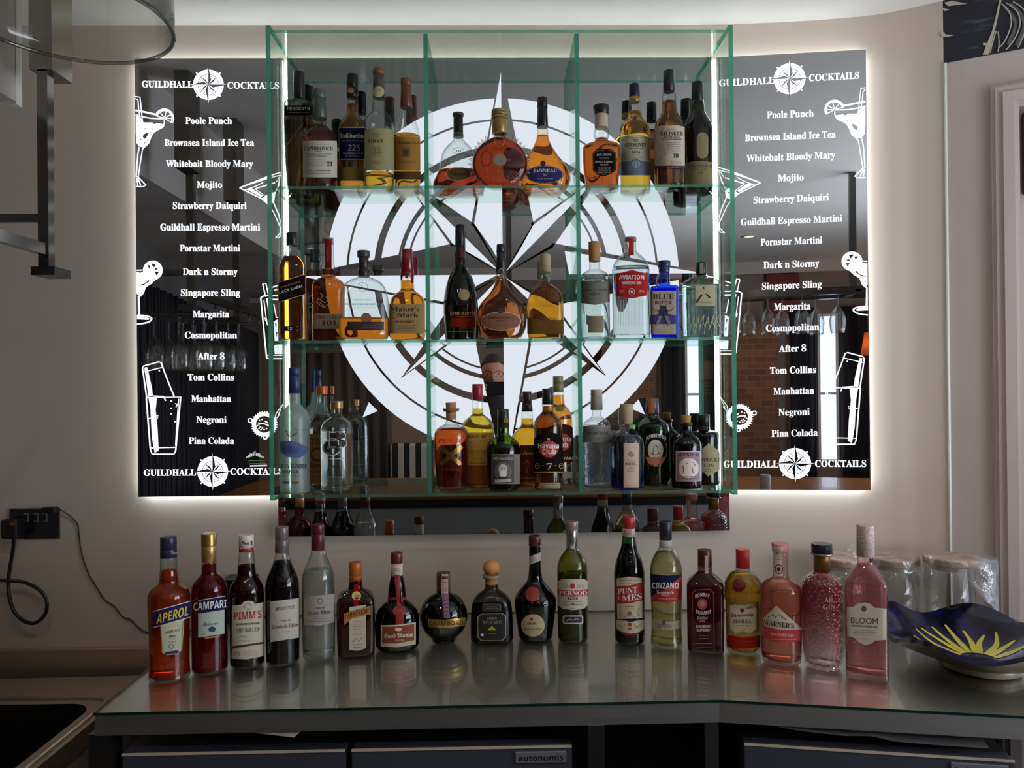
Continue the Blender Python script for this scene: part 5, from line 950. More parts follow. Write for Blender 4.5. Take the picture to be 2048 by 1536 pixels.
b('gin_bottle', 'clear bottle fading to deep blue foot, cream stopper, pale strip label with spiral', ('s', 2, 1254, -.112),
  [(845, 11), (857, 12), (861, 17), (867, 25), (875, 31), (884, 33.4), (896, 34), (980, 33.6), (988, 32)], [(808, 847, 13.4, 12, capm((158, 142, 114), 0, .7))], (870, (225, 234, 240)), ((238, 243, 246), (105, 118, 145), 2., 1., 0, 60, (.0, .055, (70, 112, 225))), lmat=liquid((225, 234, 242), 1.34, 0, 40, (.0, .05, (60, 100, 220))), decor=[
  ('label', R(1247.5, 886, 1277, 975), (200, 176, 154)), ('s', [(1262+6*(1-q/22)*math.cos(q*.75), 908+6*(1-q/22)*math.sin(q*.75)) for q in range(21)], 1.3, (70, 54, 110)), ('l', 1250, 1274, 920, 921, 1, (120, 100, 100)), ('t', 'KEEL', 's', 1262, 927.5, 22, 5.5, (70, 60, 80)), ('t', 'GIN', 's', 1263, 935.5, 10, 4, (120, 104, 110)), ('l', 1255, 1269, 941, 942, 1, (120, 100, 100)), ('p', R(1250, 970, 1274, 971), (190, 120, 110))], group=T3)
b('gin_bottle', 'green glass gin bottle with dark copper-banded cap and oval black label showing a ship', ('s', 2, 1305, -.048),
  [(827, 12.8), (834, 13.4), (838, 18), (843, 26), (850, 33), (860, 34), (872, 34.5), (984, 34)], [(796, 828, 12.4, 13.4, capm((44, 42, 52)))], (838, (130, 160, 96)), ((196, 222, 196), (62, 96, 62), 1.8), decor=[
  ('neck_label', R(1297, 797, 1309, 827), paper((150, 98, 66))), ('label', ell(1311, 900, 22.5, 33), (30, 32, 36)), ('s', ell(1311, 900, 22, 32.5), .9, True, GOLD), ('p', ell(1311, 900, 15, 21), (190, 186, 166)), ('s', [(1306, 907), (1308, 892), (1311, 889), (1314, 893), (1317, 907)], 1.4, (70, 68, 60)), ('s', [(1303, 907), (1311, 910), (1320, 906)], 1.8, (70, 68, 60)), ('t', 'PLYMOUTH GIN', 'S', 1312, 877, 38, 6.5, 0, 6, WHT), ('p', [(1292, 914), (1330, 914), (1326, 924), (1311, 932), (1297, 925)], (170, 108, 70))], group=T3)
b('gin_bottle', 'near-black brown apothecary bottle with light cork and mauve square label', ('s', 2, 1373, -.111),
  [(850, 10), (860, 10.4), (866, 13), (872, 20), (879, 26.5), (887, 29.5), (896, 30), (985, 29.5)], [(831, 846, 9.6, 8.6, cork), (845, 851, 12, 12, capm((30, 22, 20)), None, 'stopper_lip')], (872, (52, 28, 16)), ((74, 44, 30), (18, 14, 12), 1.2), decor=[
  ('label', R(1352, 902, 1401, 963), (205, 190, 190)), ('p', R(1354, 904, 1399, 961), (142, 118, 132)), ('p', ell(1377, 936, 20, 20), (214, 200, 190)), ('s', [(1368, 945), (1366, 932), (1374, 926), (1386, 924), (1390, 931), (1384, 936), (1386, 946)], 1.6, (70, 54, 50)), ('s', [(1366, 946), (1390, 946)], 1.6, (70, 54, 50)), ('t', 'MONKEY 47', 'b', 1377, 911, 40, 6, 0, 3, (50, 34, 40)), ('l', 1364, 1392, 953, 957, 2, (70, 54, 60))], group=T3)
b('gin_bottle', 'black square-shouldered bottle with black stopper and olive diamond label, far right of bottom shelf', ('s', 2, 1408, -.044),
  [(851, 11.5), (859, 12), (861, 15), (863, 25), (868, 29), (878, 29.8), (980, 29.5)], [(829, 852, 11.4, 11.8, blackcap)], (866, (26, 24, 26)), ((44, 44, 48), (12, 12, 14), 1.2), k=1, decor=[
  ('label', [(1398, 905), (1417, 886), (1441, 905), (1441, 938), (1416, 953), (1398, 936)], (172, 162, 126)), ("t", "HENDRICK'S", 'b', 1415, 919, 50, 7.5, INK), ('t', 'GIN', 'b', 1418, 931, 20, 5, INK), ('s', [(1400, 906), (1417, 889), (1439, 906), (1439, 937), (1416, 950), (1400, 935)], .7, True, (110, 100, 72)), ('l', 1408, 1424, 938, 942, 2, GREY)], group=T3)
# ---- the row on the counter, left to right
b('aperitif_bottle', 'orange-red aperitif bottle with navy cap and slanting blue label, first of the counter row', ('c', 339.5, 1368),
  [(1113, 15.5), (1138, 16), (1150, 17.6), (1163, 18.2), (1168, 22), (1175, 31), (1184, 38), (1195, 39.5), (1230, 38.8), (1280, 37), (1320, 37), (1350, 38.5), (1366, 39)], [(1073, 1097, 15.4, 15.6, capm((38, 40, 64))), (1097, 1114, 15.8, 15.8, capm((36, 38, 66)), None, 'neck_band')], (1140, (250, 92, 40)), CG2, floor=8, decor=[
  ('t', 'Aperol', 'I', 351, 1106, 16, 4.5, GOLD), ('label', SL(307, 1223, 381, 1202, 33), (40, 44, 84)), ('p', SL(307, 1222, 381, 1201, 1.5), WHT), ('p', SL(307, 1254, 381, 1233, 1.5), WHT), ('t', 'APEROL', 'I', 344, 1230, 62, 18, -.29, (240, 180, 60)),
  ('label', [(321, 1250), (367, 1238), (366, 1262), (363, 1300), (352, 1308), (334, 1310), (324, 1304)], (206, 200, 170)), ('s', [(322, 1252), (325, 1302), (335, 1308), (352, 1306), (362, 1299), (365, 1242)], 1.6, (110, 130, 70)), ('t', 'APERITIVO', 'i', 344, 1262, 28, 5, -.2, INK), ('t', '1919', 'b', 344, 1272, 12, 4.5, -.1, INK), ('l', 334, 354, 1277, 1283, 2, GREY), ('s', ell(342.5, 1292, 4, 4.5), 1.2, True, GREY), ('p', SL(331, 1303, 356, 1299, 6), (44, 46, 80))], group=T4)
b('bitter_bottle', 'deep red bitter bottle with gold screw cap and navy banner above pale label', ('c', 420, 1352),
  [(1122, 13.6), (1130, 14), (1147, 14.6), (1152, 19), (1159, 26), (1168, 31.5), (1180, 33.6), (1200, 33.8), (1345, 34)], [(1066, 1090, 14.2, 14.4, gold, 'grip'), (1090, 1123, 14.2, 13.8, solid((196, 162, 102), .35, .7), None, 'foil')], (1128, (160, 22, 30)), CG2, decor=[
  ('label', SL(397, 1201, 450, 1192, 26), (36, 40, 74)), ('p', SL(397, 1200, 450, 1191, 1.5), (190, 200, 190)), ('t', 'CAMPARI', 'S', 420, 1210, 64, 15, -.1, (232, 228, 222)), ('label', SL(397, 1227, 448, 1219, 48), (178, 196, 184)), ('t', 'Milano', 'c', 420, 1246, 32, 9, -.12, (80, 90, 90)), ('p', ell(424, 1258, 7, 5.5), (50, 62, 84)), ('s', [(410, 1236), (436, 1232)], 1, GREY), ('l', 402, 412, 1266, 1268, 1, GREY), ('p', SL(410, 1274, 438, 1270, 3), (196, 110, 60))], group=T4)
b('liqueur_bottle', 'dark brown-red bottle with white striped cap and cream label in red capitals', ('c', 495, 1341),
  [(1101, 14), (1115, 15.4), (1128, 16.5), (1150, 19), (1157, 23), (1165, 28), (1175, 32), (1190, 33.4), (1335, 32.5)], [(1069, 1094, 14.4, 14.4, capm((205, 196, 190))), (1094, 1102, 14.4, 14.4, capm((150, 40, 44)), None, 'neck_band')], (1130, (66, 16, 14)), CG2, decor=[
  ('t', 'No1', 'b', 495, 1086, 22, 8, (90, 40, 44)), ('s', [(481, 1097.5), (509, 1097.5)], 1.6, WHT), ('label', [(465, 1211), (483, 1209), (488, 1203), (497, 1201), (506, 1203), (510, 1208), (526, 1204), (526, 1312), (495, 1318), (464, 1317)], (212, 194, 172)), ('s', ell(496, 1213, 6.5, 6), 1.2, True, (150, 120, 80)), ("t", "PIMM'S", 'S', 495.5, 1230, 53, 15, -.08, (165, 40, 48)), ('t', 'BORN IN LONDON', 'S', 496, 1247, 44, 3.6, -.06, INK), ('t', 'THE No1 CUP', 'b', 496, 1259, 44, 8, -.06, (110, 80, 80)), ('s', [(475, 1275), (485, 1271), (497, 1274)], .8, GREY), ('l', 475, 515, 1280, 1281, 1, GREY), ('p', SL(464, 1292, 526, 1283, 4), (70, 22, 28)), ('s', ell(476, 1307, 4, 4), 1.4, True, (150, 120, 100)), ('l', 485, 518, 1301, 1309, 3, (196, 150, 140))], group=T4)
b('liqueur_bottle', 'near-black blackcurrant liqueur bottle with grey foil cap and plain cream label', ('c', 566, 1334),
  [(1103, 13), (1112, 14), (1124, 17.5), (1138, 23), (1152, 29), (1164, 32), (1176, 33), (1328, 32.2)], [(1053, 1078, 12.8, 13, capm((112, 104, 104), .3)), (1078, 1104, 13, 13.6, capm((104, 96, 96), .3), None, 'foil')], (1122, (30, 12, 20)), CG2, decor=[
  ('label', [(541, 1203), (597, 1196), (597, 1275), (541, 1284)], (206, 192, 178)), ('t', 'BRIOTTET', 'S', 570, 1216, 37, 6, -.12, (60, 44, 66)), ('t', 'Creme de', 'i', 571, 1240, 20, 5, -.1, (130, 90, 90)), ('t', 'Cassis de Dijon', 'i', 570, 1251, 50, 8, -.1, (110, 60, 66)), ('s', [(548, 1228), (556, 1244), (550, 1258), (560, 1266)], .8, (190, 176, 164)), ('l', 562, 580, 1262, 1263, 1, GREY)], group=T4)
b('liqueur_bottle', 'clear sloping liqueur bottle with burgundy cap and white translucent label', ('c', 638, 1325),
  [(1098, 12.6), (1106, 14.5), (1120, 20), (1136, 27), (1148, 30.5), (1160, 31.8), (1250, 32), (1315, 31)], [(1048, 1067, 12.4, 12.8, capm((84, 26, 38))), (1067, 1099, 12.8, 13, capm((80, 24, 36)), None, 'foil')], (1140, (236, 236, 230)), CG2, floor=12, decor=[
  ('label', [(609, 1194), (669, 1187), (669, 1244), (640, 1251), (609, 1250)], paper((186, 178, 168), 1.3, .35)), ('s', ell(640, 1202, 5, 5), 1.3, True, (80, 72, 80)), ('l', 620, 662, 1209, 1210, 1, GREY), ('t', 'Creme de', 'i', 639, 1215, 20, 5, -.08, (90, 80, 80)), ('t', 'Cassis Blanc', 'i', 639, 1224, 46, 8, -.08, (80, 64, 70)), ('l', 616, 664, 1232, 1242, 3, GREY)], group=T4)
b('liqueur_bottle', 'square brown orange-liqueur bottle with copper cap, red neck ribbon and round cream seal', ('c', 712.5, 1315),
  [(1156, 12.6), (1166, 13), (1176, 14.5), (1181, 21), (1186, 29), (1192, 34.5), (1200, 37), (1230, 37.4), (1308, 36)], [(1124, 1150, 12.4, 12.6, capm((168, 88, 32))), (1150, 1158, 13, 13, capm((150, 76, 28)), None, 'neck_band')], (1166, (140, 74, 30)), ((205, 180, 150), (60, 40, 24), 1.8), k=.95, n=6, decor=[
  ('ribbon', R(708, 1168, 717, 1212), paper((130, 26, 30))), ('seal', ell(713, 1191, 9, 8.5), (206, 186, 120)), ('t', '1849', 'b', 713, 1191, 9, 3.5, INK), ('label', [(699, 1214), (731, 1209), (731, 1296), (717, 1301), (699, 1300)], (206, 188, 166)), ('label', [(689, 1227), (700, 1222), (740, 1211), (740, 1228), (705, 1236), (689, 1250)], paper((168, 116, 62))), ('t', 'COINTREAU', 'b', 714, 1226, 46, 9, -.26, (40, 26, 18)), ('l', 704, 726, 1242, 1268, 6, (190, 120, 100)), ('s', [(705, 1284), (712, 1276), (718, 1282), (724, 1274)], .9, (90, 80, 76)), ('l', 704, 726, 1288, 1294, 2, GREY)], group=T4)
b('liqueur_bottle', 'bulbous dark bottle with maroon cap, red ribbon with wax seal and orange-brown label', ('c', 795, 1306),
  [(1148, 11.8), (1156, 13), (1168, 15.5), (1182, 17.3), (1192, 17.6), (1199, 17.8), (1203, 22), (1210, 31), (1220, 38.5), (1232, 42.5), (1250, 43.8), (1285, 43), (1300, 41)], [(1105, 1126, 11.6, 11.8, capm((88, 28, 32))), (1126, 1150, 12, 12.2, paper((200, 186, 170)), None, 'neck_label')], (1152, (64, 30, 18)), ((96, 90, 66), (22, 24, 18), 1.3), k=.8, decor=[
  ('l', 784, 803, 1131, 1141, 3, (120, 60, 50)), ('s', [(782, 1145), (806, 1145)], 2, (150, 60, 50)), ('ribbon', [(788, 1150), (800, 1150), (798, 1185), (803, 1212), (795, 1212), (792, 1185)], solid((142, 34, 40), .5)), ('ribbon', R(776.5, 1194, 812, 1200), solid((142, 34, 40), .5)), ('seal', ell(799, 1221.5, 13, 11), solid((132, 28, 36), .45, bump=.6, scale=200)), ('ribbon', R(791.5, 1231, 806.5, 1252), solid((142, 34, 40), .5)),
  ('label', [(763, 1250), (795, 1249), (830, 1244), (830, 1288), (795, 1294), (763, 1293)], (206, 190, 168)), ('p', [(766, 1253), (795, 1252), (827, 1247), (827, 1280), (795, 1286), (766, 1286)], (122, 58, 36)), ('p', ell(797, 1258, 7, 3.5), (210, 190, 160)), ('t', 'Grand Marnier', 'f', 797, 1270, 54, 8.5, -.06, (226, 214, 196)), ('t', 'LIQUEUR', 'b', 798, 1279.5, 18, 2.8, (220, 190, 150))], group=T4)
b('liqueur_bottle', 'spherical black raspberry liqueur bottle with short gold cap and gold waistband', ('c', 888, 1290),
  [(1178, 13.6), (1186, 14), (1190, 24), (1196, 33), (1206, 41), (1218, 46), (1231, 47.8), (1244, 46), (1256, 41.5), (1266, 34), (1274, 26), (1279, 23.8), (1284, 24)], [(1145, 1181, 14, 14, solid((150, 116, 60), .25, .8))], (1192, (34, 12, 26)), ((66, 46, 58), (16, 12, 16), 1.2), decor=[
  ('ribbon', R(883, 1148, 896, 1187), paper((176, 150, 132))), ('l', 884, 895, 1164, 1182, 6, (60, 40, 44)), ('p', R(883.5, 1152, 895.5, 1158), (70, 30, 40)), ('ribbon', [(883, 1188), (897, 1188), (900, 1236), (888, 1236)], paper((120, 96, 112))), ('l', 886, 897, 1192, 1230, 6, (60, 40, 60)), ('label', [(857, 1237), (888, 1239), (930, 1234), (930, 1251), (888, 1256), (857, 1253)], solid((176, 142, 66), .3, .7)), ('t', 'CHAMBORD', 'S', 892, 1246, 66, 8.5, -.03, (44, 30, 22))], group=T4)
b('liqueur_bottle', 'matte grey-black coffee liqueur bottle with round cork stopper and black octagonal label', ('c', 984, 1288),
  [(1167, 12.6), (1176, 13.4), (1182, 19), (1189, 28), (1197, 35), (1206, 39), (1220, 41), (1250, 42.3), (1280, 42.5)], [(1120, 1150, 17, 17, capm((176, 126, 70), 0, .7), 'ball'), (1149, 1155, 17.8, 17.8, capm((130, 118, 104), 0, .3), None, 'stopper_lip'), (1155, 1168, 12.6, 12.4, capm((170, 120, 66), 0, .8), None, 'stopper')], (1212, (18, 16, 16)), gmat=glass((150, 146, 136), (86, 82, 76), 1.2, .6, 0, 60, None, .2), k=.7, n=3, decor=[
  ('label', RR(966, 1208, 1001, 1222, 3), capm((38, 36, 34))), ('s', RR(966, 1208, 1001, 1222, 3), .9, True, GREY), ('l', 970, 997, 1213, 1217, 2, GREY), ('label', [(957, 1234), (963, 1228), (1004, 1227), (1010, 1233), (1010, 1274), (1004, 1280), (963, 1280), (957, 1274)], capm((24, 22, 22))), ('s', [(957, 1234), (963, 1228), (1004, 1227), (1010, 1233), (1010, 1274), (1004, 1280), (963, 1280), (957, 1274)], 1.2, True, (190, 165, 120)), ('t', 'PATRON', 'b', 984, 1236, 18, 4, (150, 148, 140)), ('t', 'XO CAFE', 'b', 984, 1244, 36, 6.5, (120, 118, 108)), ('p', [(974, 1260), (984, 1251), (993, 1260)], (150, 140, 40)), ('l', 974, 994, 1266, 1267, 1, GREY), ('p', ell(965.5, 1269, 3, 2.5), (205, 200, 196))], group=T4)
b('liqueur_bottle', 'black bell-shouldered bottle with white neck ribbon, red wax seal and round cream label', ('c', 1071.5, 1286),
  [(1089, 11.5), (1100, 11.6), (1130, 12), (1150, 13.5), (1160, 16), (1170, 23), (1180, 32), (1190, 39), (1198, 42), (1206, 42), (1230, 39.5), (1265, 35), (1280, 34)], [(1071, 1090, 12, 12.6, capm((70, 24, 24)))], (1150, (30, 18, 14)), ((58, 42, 34), (14, 12, 10), 1.2), decor=[
  ('neck_label', [(1059, 1113), (1083, 1104), (1083, 1120), (1059, 1130)], paper((180, 172, 160))), ('seal', ell(1065.5, 1188, 14.5, 14.5), solid((140, 36, 40), .5, bump=.4, scale=120)), ('label', ell(1066, 1250.5, 23, 22.5), (206, 182, 140)), ('p', ell(1063.5, 1238, 2.8, 3.4), (150, 40, 40)), ('t', 'DOM', 'b', 1064, 1246, 18, 6, (60, 40, 30)), ('t', 'BENEDICTINE', 'b', 1066, 1257.5, 34, 3.6, (130, 90, 60)), ('s', [(1052, 1263), (1080, 1261)], .7, (120, 90, 60))], group=T4)
b('pastis_bottle', 'olive green bottle with silver foil neck and cream label with red band', ('c', 1146, 1288),
  [(1095, 11.4), (1100, 13), (1108, 19), (1118, 25.5), (1130, 29.5), (1142, 30.5), (1283, 30)], [(1042, 1059, 12.6, 12.8, capm((130, 114, 108), .2)), (1058, 1098, 11, 11.8, silver, None, 'foil')], (1148, (150, 156, 50)), ((186, 192, 100), (56, 64, 26), 1.6), decor=[
  ('label', [(1117, 1162), (1124, 1158), (1168, 1158), (1175, 1162), (1175, 1210), (1168, 1217), (1146, 1220), (1124, 1217), (1117, 1210)], (204, 188, 170)), ('p', ell(1145, 1172, 5, 5.5), (160, 44, 48)), ('l', 1122, 1138, 1170, 1174, 2, (150, 130, 110)), ('l', 1152, 1170, 1170, 1174, 2, (150, 130, 110)), ('p', [(1116.5, 1178), (1146, 1181), (1175, 1178), (1175, 1190), (1146, 1193), (1116.5, 1190)], (160, 40, 44)), ('t', 'PERNOD', 'b', 1146, 1185.5, 54, 9, WHT), ('p', R(1136, 1194, 1155, 1198), (50, 40, 70)), ('t', 'PARIS', 's', 1145.5, 1196, 12, 2.6, WHT), ('l', 1126, 1166, 1201, 1203, 1, (70, 56, 50)), ('l', 1124, 1168, 1207, 1209, 1, GREY), ('p', [(1143, 1205), (1149, 1205), (1146, 1209)], INK), ('s', [(1122, 1213), (1146, 1216), (1170, 1213)], .7, GREY),
  ('label', RR(1127, 1230, 1165, 1247, 3), (214, 206, 190)), ('p', RR(1129.5, 1232.5, 1162.5, 1244.5, 2), (38, 30, 52)), ('s', [(1134, 1241), (1140, 1237), (1146, 1240), (1152, 1236), (1158, 1239)], .9, WHT)], group=T4)
b('vermouth_bottle', 'near-black vermouth bottle with red cap, green neck and red-banded cream label', ('c', 1260, 1291),
  [(1071, 12.6), (1082, 14), (1092, 15.5), (1106, 20), (1120, 25.5), (1134, 29), (1148, 30.5), (1285, 30.4)], [(1033, 1056, 12, 12.6, capm((156, 38, 44))), (1056, 1072, 12.6, 12.8, paper((205, 186, 176)), None, 'neck_label')], (1090, (40, 22, 12)), ((120, 170, 96), (28, 40, 22), 1.4), decor=[
  ('t', 'PUNT', 'b', 1256, 1061.5, 15, 4, (150, 40, 40)), ('t', 'E MES', 'b', 1256, 1067, 15, 4, (150, 40, 40)), ('label', [(1234, 1157), (1258, 1153), (1283, 1156), (1285, 1236), (1235, 1238)], (204, 188, 162)), ('l', 1240, 1280, 1160, 1166, 2, (150, 120, 80)), ('p', [(1233, 1172), (1262, 1170), (1284, 1164), (1284, 1200), (1262, 1206), (1233, 1207)], (158, 42, 40)), ('t', 'PUNT', 'b', 1255, 1181, 38, 12, -.12, WHT), ('t', 'E', 'b', 1239, 1195, 5, 7, WHT), ('t', 'MES', 'b', 1263.5, 1194, 38, 12, -.12, WHT), ('l', 1250, 1270, 1212, 1217, 2, (120, 100, 80)), ('s', [(1240, 1214), (1244, 1224), (1240, 1230), (1252, 1233), (1260, 1226), (1268, 1233), (1278, 1230), (1274, 1222), (1279, 1214)], 1.4, (170, 140, 90)), ('p', ell(1259.5, 1226, 4, 4), (150, 90, 50)),
  ('label', [(1234, 1239), (1252, 1241), (1260, 1244), (1270, 1241), (1287, 1239), (1287, 1256), (1275, 1264), (1260, 1267), (1246, 1263), (1234, 1256)], (206, 190, 166)), ('s', [(1234, 1238.5), (1252, 1239.5), (1260, 1242), (1270, 1239.5), (1287, 1238)], 2.4, (46, 44, 70)), ('p', ell(1259.5, 1248, 4, 3.6), (165, 44, 44)), ('p', ell(1259.5, 1256, 3.2, 2.6), (165, 44, 44)), ('s', [(1240, 1247), (1246, 1254), (1251, 1248)], 1.2, (170, 140, 90)), ('s', [(1268, 1248), (1274, 1254), (1280, 1246)], 1.2, (170, 140, 90)), ('s', [(1236, 1258), (1248, 1266), (1260, 1269), (1274, 1266), (1285, 1258)], 1.4, (165, 44, 44))], group=T4)
b('vermouth_bottle', 'pale yellow-green vermouth bottle with black cap and navy-and-red label', ('c', 1333.5, 1301),
  [(1092, 12.8), (1098, 14.5), (1106, 20), (1116, 25.8), (1128, 30), (1142, 32), (1180, 31.4), (1230, 29.6), (1262, 29.8), (1280, 31.2), (1296, 31.8)], [(1043, 1079, 12.2, 12.6, capm((32, 32, 46))), (1079, 1094, 12.6, 12.8, paper((176, 170, 165)), None, 'neck_label')], (1104, (238, 226, 168)), ((240, 244, 234), (136, 144, 116), 2.), floor=10, decor=[
  ('s', [(1319, 1086), (1343, 1086)], 1.6, (70, 70, 80)), ('label', [(1302, 1147), (1334, 1151), (1362, 1149), (1362, 1200), (1334, 1205), (1305, 1202)], (36, 38, 66)), ('p', [(1362, 1152), (1362, 1200), (1334, 1205), (1305, 1202), (1305, 1192), (1330, 1178)], (158, 46, 44)), ('t', 'CINZANO', 'S', 1331, 1171, 51, 12, (226, 220, 214)), ('t', 'Vermouth', 'c', 1330, 1183, 34, 8, (226, 210, 200)), ('t', 'BIANCO', 's', 1331, 1190, 16, 3, WHT), ('l', 1314, 1356, 1196, 1198, 1, (210, 150, 140)), ('label', [(1306, 1238), (1334, 1243), (1360, 1240), (1360, 1256), (1334, 1260), (1307, 1257)], (170, 160, 146)), ('p', ell(1328, 1244, 3, 5), (90, 80, 90)), ('l', 1312, 1348, 1249, 1253, 2, (100, 90, 86))], group=T4)
b('gin_bottle', 'square maroon gin bottle with dark maroon cap and thin white strip at its neck', ('c', 1411.5, 1308),
  [(1131, 13.6), (1143, 14), (1146, 17), (1154, 25), (1162, 33), (1166, 35.4), (1175, 35.8), (1300, 35.2)], [(1099, 1132, 13.6, 14, capm((74, 26, 36)))], (1146, (150, 44, 60)), ((196, 160, 164), (54, 24, 32), 1.8), k=.85, n=6, floor=7, decor=[
  ('ribbon', R(1409.5, 1111, 1416, 1147), paper((180, 160, 140))), ('s', [(1386, 1305), (1385, 1186), (1392, 1180), (1420, 1178), (1427, 1186), (1428, 1305)], 1, (140, 110, 80)), ('t', 'BOMBAY', 'S', 1405, 1192, 28, 7, 0, 3, (205, 190, 186)), ('p', ell(1405, 1208, 9.5, 11), (150, 70, 74)), ('p', ell(1405, 1207, 5, 6.5), (176, 112, 104)), ('t', 'BRAMBLE', 'S', 1407, 1222, 29, 7, 0, -3, (205, 190, 186)), ('t', 'Distilled', 'i', 1405, 1235, 20, 6, (190, 170, 168)), ('t', 'GIN', 'b', 1405, 1241.5, 10, 3.4, (190, 170, 168)), ('t', 'BLACKBERRY', 'S', 1407, 1252, 27, 5, (205, 190, 186)), ('t', 'RASPBERRY', 'S', 1407, 1259.5, 25, 5, (205, 190, 186)), ('l', 1396, 1420, 1270, 1276, 2, (150, 110, 110)), ('l', 1392, 1424, 1286, 1293, 2, (150, 120, 100))], group=T4)
b('gin_bottle', 'golden shaker-shaped gin bottle with red cap, dark red round seal and red foot band', ('c', 1487.5, 1313),
  [(1134, 13.4), (1141, 14), (1144, 20), (1150, 27), (1158, 32.5), (1168, 35.6), (1174, 35.2), (1177, 36.4), (1186, 36.5), (1189, 35.6), (1192, 37), (1199, 36.4), (1203, 34.4), (1220, 34.2), (1305, 33.6)], [(1098, 1135, 13.2, 13.6, capm((172, 40, 40)))], (1146, (250, 190, 62)), CG2, floor=9, decor=[
  ('seal', ell(1478, 1170.5, 13.5, 13.5), solid((112, 28, 34), .4, bump=.5, scale=150)), ('label', [(1455, 1201), (1486, 1205), (1517, 1201), (1517, 1266), (1486, 1270), (1456, 1266)], (168, 146, 92)), ('p', [(1461, 1212), (1470, 1208), (1486, 1210), (1502, 1208), (1512, 1212), (1510, 1236), (1512, 1258), (1500, 1266), (1486, 1263), (1472, 1266), (1461, 1258), (1463, 1236)], (214, 202, 180)), ('p', ell(1484, 1220, 4, 4.5), (60, 56, 56)), ('t', 'Tanqueray', 'i', 1485, 1229, 44, 7, -.06, INK), ('t', 'SEVILLA', 'b', 1485, 1242, 34, 7.5, (50, 36, 30)), ('l', 1472, 1500, 1250, 1251, 1, GREY), ('s', ell(1486, 1258, 4, 3.6), .9, True, GOLD), ('label', [(1457, 1269), (1486, 1274), (1518, 1270), (1518, 1294), (1486, 1297), (1458, 1294)], (170, 46, 40)), ('l', 1470, 1504, 1280, 1283, 1, (190, 90, 80))], group=T4)
b('gin_bottle', 'peach-pink round-shouldered gin bottle with pink stopper and cream diamond label', ('c', 1563, 1334),
  [(1103, 14), (1130, 14.2), (1152, 15), (1157, 19), (1162, 28), (1170, 36), (1180, 39.4), (1195, 39.8), (1250, 39.2), (1300, 38.5), (1322, 37)], [(1086, 1104, 16.6, 15.4, capm((188, 124, 120), 0, .6))], (1160, (246, 160, 140)), ((252, 244, 240), (160, 116, 108), 2.), k=.9, floor=9, decor=[
  ('neck_label', [(1546, 1093), (1567, 1093), (1566, 1152), (1551, 1152)], (204, 176, 164)), ('s', ell(1558, 1138, 7, 9), 1.6, True, (60, 40, 40)), ('p', ell(1558, 1138, 3.4, 4.5), (60, 40, 40)), ('l', 1550, 1564, 1100, 1118, 4, (150, 120, 110)), ('label', [(1528, 1236), (1553, 1211), (1603, 1257), (1603, 1259), (1560, 1259), (1530, 1252)], (206, 190, 166)), ('s', [(1537, 1234), (1545, 1229), (1552, 1234), (1558, 1228), (1566, 1235), (1573, 1240)], 1.8, (80, 66, 56)), ("t", "WARNER'S", 'b', 1558, 1248, 58, 10, .13, INK), ('label', [(1528, 1252), (1560, 1259), (1602, 1259), (1602, 1281), (1565, 1286), (1529, 1276)], paper((200, 76, 84))), ('t', 'RHUBARB GIN', 'b', 1565, 1269, 44, 5, .06, (226, 180, 176)), ('l', 1535, 1598, 1277, 1279, 1, (226, 150, 146))], group=T4)
b('gin_bottle', 'crimson bottle fading to clear scaled foot, with dark stopper and gold neck foil', ('c', 1646, 1344),
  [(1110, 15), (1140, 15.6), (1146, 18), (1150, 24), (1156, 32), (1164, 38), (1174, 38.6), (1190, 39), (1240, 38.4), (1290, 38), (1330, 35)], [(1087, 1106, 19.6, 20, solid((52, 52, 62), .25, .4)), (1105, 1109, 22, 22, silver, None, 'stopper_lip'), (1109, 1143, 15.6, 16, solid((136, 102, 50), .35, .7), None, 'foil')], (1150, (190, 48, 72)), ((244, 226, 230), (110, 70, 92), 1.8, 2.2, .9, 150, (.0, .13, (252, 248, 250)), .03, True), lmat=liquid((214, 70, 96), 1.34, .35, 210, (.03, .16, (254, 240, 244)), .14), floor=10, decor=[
  ('t', 'AIL', 'b', 1659, 1199, 20, 9, (226, 190, 196)), ('t', 'GIN', 'b', 1658, 1213.5, 24, 9, (226, 190, 196))], group=T4)
b('gin_bottle', 'tall square pink bottle with patterned white stopper and cream label, last of the row', ('c', 1734, 1364),
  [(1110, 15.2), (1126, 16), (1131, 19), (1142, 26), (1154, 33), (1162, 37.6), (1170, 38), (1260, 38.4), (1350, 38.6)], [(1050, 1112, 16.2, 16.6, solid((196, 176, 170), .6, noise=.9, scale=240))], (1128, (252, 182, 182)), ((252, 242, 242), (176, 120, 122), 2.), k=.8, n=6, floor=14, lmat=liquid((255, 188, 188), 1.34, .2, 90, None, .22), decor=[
  ('label', [(1695, 1214), (1708, 1213), (1716, 1207), (1730, 1205), (1742, 1208), (1748, 1215), (1772, 1217), (1772, 1279), (1750, 1281), (1742, 1287), (1730, 1290), (1718, 1284), (1710, 1276), (1696, 1272)], (210, 190, 172)), ('p', ell(1728, 1217.5, 5, 6), (100, 72, 70)), ('t', 'BLOOM', 's', 1729, 1241, 52, 12, .04, (74, 54, 56)), ('t', 'JASMINE & ROSE GIN', 'S', 1729, 1252, 50, 3.4, .05, (74, 54, 56)), ('l', 1706, 1752, 1260, 1269, 3, (150, 130, 120)), ('l', 1718, 1742, 1276, 1278, 1, (150, 130, 120))], group=T4)
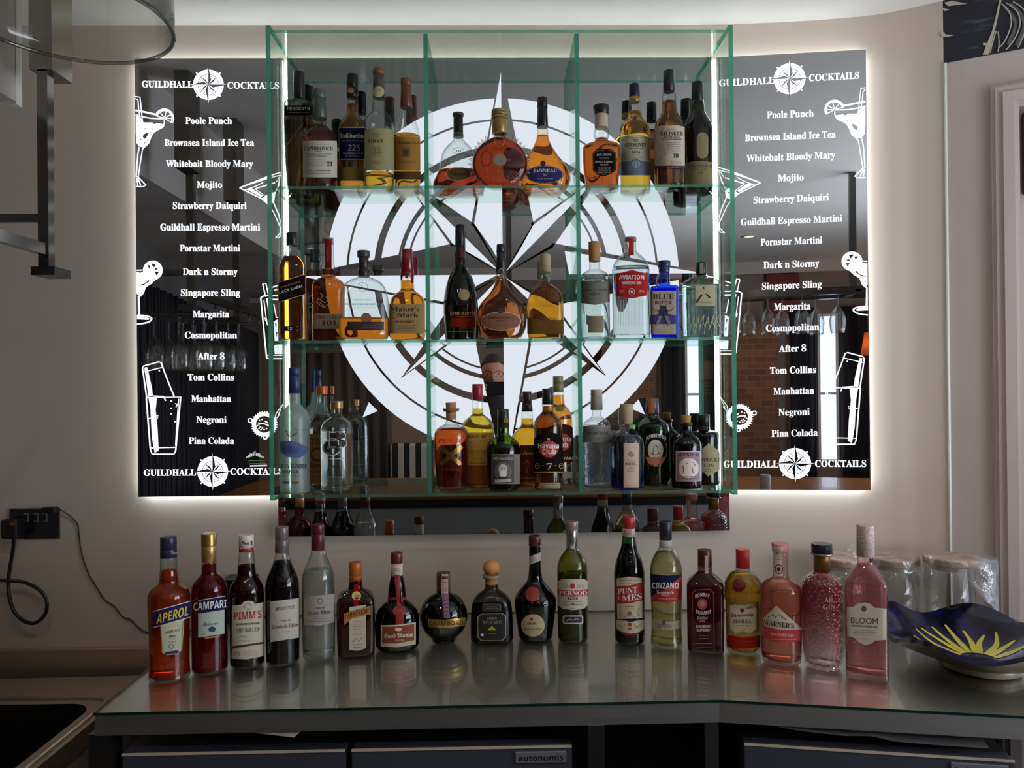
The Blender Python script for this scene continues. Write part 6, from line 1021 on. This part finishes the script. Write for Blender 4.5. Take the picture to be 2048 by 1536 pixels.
# ---------------------------------------------------------------- hanging steel rack, pendant lamp
CHR = solid((128, 124, 118), .16, 1.0); CHD = solid((90, 88, 86), .3, .9)
RX_, RY_ = -1.003, -.40
rk = empty('hanging_rack', (RX_, -1.2, CEIL), 'hanging polished steel glass rack on square ceiling posts, top left', 'rack'); off = -rk.location
zs, zr = aty(88, 140, RY_).z, aty(103, 505, RY_).z
for y in (RY_, -.82, -1.9):
    mb = MB(); mb.box(V((RX_-.0115, y-.0, zr-.03))+off, V((RX_+.0115, y+.023, zs+.01))+off); mb.build('post', CHR, rk)
    mb = MB(); mb.box(V((RX_-.025, y-.005, zs))+off, V((RX_+.025, y+.075, CEIL-.0005))+off); mb.build('ceiling_socket', solid((140, 134, 124), .22, 1.0), rk)
    mb = MB(); mb.box(V((RX_-.026, y-.003, zr-.05))+off, V((RX_+.026, y+.06, zr-.031))+off); mb.build('post_foot', CHD, rk)
mb = MB(); mb.box(V((RX_-.008, -2.1, zr-.005))+off, V((RX_+.008, RY_, zr+.02))+off); mb.build('long_rail', CHR, rk)
zb = aty(40, 435, RY_).z; mb = MB(); mb.box(V((-1.45, RY_+.004, zb-.009))+off, V((RX_-.012, RY_+.018, zb+.009))+off); mb.build('cross_rail', CHR, rk)
for y in (-.62, -.74, -.86, -.98, -1.1):
    mb = MB(); x0 = RX_-.012
    mb.tube([V((x0, y, zr-.002))+off, V((x0, y, zr-.028))+off, V((x0-.006, y, zr-.036))+off, V((x0-.3, y, zr-.036))+off, V((x0-.306, y, zr-.028))+off, V((x0-.306, y, zr))+off], .0028, 8); mb.build('glass_hanger', CHR, rk, smooth=True)
pd = empty('pendant_lamp', (-.645, -.93, CEIL), 'clear glass pendant shade hanging close to the viewer, cut off at the top left', 'lamp')
zr_ = ZC+.557-CEIL; prof = [(.150, 0), (.1505, .03), (.149, .08), (.145, .13), (.135, .185), (.115, .235), (.085, .275), (.05, .30), (.03, .31)]
mb = MB(); mb.lathe([(r, zr_+z) for r, z in prof]+[(r-.0025, zr_+z) for r, z in reversed(prof)]+[(.150, zr_)], 64); sd = mb.build('lamp_shade', glass((246, 246, 244), (120, 120, 120), 2.5, .8), pd, smooth=True)
mb = MB(); mb.tube([V((.1488*math.cos(i*math.pi/32), .1488*math.sin(i*math.pi/32), zr_-.001)) for i in range(65)], .0032, 8, caps=False); mb.build('shade_rim', glass((225, 226, 226), (60, 60, 64), 1.2, 1.4), sd, smooth=True)
mb = MB(); mb.lathe([(.001, zr_+.35), (.022, zr_+.35), (.026, zr_+.33), (.026, zr_+.29), (.02, zr_+.25), (.001, zr_+.25)], 24); mb.build('lamp_holder', solid((150, 120, 70), .3, .9), pd, smooth=True)
mb = MB(); mb.tube([V((0, 0, zr_+.34)), V((0, 0, -.001))], .004, 8); mb.build('cord', solid((30, 28, 28), .6), pd)
mb = MB(); mb.lathe([(.001, zr_+.13), (.016, zr_+.14), (.026, zr_+.17), (.027, zr_+.2), (.014, zr_+.25), (.012, zr_+.255)], 20); mb.build('bulb', glass((255, 225, 180), (180, 130, 80), 2.), pd, smooth=True)
# ---------------------------------------------------------------- the room behind, seen in the mirrors
BY = -1.27
bb = empty('front_bar', (0, BY-.2, 0), 'front bar with wooden top and steel back, seen only in the mirrors', 'bar'); off = -bb.location
mb = MB(); mb.box(V((-1.28, BY-.62, 1.02))+off, V((1.9, BY-.0, 1.05))+off); mb.build('bar_top', solid((150, 96, 48), .25, noise=.3, scale=8, aniso=(1, 10, 10), coat=.4), bb, bevel=.01)
mb = MB(); mb.box(V((-1.28, BY-.06, .985))+off, V((1.9, BY-.01, 1.019))+off); mb.build('bar_edge', solid((24, 24, 30), .4), bb)
mb = MB(); mb.box(V((-1.26, BY-.06, .0))+off, V((1.85, BY-.02, .984))+off); mb.build('back_sheet', solid((186, 186, 182), .35, .3), bb)
mb = MB(); mb.box(V((-1.26, BY-.019, .7))+off, V((1.85, BY+.2, .72))+off); mb.build('work_shelf', steel((150, 150, 150), .3), bb)
tp = empty('bar_tap', (1.0, BY+.12, .7205), 'chrome swan-neck tap on the front bar, seen in the mirror strip', 'tap')
mb = MB(); mb.tube(smooth_path([(0, 0, 0), (0, 0, .1), (.02, .0, .17), (.06, 0, .19), (.1, 0, .17), (.105, 0, .14)], 5), .011, 10); mb.build('spout', CHR, tp, smooth=True)
spb = empty('spray_bottle', (-.62, BY+.1, .7205), 'white spray bottle on the front bar, seen in the mirror strip', 'bottle')
mb = MB(); mb.lathe([(.001, 0), (.035, 0), (.036, .09), (.03, .13), (.014, .16), (.014, .18), (.001, .18)], 24); mb.build('bottle_body', solid((225, 225, 222), .4), spb, smooth=True)
mb = MB(); mb.box((-.05, -.014, .18), (.022, .014, .215)); mb.box((-.04, -.008, .13), (-.03, .008, .18)); mb.build('trigger_head', solid((230, 230, 228), .4), spb, bevel=.004)
# rack above the front bar, with hanging glasses
r2 = empty('bar_glass_rack', (.2, BY, CEIL), 'long steel glass rack above the front bar, seen only in the mirrors', 'rack'); off = -r2.location; zz = ZC+.42
for y in (-1.62, -1.82):
    mb = MB(); mb.box(V((-.94, y-.01, zz))+off, V((1.9, y+.01, zz+.035))+off); mb.build('rail', CHR, r2)
for x in (-.92, .06, 1.34):
    mb = MB(); mb.box(V((x-.014, -1.73, zz+.02))+off, V((x+.014, -1.70, CEIL-.001))+off); mb.build('post', CHD, r2)
    mb = MB(); mb.box(V((x-.014, -1.83, zz+.01))+off, V((x+.014, -1.61, zz+.022))+off); mb.build('cross_bar', CHD, r2)
GG = glass((250, 250, 248), (120, 120, 124), 2.2, 1.3)
def wineglass(loc, k=1.0):
    root = empty('wine_glass', loc, 'stemmed glass hanging upside down from the rack in the mirrored room', 'glass', 'glasses hanging from the mirrored racks')
    mb = MB(); mb.lathe([(.006, -.012), (.005, -.02), (.004, -.08*k), (.008, -.09*k), (.03*k, -.115*k), (.038*k, -.15*k), (.036*k, -.19*k), (.031*k, -.215*k), (.0295*k, -.215*k), (.034*k, -.19*k), (.036*k, -.15*k), (.028*k, -.118*k)], 20); mb.build('bowl', GG, root, smooth=True)
    mb = MB(); mb.lathe([(.0005, 0), (.033, -.001), (.034, -.003), (.012, -.008), (.006, -.013)], 20); mb.build('foot', GG, root, smooth=True); return root
g0 = wineglass((-.86, -1.77, zz+.034)); kids = list(g0.children)
spots = [(x, y, zz+.034) for x, y in [(-.78, -1.77), (-.70, -1.77), (-.86, -1.67), (-.78, -1.67), (-.62, -1.67), (-.1, -1.77), (-.02, -1.77), (.70, -1.67), (.78, -1.67), (.86, -1.77), (.94, -1.67), (1.02, -1.77), (1.1, -1.67), (1.18, -1.77), (1.26, -1.67)]]
spots += [(x, y, zr-.03) for x in (-1.08, -1.17, -1.26) for y in (-.68, -.80, -.92, -1.04)]
for p in spots:
    c = g0.copy(); COL.objects.link(c); c.location = p
    for k in kids: d = k.copy(); COL.objects.link(d); d.parent = c
# curtains, brick chimney, picture, wall lamp, striped bench
def curtain(name, x0, x1, y, z0, z1, mt, label, d=.03, fold=.11, vec=None):
    mb = MB(); n = int(abs(x1-x0)/.012); P0 = V((x0, y, 0)); dv = (V((1, 0, 0)) if vec is None else vec)
    nv = V((-dv.y, dv.x, 0)); pts = [P0+dv*(abs(x1-x0)*i/n)+nv*d*math.sin(2*math.pi*i*abs(x1-x0)/n/fold) for i in range(n+1)]
    for i in range(n): mb.poly([(pts[i].x, pts[i].y, z0), (pts[i+1].x, pts[i+1].y, z0), (pts[i+1].x, pts[i+1].y, z1), (pts[i].x, pts[i].y, z1)])
    o = mb.build(name, mt, smooth=True); s_ = o.modifiers.new('thickness', 'SOLIDIFY'); s_.thickness = .006; tag(o, label, 'curtain'); return o
DC = solid((34, 35, 42), .85)
lv = (LW1-LW0).normalized(); st_ = LW0+lv*1.0+V((-lv.y, lv.x, 0))*.07
curtain('curtain', st_.x, st_.x+3.3, st_.y, .02, ZC+.46, DC, 'long charcoal curtain along the left wall, seen only in the mirrors', vec=lv)
curtain('curtain', -1.75, -.95, -4.3, .02, ZC+.30, solid((84, 74, 70), .85), 'brown pleated curtain on the rear wall, seen only in the mirrors')
mb = MB(); mb.box((1.66, -4.398, .9), (1.78, -4.39, ZC+.55)); wn2 = struct('window_2', mb, emit((214, 226, 250), 2.6))
mb = MB()
for x in (1.64, 1.78): mb.box((x, -4.399, .88), (x+.02, -4.375, ZC+.57))
for z in (.88, ZC-.1, ZC+.55): mb.box((1.64, -4.399, z), (1.80, -4.374, z+.02))
mb.build('window_frame', solid((222, 220, 214), .4), wn2)
for x0 in (1.42, 1.82): curtain('curtain', x0, x0+.2, -4.33, .02, ZC+.62, DC, 'dark curtain %s the slit window on the rear wall, mirrored' % ('left of' if x0 > 1.5 else 'right of'))
def brick_m():
    m, t, o = nt('brick'); L = t.links.new; p = N(t, 'BsdfPrincipled'); p.inputs['Roughness'].default_value = .85; tc = N(t, 'TexCoord'); b_ = N(t, 'TexBrick'); mp = N(t, 'Mapping'); mp.inputs['Rotation'].default_value = (math.pi/2, 0, 0); L(tc.outputs['Object'], mp.inputs[0])
    L(mp.outputs[0], b_.inputs[0]); b_.inputs['Scale'].default_value = 5; b_.inputs['Color1'].default_value = lin((120, 78, 50))+(1,); b_.inputs['Color2'].default_value = lin((96, 58, 38))+(1,); b_.inputs['Mortar'].default_value = lin((110, 90, 74))+(1,); L(b_.outputs[0], p.inputs['Base Color']); L(p.outputs[0], o.inputs[0]); return m
mb = MB(); mb.box((.86, -4.395, 0), (1.29, -4.05, 2.03)); struct('wall_chimney', mb, brick_m())
mb = MB(); mb.box((1.24, -4.36, 2.04), (1.50, -4.345, 2.445)); o = mb.build('wall_picture', solid((120, 30, 34), .6)); tag(o, 'plain deep red picture on the rear wall, seen only in the right mirror', 'picture')
wl_ = empty('wall_lamp', (2.02, -4.32, 1.85), 'warm shaded wall lamp on the rear wall, seen only in the right mirror', 'lamp')
mb = MB(); mb.lathe([(.09, -.1), (.06, .08), (.058, .08), (.087, -.1)], 24, c=(0, .12, 0)); mb.build('lamp_shade', frosted((226, 170, 100), .3), wl_, smooth=True)
mb = MB(); mb.tube([(0, .0, 0), (0, .1, .0), (0, .12, .03)], .006, 8); mb.lathe([(.001, -.05), (.02, -.04), (.025, 0), (.01, .03)], 16, c=(0, .12, -.01)); mb.build('bracket', CHR, wl_)
bn = empty('banquette', (.0, -4.05, 0), 'upholstered bench with striped back along the rear wall, seen only in the mirrors', 'bench'); off = -bn.location
def stripes():
    m, t, o = nt('striped_fabric'); L = t.links.new; p = N(t, 'BsdfPrincipled'); p.inputs['Roughness'].default_value = .9; tc = N(t, 'TexCoord'); wv = N(t, 'TexWave'); wv.inputs['Scale'].default_value = 3.2; L(tc.outputs['Object'], wv.inputs[0]); r = N(t, 'ValToRGB'); r.color_ramp.interpolation = 'CONSTANT'
    r.color_ramp.elements[0].color = (.014, .014, .018, 1); r.color_ramp.elements[1].position = .5; r.color_ramp.elements[1].color = (.55, .5, .45, 1); L(wv.outputs[0], r.inputs[0]); L(r.outputs[0], p.inputs['Base Color']); L(p.outputs[0], o.inputs[0]); return m
mb = MB(); mb.box(V((-.93, -4.35, .5))+off, V((-.2, -4.24, 1.05))+off); mb.build('backrest', stripes(), bn, bevel=.03)
mb = MB(); mb.box(V((-.93, -4.23, .1))+off, V((-.2, -3.75, .48))+off); mb.build('seat', solid((40, 42, 60), .8), bn, bevel=.03)
for (x, y), en in zip(DOWN, ('left end of the front bar', 'middle of the front bar', 'right end of the front bar', 'tables on the left', 'tables on the right')):
    dl = empty('ceiling_downlight', (x, y, CEIL), 'small round recessed ceiling light above the %s' % en, 'lamp')
    mb = MB(); mb.lathe([(.036, -.001), (.05, -.001), (.05, -.006), (.046, -.008), (.036, -.006), (.036, -.001)], 28); mb.build('trim_ring', solid((200, 198, 192), .4), dl, smooth=True)
    mb = MB(); mb.lathe([(.0005, -.001), (.036, -.001), (.036, -.002), (.0005, -.002)], 28); mb.build('lens', emit((255, 236, 205), 2.), dl)
# ---------------------------------------------------------------- the photographer, seen in the mirror between the lit pieces
def skinned(name, joints, edges, mt, parent, root=0, sub=2):
    me = bpy.data.meshes.new(name); me.from_pydata([j[:3] for j in joints], edges, []); me.materials.append(mt)
    o = bpy.data.objects.new(name, me); COL.objects.link(o); o.parent = parent
    sk_ = o.modifiers.new('skin', 'SKIN'); sk_.use_smooth_shade = True
    for i, j in enumerate(joints):
        v = me.skin_vertices[0].data[i]; v.radius = (j[3], j[4] if len(j) > 4 else j[3]); v.use_root = i == root
    s_ = o.modifiers.new('sub', 'SUBSURF'); s_.levels = sub; s_.render_levels = sub; return o
PX, PY = -.03, -2.44
ps = empty('person', (PX, PY, -.0), 'person in dark top and glasses holding up a phone, seen only reflected in the middle', 'person')
SKIN = solid((196, 144, 120), .55)
J = [(0, 0, .96, .15, .11), (0, 0, 1.1, .14, .10), (0, 0, 1.28, .165, .11), (0, 0, 1.41, .13, .09), (0, .005, 1.46, .06), (0, .02, 1.50, .052),
     (.17, 0, 1.40, .06), (.25, .1, 1.19, .046), (.13, .30, 1.44, .03), (-.17, 0, 1.40, .06), (-.25, .1, 1.19, .046), (-.10, .30, 1.44, .03),
     (.1, 0, .88, .09), (.11, .01, .5, .06), (.11, -.01, .1, .042), (.11, .12, .04, .036), (-.1, 0, .88, .09), (-.11, .01, .5, .06), (-.11, -.01, .1, .042), (-.11, .12, .04, .036)]
E_ = [(0, 1), (1, 2), (2, 3), (3, 4), (4, 5), (3, 6), (6, 7), (7, 8), (3, 9), (9, 10), (10, 11), (0, 12), (12, 13), (13, 14), (14, 15), (0, 16), (16, 17), (17, 18), (18, 19)]
skinned('body', J, E_, solid((38, 36, 40), .8), ps)
def headmesh():
    mb = MB(); n, m_ = 40, 32; vs = []
    for i in range(m_+1):
        ph = math.pi*i/m_; z = math.cos(ph)
        for j in range(n):
            t = 2*math.pi*j/n; x, y = math.sin(ph)*math.cos(t), math.sin(ph)*math.sin(t); fx = .075; fy = .095; fz = .118
            jaw = 1-.28*max(0, -z-.1); px_, py_, pz_ = x*fx*jaw, y*fy*(1-.12*max(0, -z)), z*fz
            if y > 0:
                w_ = math.exp(-(px_/.012)**2); py_ += .022*w_*math.exp(-((pz_+.022)/.018)**2)+.01*w_*math.exp(-((pz_-.002)/.02)**2)          # nose
                for s_ in (-1, 1): py_ -= .010*math.exp(-((px_-s_*.031)/.014)**2-((pz_-.006)/.011)**2)                                       # eye sockets
                py_ += .005*math.exp(-(px_/.02)**2-((pz_+.056)/.007)**2)-.004*math.exp(-(px_/.024)**2-((pz_+.0625)/.003)**2)+.005*math.exp(-(px_/.018)**2-((pz_+.069)/.006)**2)
            vs.append(V((px_, py_, pz_)))
    mb.add(vs, [(i*n+j, (i+1)*n+j, (i+1)*n+(j+1) % n, i*n+(j+1) % n) for i in range(m_) for j in range(n)]); return mb
hc = V((-.0, .05, 1.60)); mb = headmesh(); hd = mb.build('head', SKIN, ps, smooth=True, loc=hc)
for s_ in (-1, 1):
    mb = MB(); mb.lathe([(.001, .006), (.012, .004), (.018, 0), (.014, -.004), (.001, -.003)], 14, c=(0, 0, 0), k=.62); o = mb.build('ear', SKIN, hd, smooth=True, loc=(s_*.076, 0, -.005)); o.rotation_euler = (math.radians(90), 0, math.radians(90))
    mb = MB(); mb.lathe([(max(.0003, .010*math.sin(math.pi*i/8)), .006*math.cos(math.pi*i/8)) for i in range(9)], 14); mb.build('eye', solid((96, 76, 66), .2), hd, smooth=True, loc=(s_*.031, .072, .005))
    mb = MB(); mb.tube([(s_*.033+.026*math.cos(i*math.pi/12), .1, .004+.019*math.sin(i*math.pi/12)) for i in range(25)], .0016, 6, caps=False); mb.tube([(s_*.058, .1, .006), (s_*.078, .06, .01), (s_*.08, -.0, .008)], .0016, 6); mb.build('glasses', solid((30, 26, 26), .3), hd)
mb = headmesh(); mb.v = [V((v.x*1.07, (v.y-.008)*1.06 if v.y < .02 else v.y*1.0+.002, v.z*1.06+.006)) for v in mb.v]
keep = [f for f in mb.f if all(mb.v[i].z > .052+max(0, mb.v[i].y)*.25 or (mb.v[i].y < -.01 and mb.v[i].z > -.03) for i in f)]; mb.f = keep; mb.m = [0]*len(keep)
hr = mb.build('hair', solid((58, 46, 38), .7, noise=.4, scale=120), hd, smooth=True)
mb = MB(); mb.lathe([(.045, -.05), (.052, -.02)], 20); 
for sx, sgn in ((.13, 1), (-.10, -1)):                                # hands: palm and five bent fingers each, skinned as one
    wx, wy, wz = sx, .30, 1.44
    H = [(wx, wy, wz, .028), (wx-.012*sgn, wy+.04, wz+.035, .03, .017), (wx-.02*sgn, wy+.06, wz+.065, .03, .014)]; Ed = [(0, 1), (1, 2)]
    for k, (dz, ln) in enumerate(((.026, .95), (.010, 1.05), (-.008, 1.0), (-.025, .8))):
        b_ = len(H); bx = wx-.018*sgn; H += [(bx+.004*sgn, wy+.068, wz+.06+dz, .0095), (bx-.004*sgn, wy+.068+.034*ln, wz+.068+dz*1.1, .0088), (bx-.03*sgn, wy+.068+.04*ln, wz+.07+dz*1.15, .0082), (bx-.048*sgn, wy+.068+.034*ln, wz+.07+dz*1.1, .007)]; Ed += [(2, b_), (b_, b_+1), (b_+1, b_+2), (b_+2, b_+3)]
    b_ = len(H); H += [(wx-.03*sgn, wy+.035, wz+.03, .0125), (wx-.045*sgn, wy+.05, wz+.05, .0105), (wx-.056*sgn, wy+.056, wz+.075, .009)]; Ed += [(1, b_), (b_, b_+1), (b_+1, b_+2)]
    skinned('hand', H, Ed, SKIN, ps)
ph = empty('phone', (.0, -2.0605, 1.52), 'dark phone held level in the hands of the reflected person', 'phone')
mb = MB(); mb.box((-.079, -.004, -.037), (.079, .004, .037)); mb.build('phone_body', solid((18, 19, 22), .2), ph, bevel=.004)
mb = MB()
for x, z in ((-.004, .01), (-.03, .02), (-.03, -.004)): mb.lathe([(.001, .0), (.0065, .0), (.0075, -.001)], 16, c=(x-.03, z, 0)); 
mb.v = [V((v.x, .0045-v.z*.3, v.y)) for v in mb.v]; mb.build('camera_lens', solid((6, 6, 10), .05), ph)
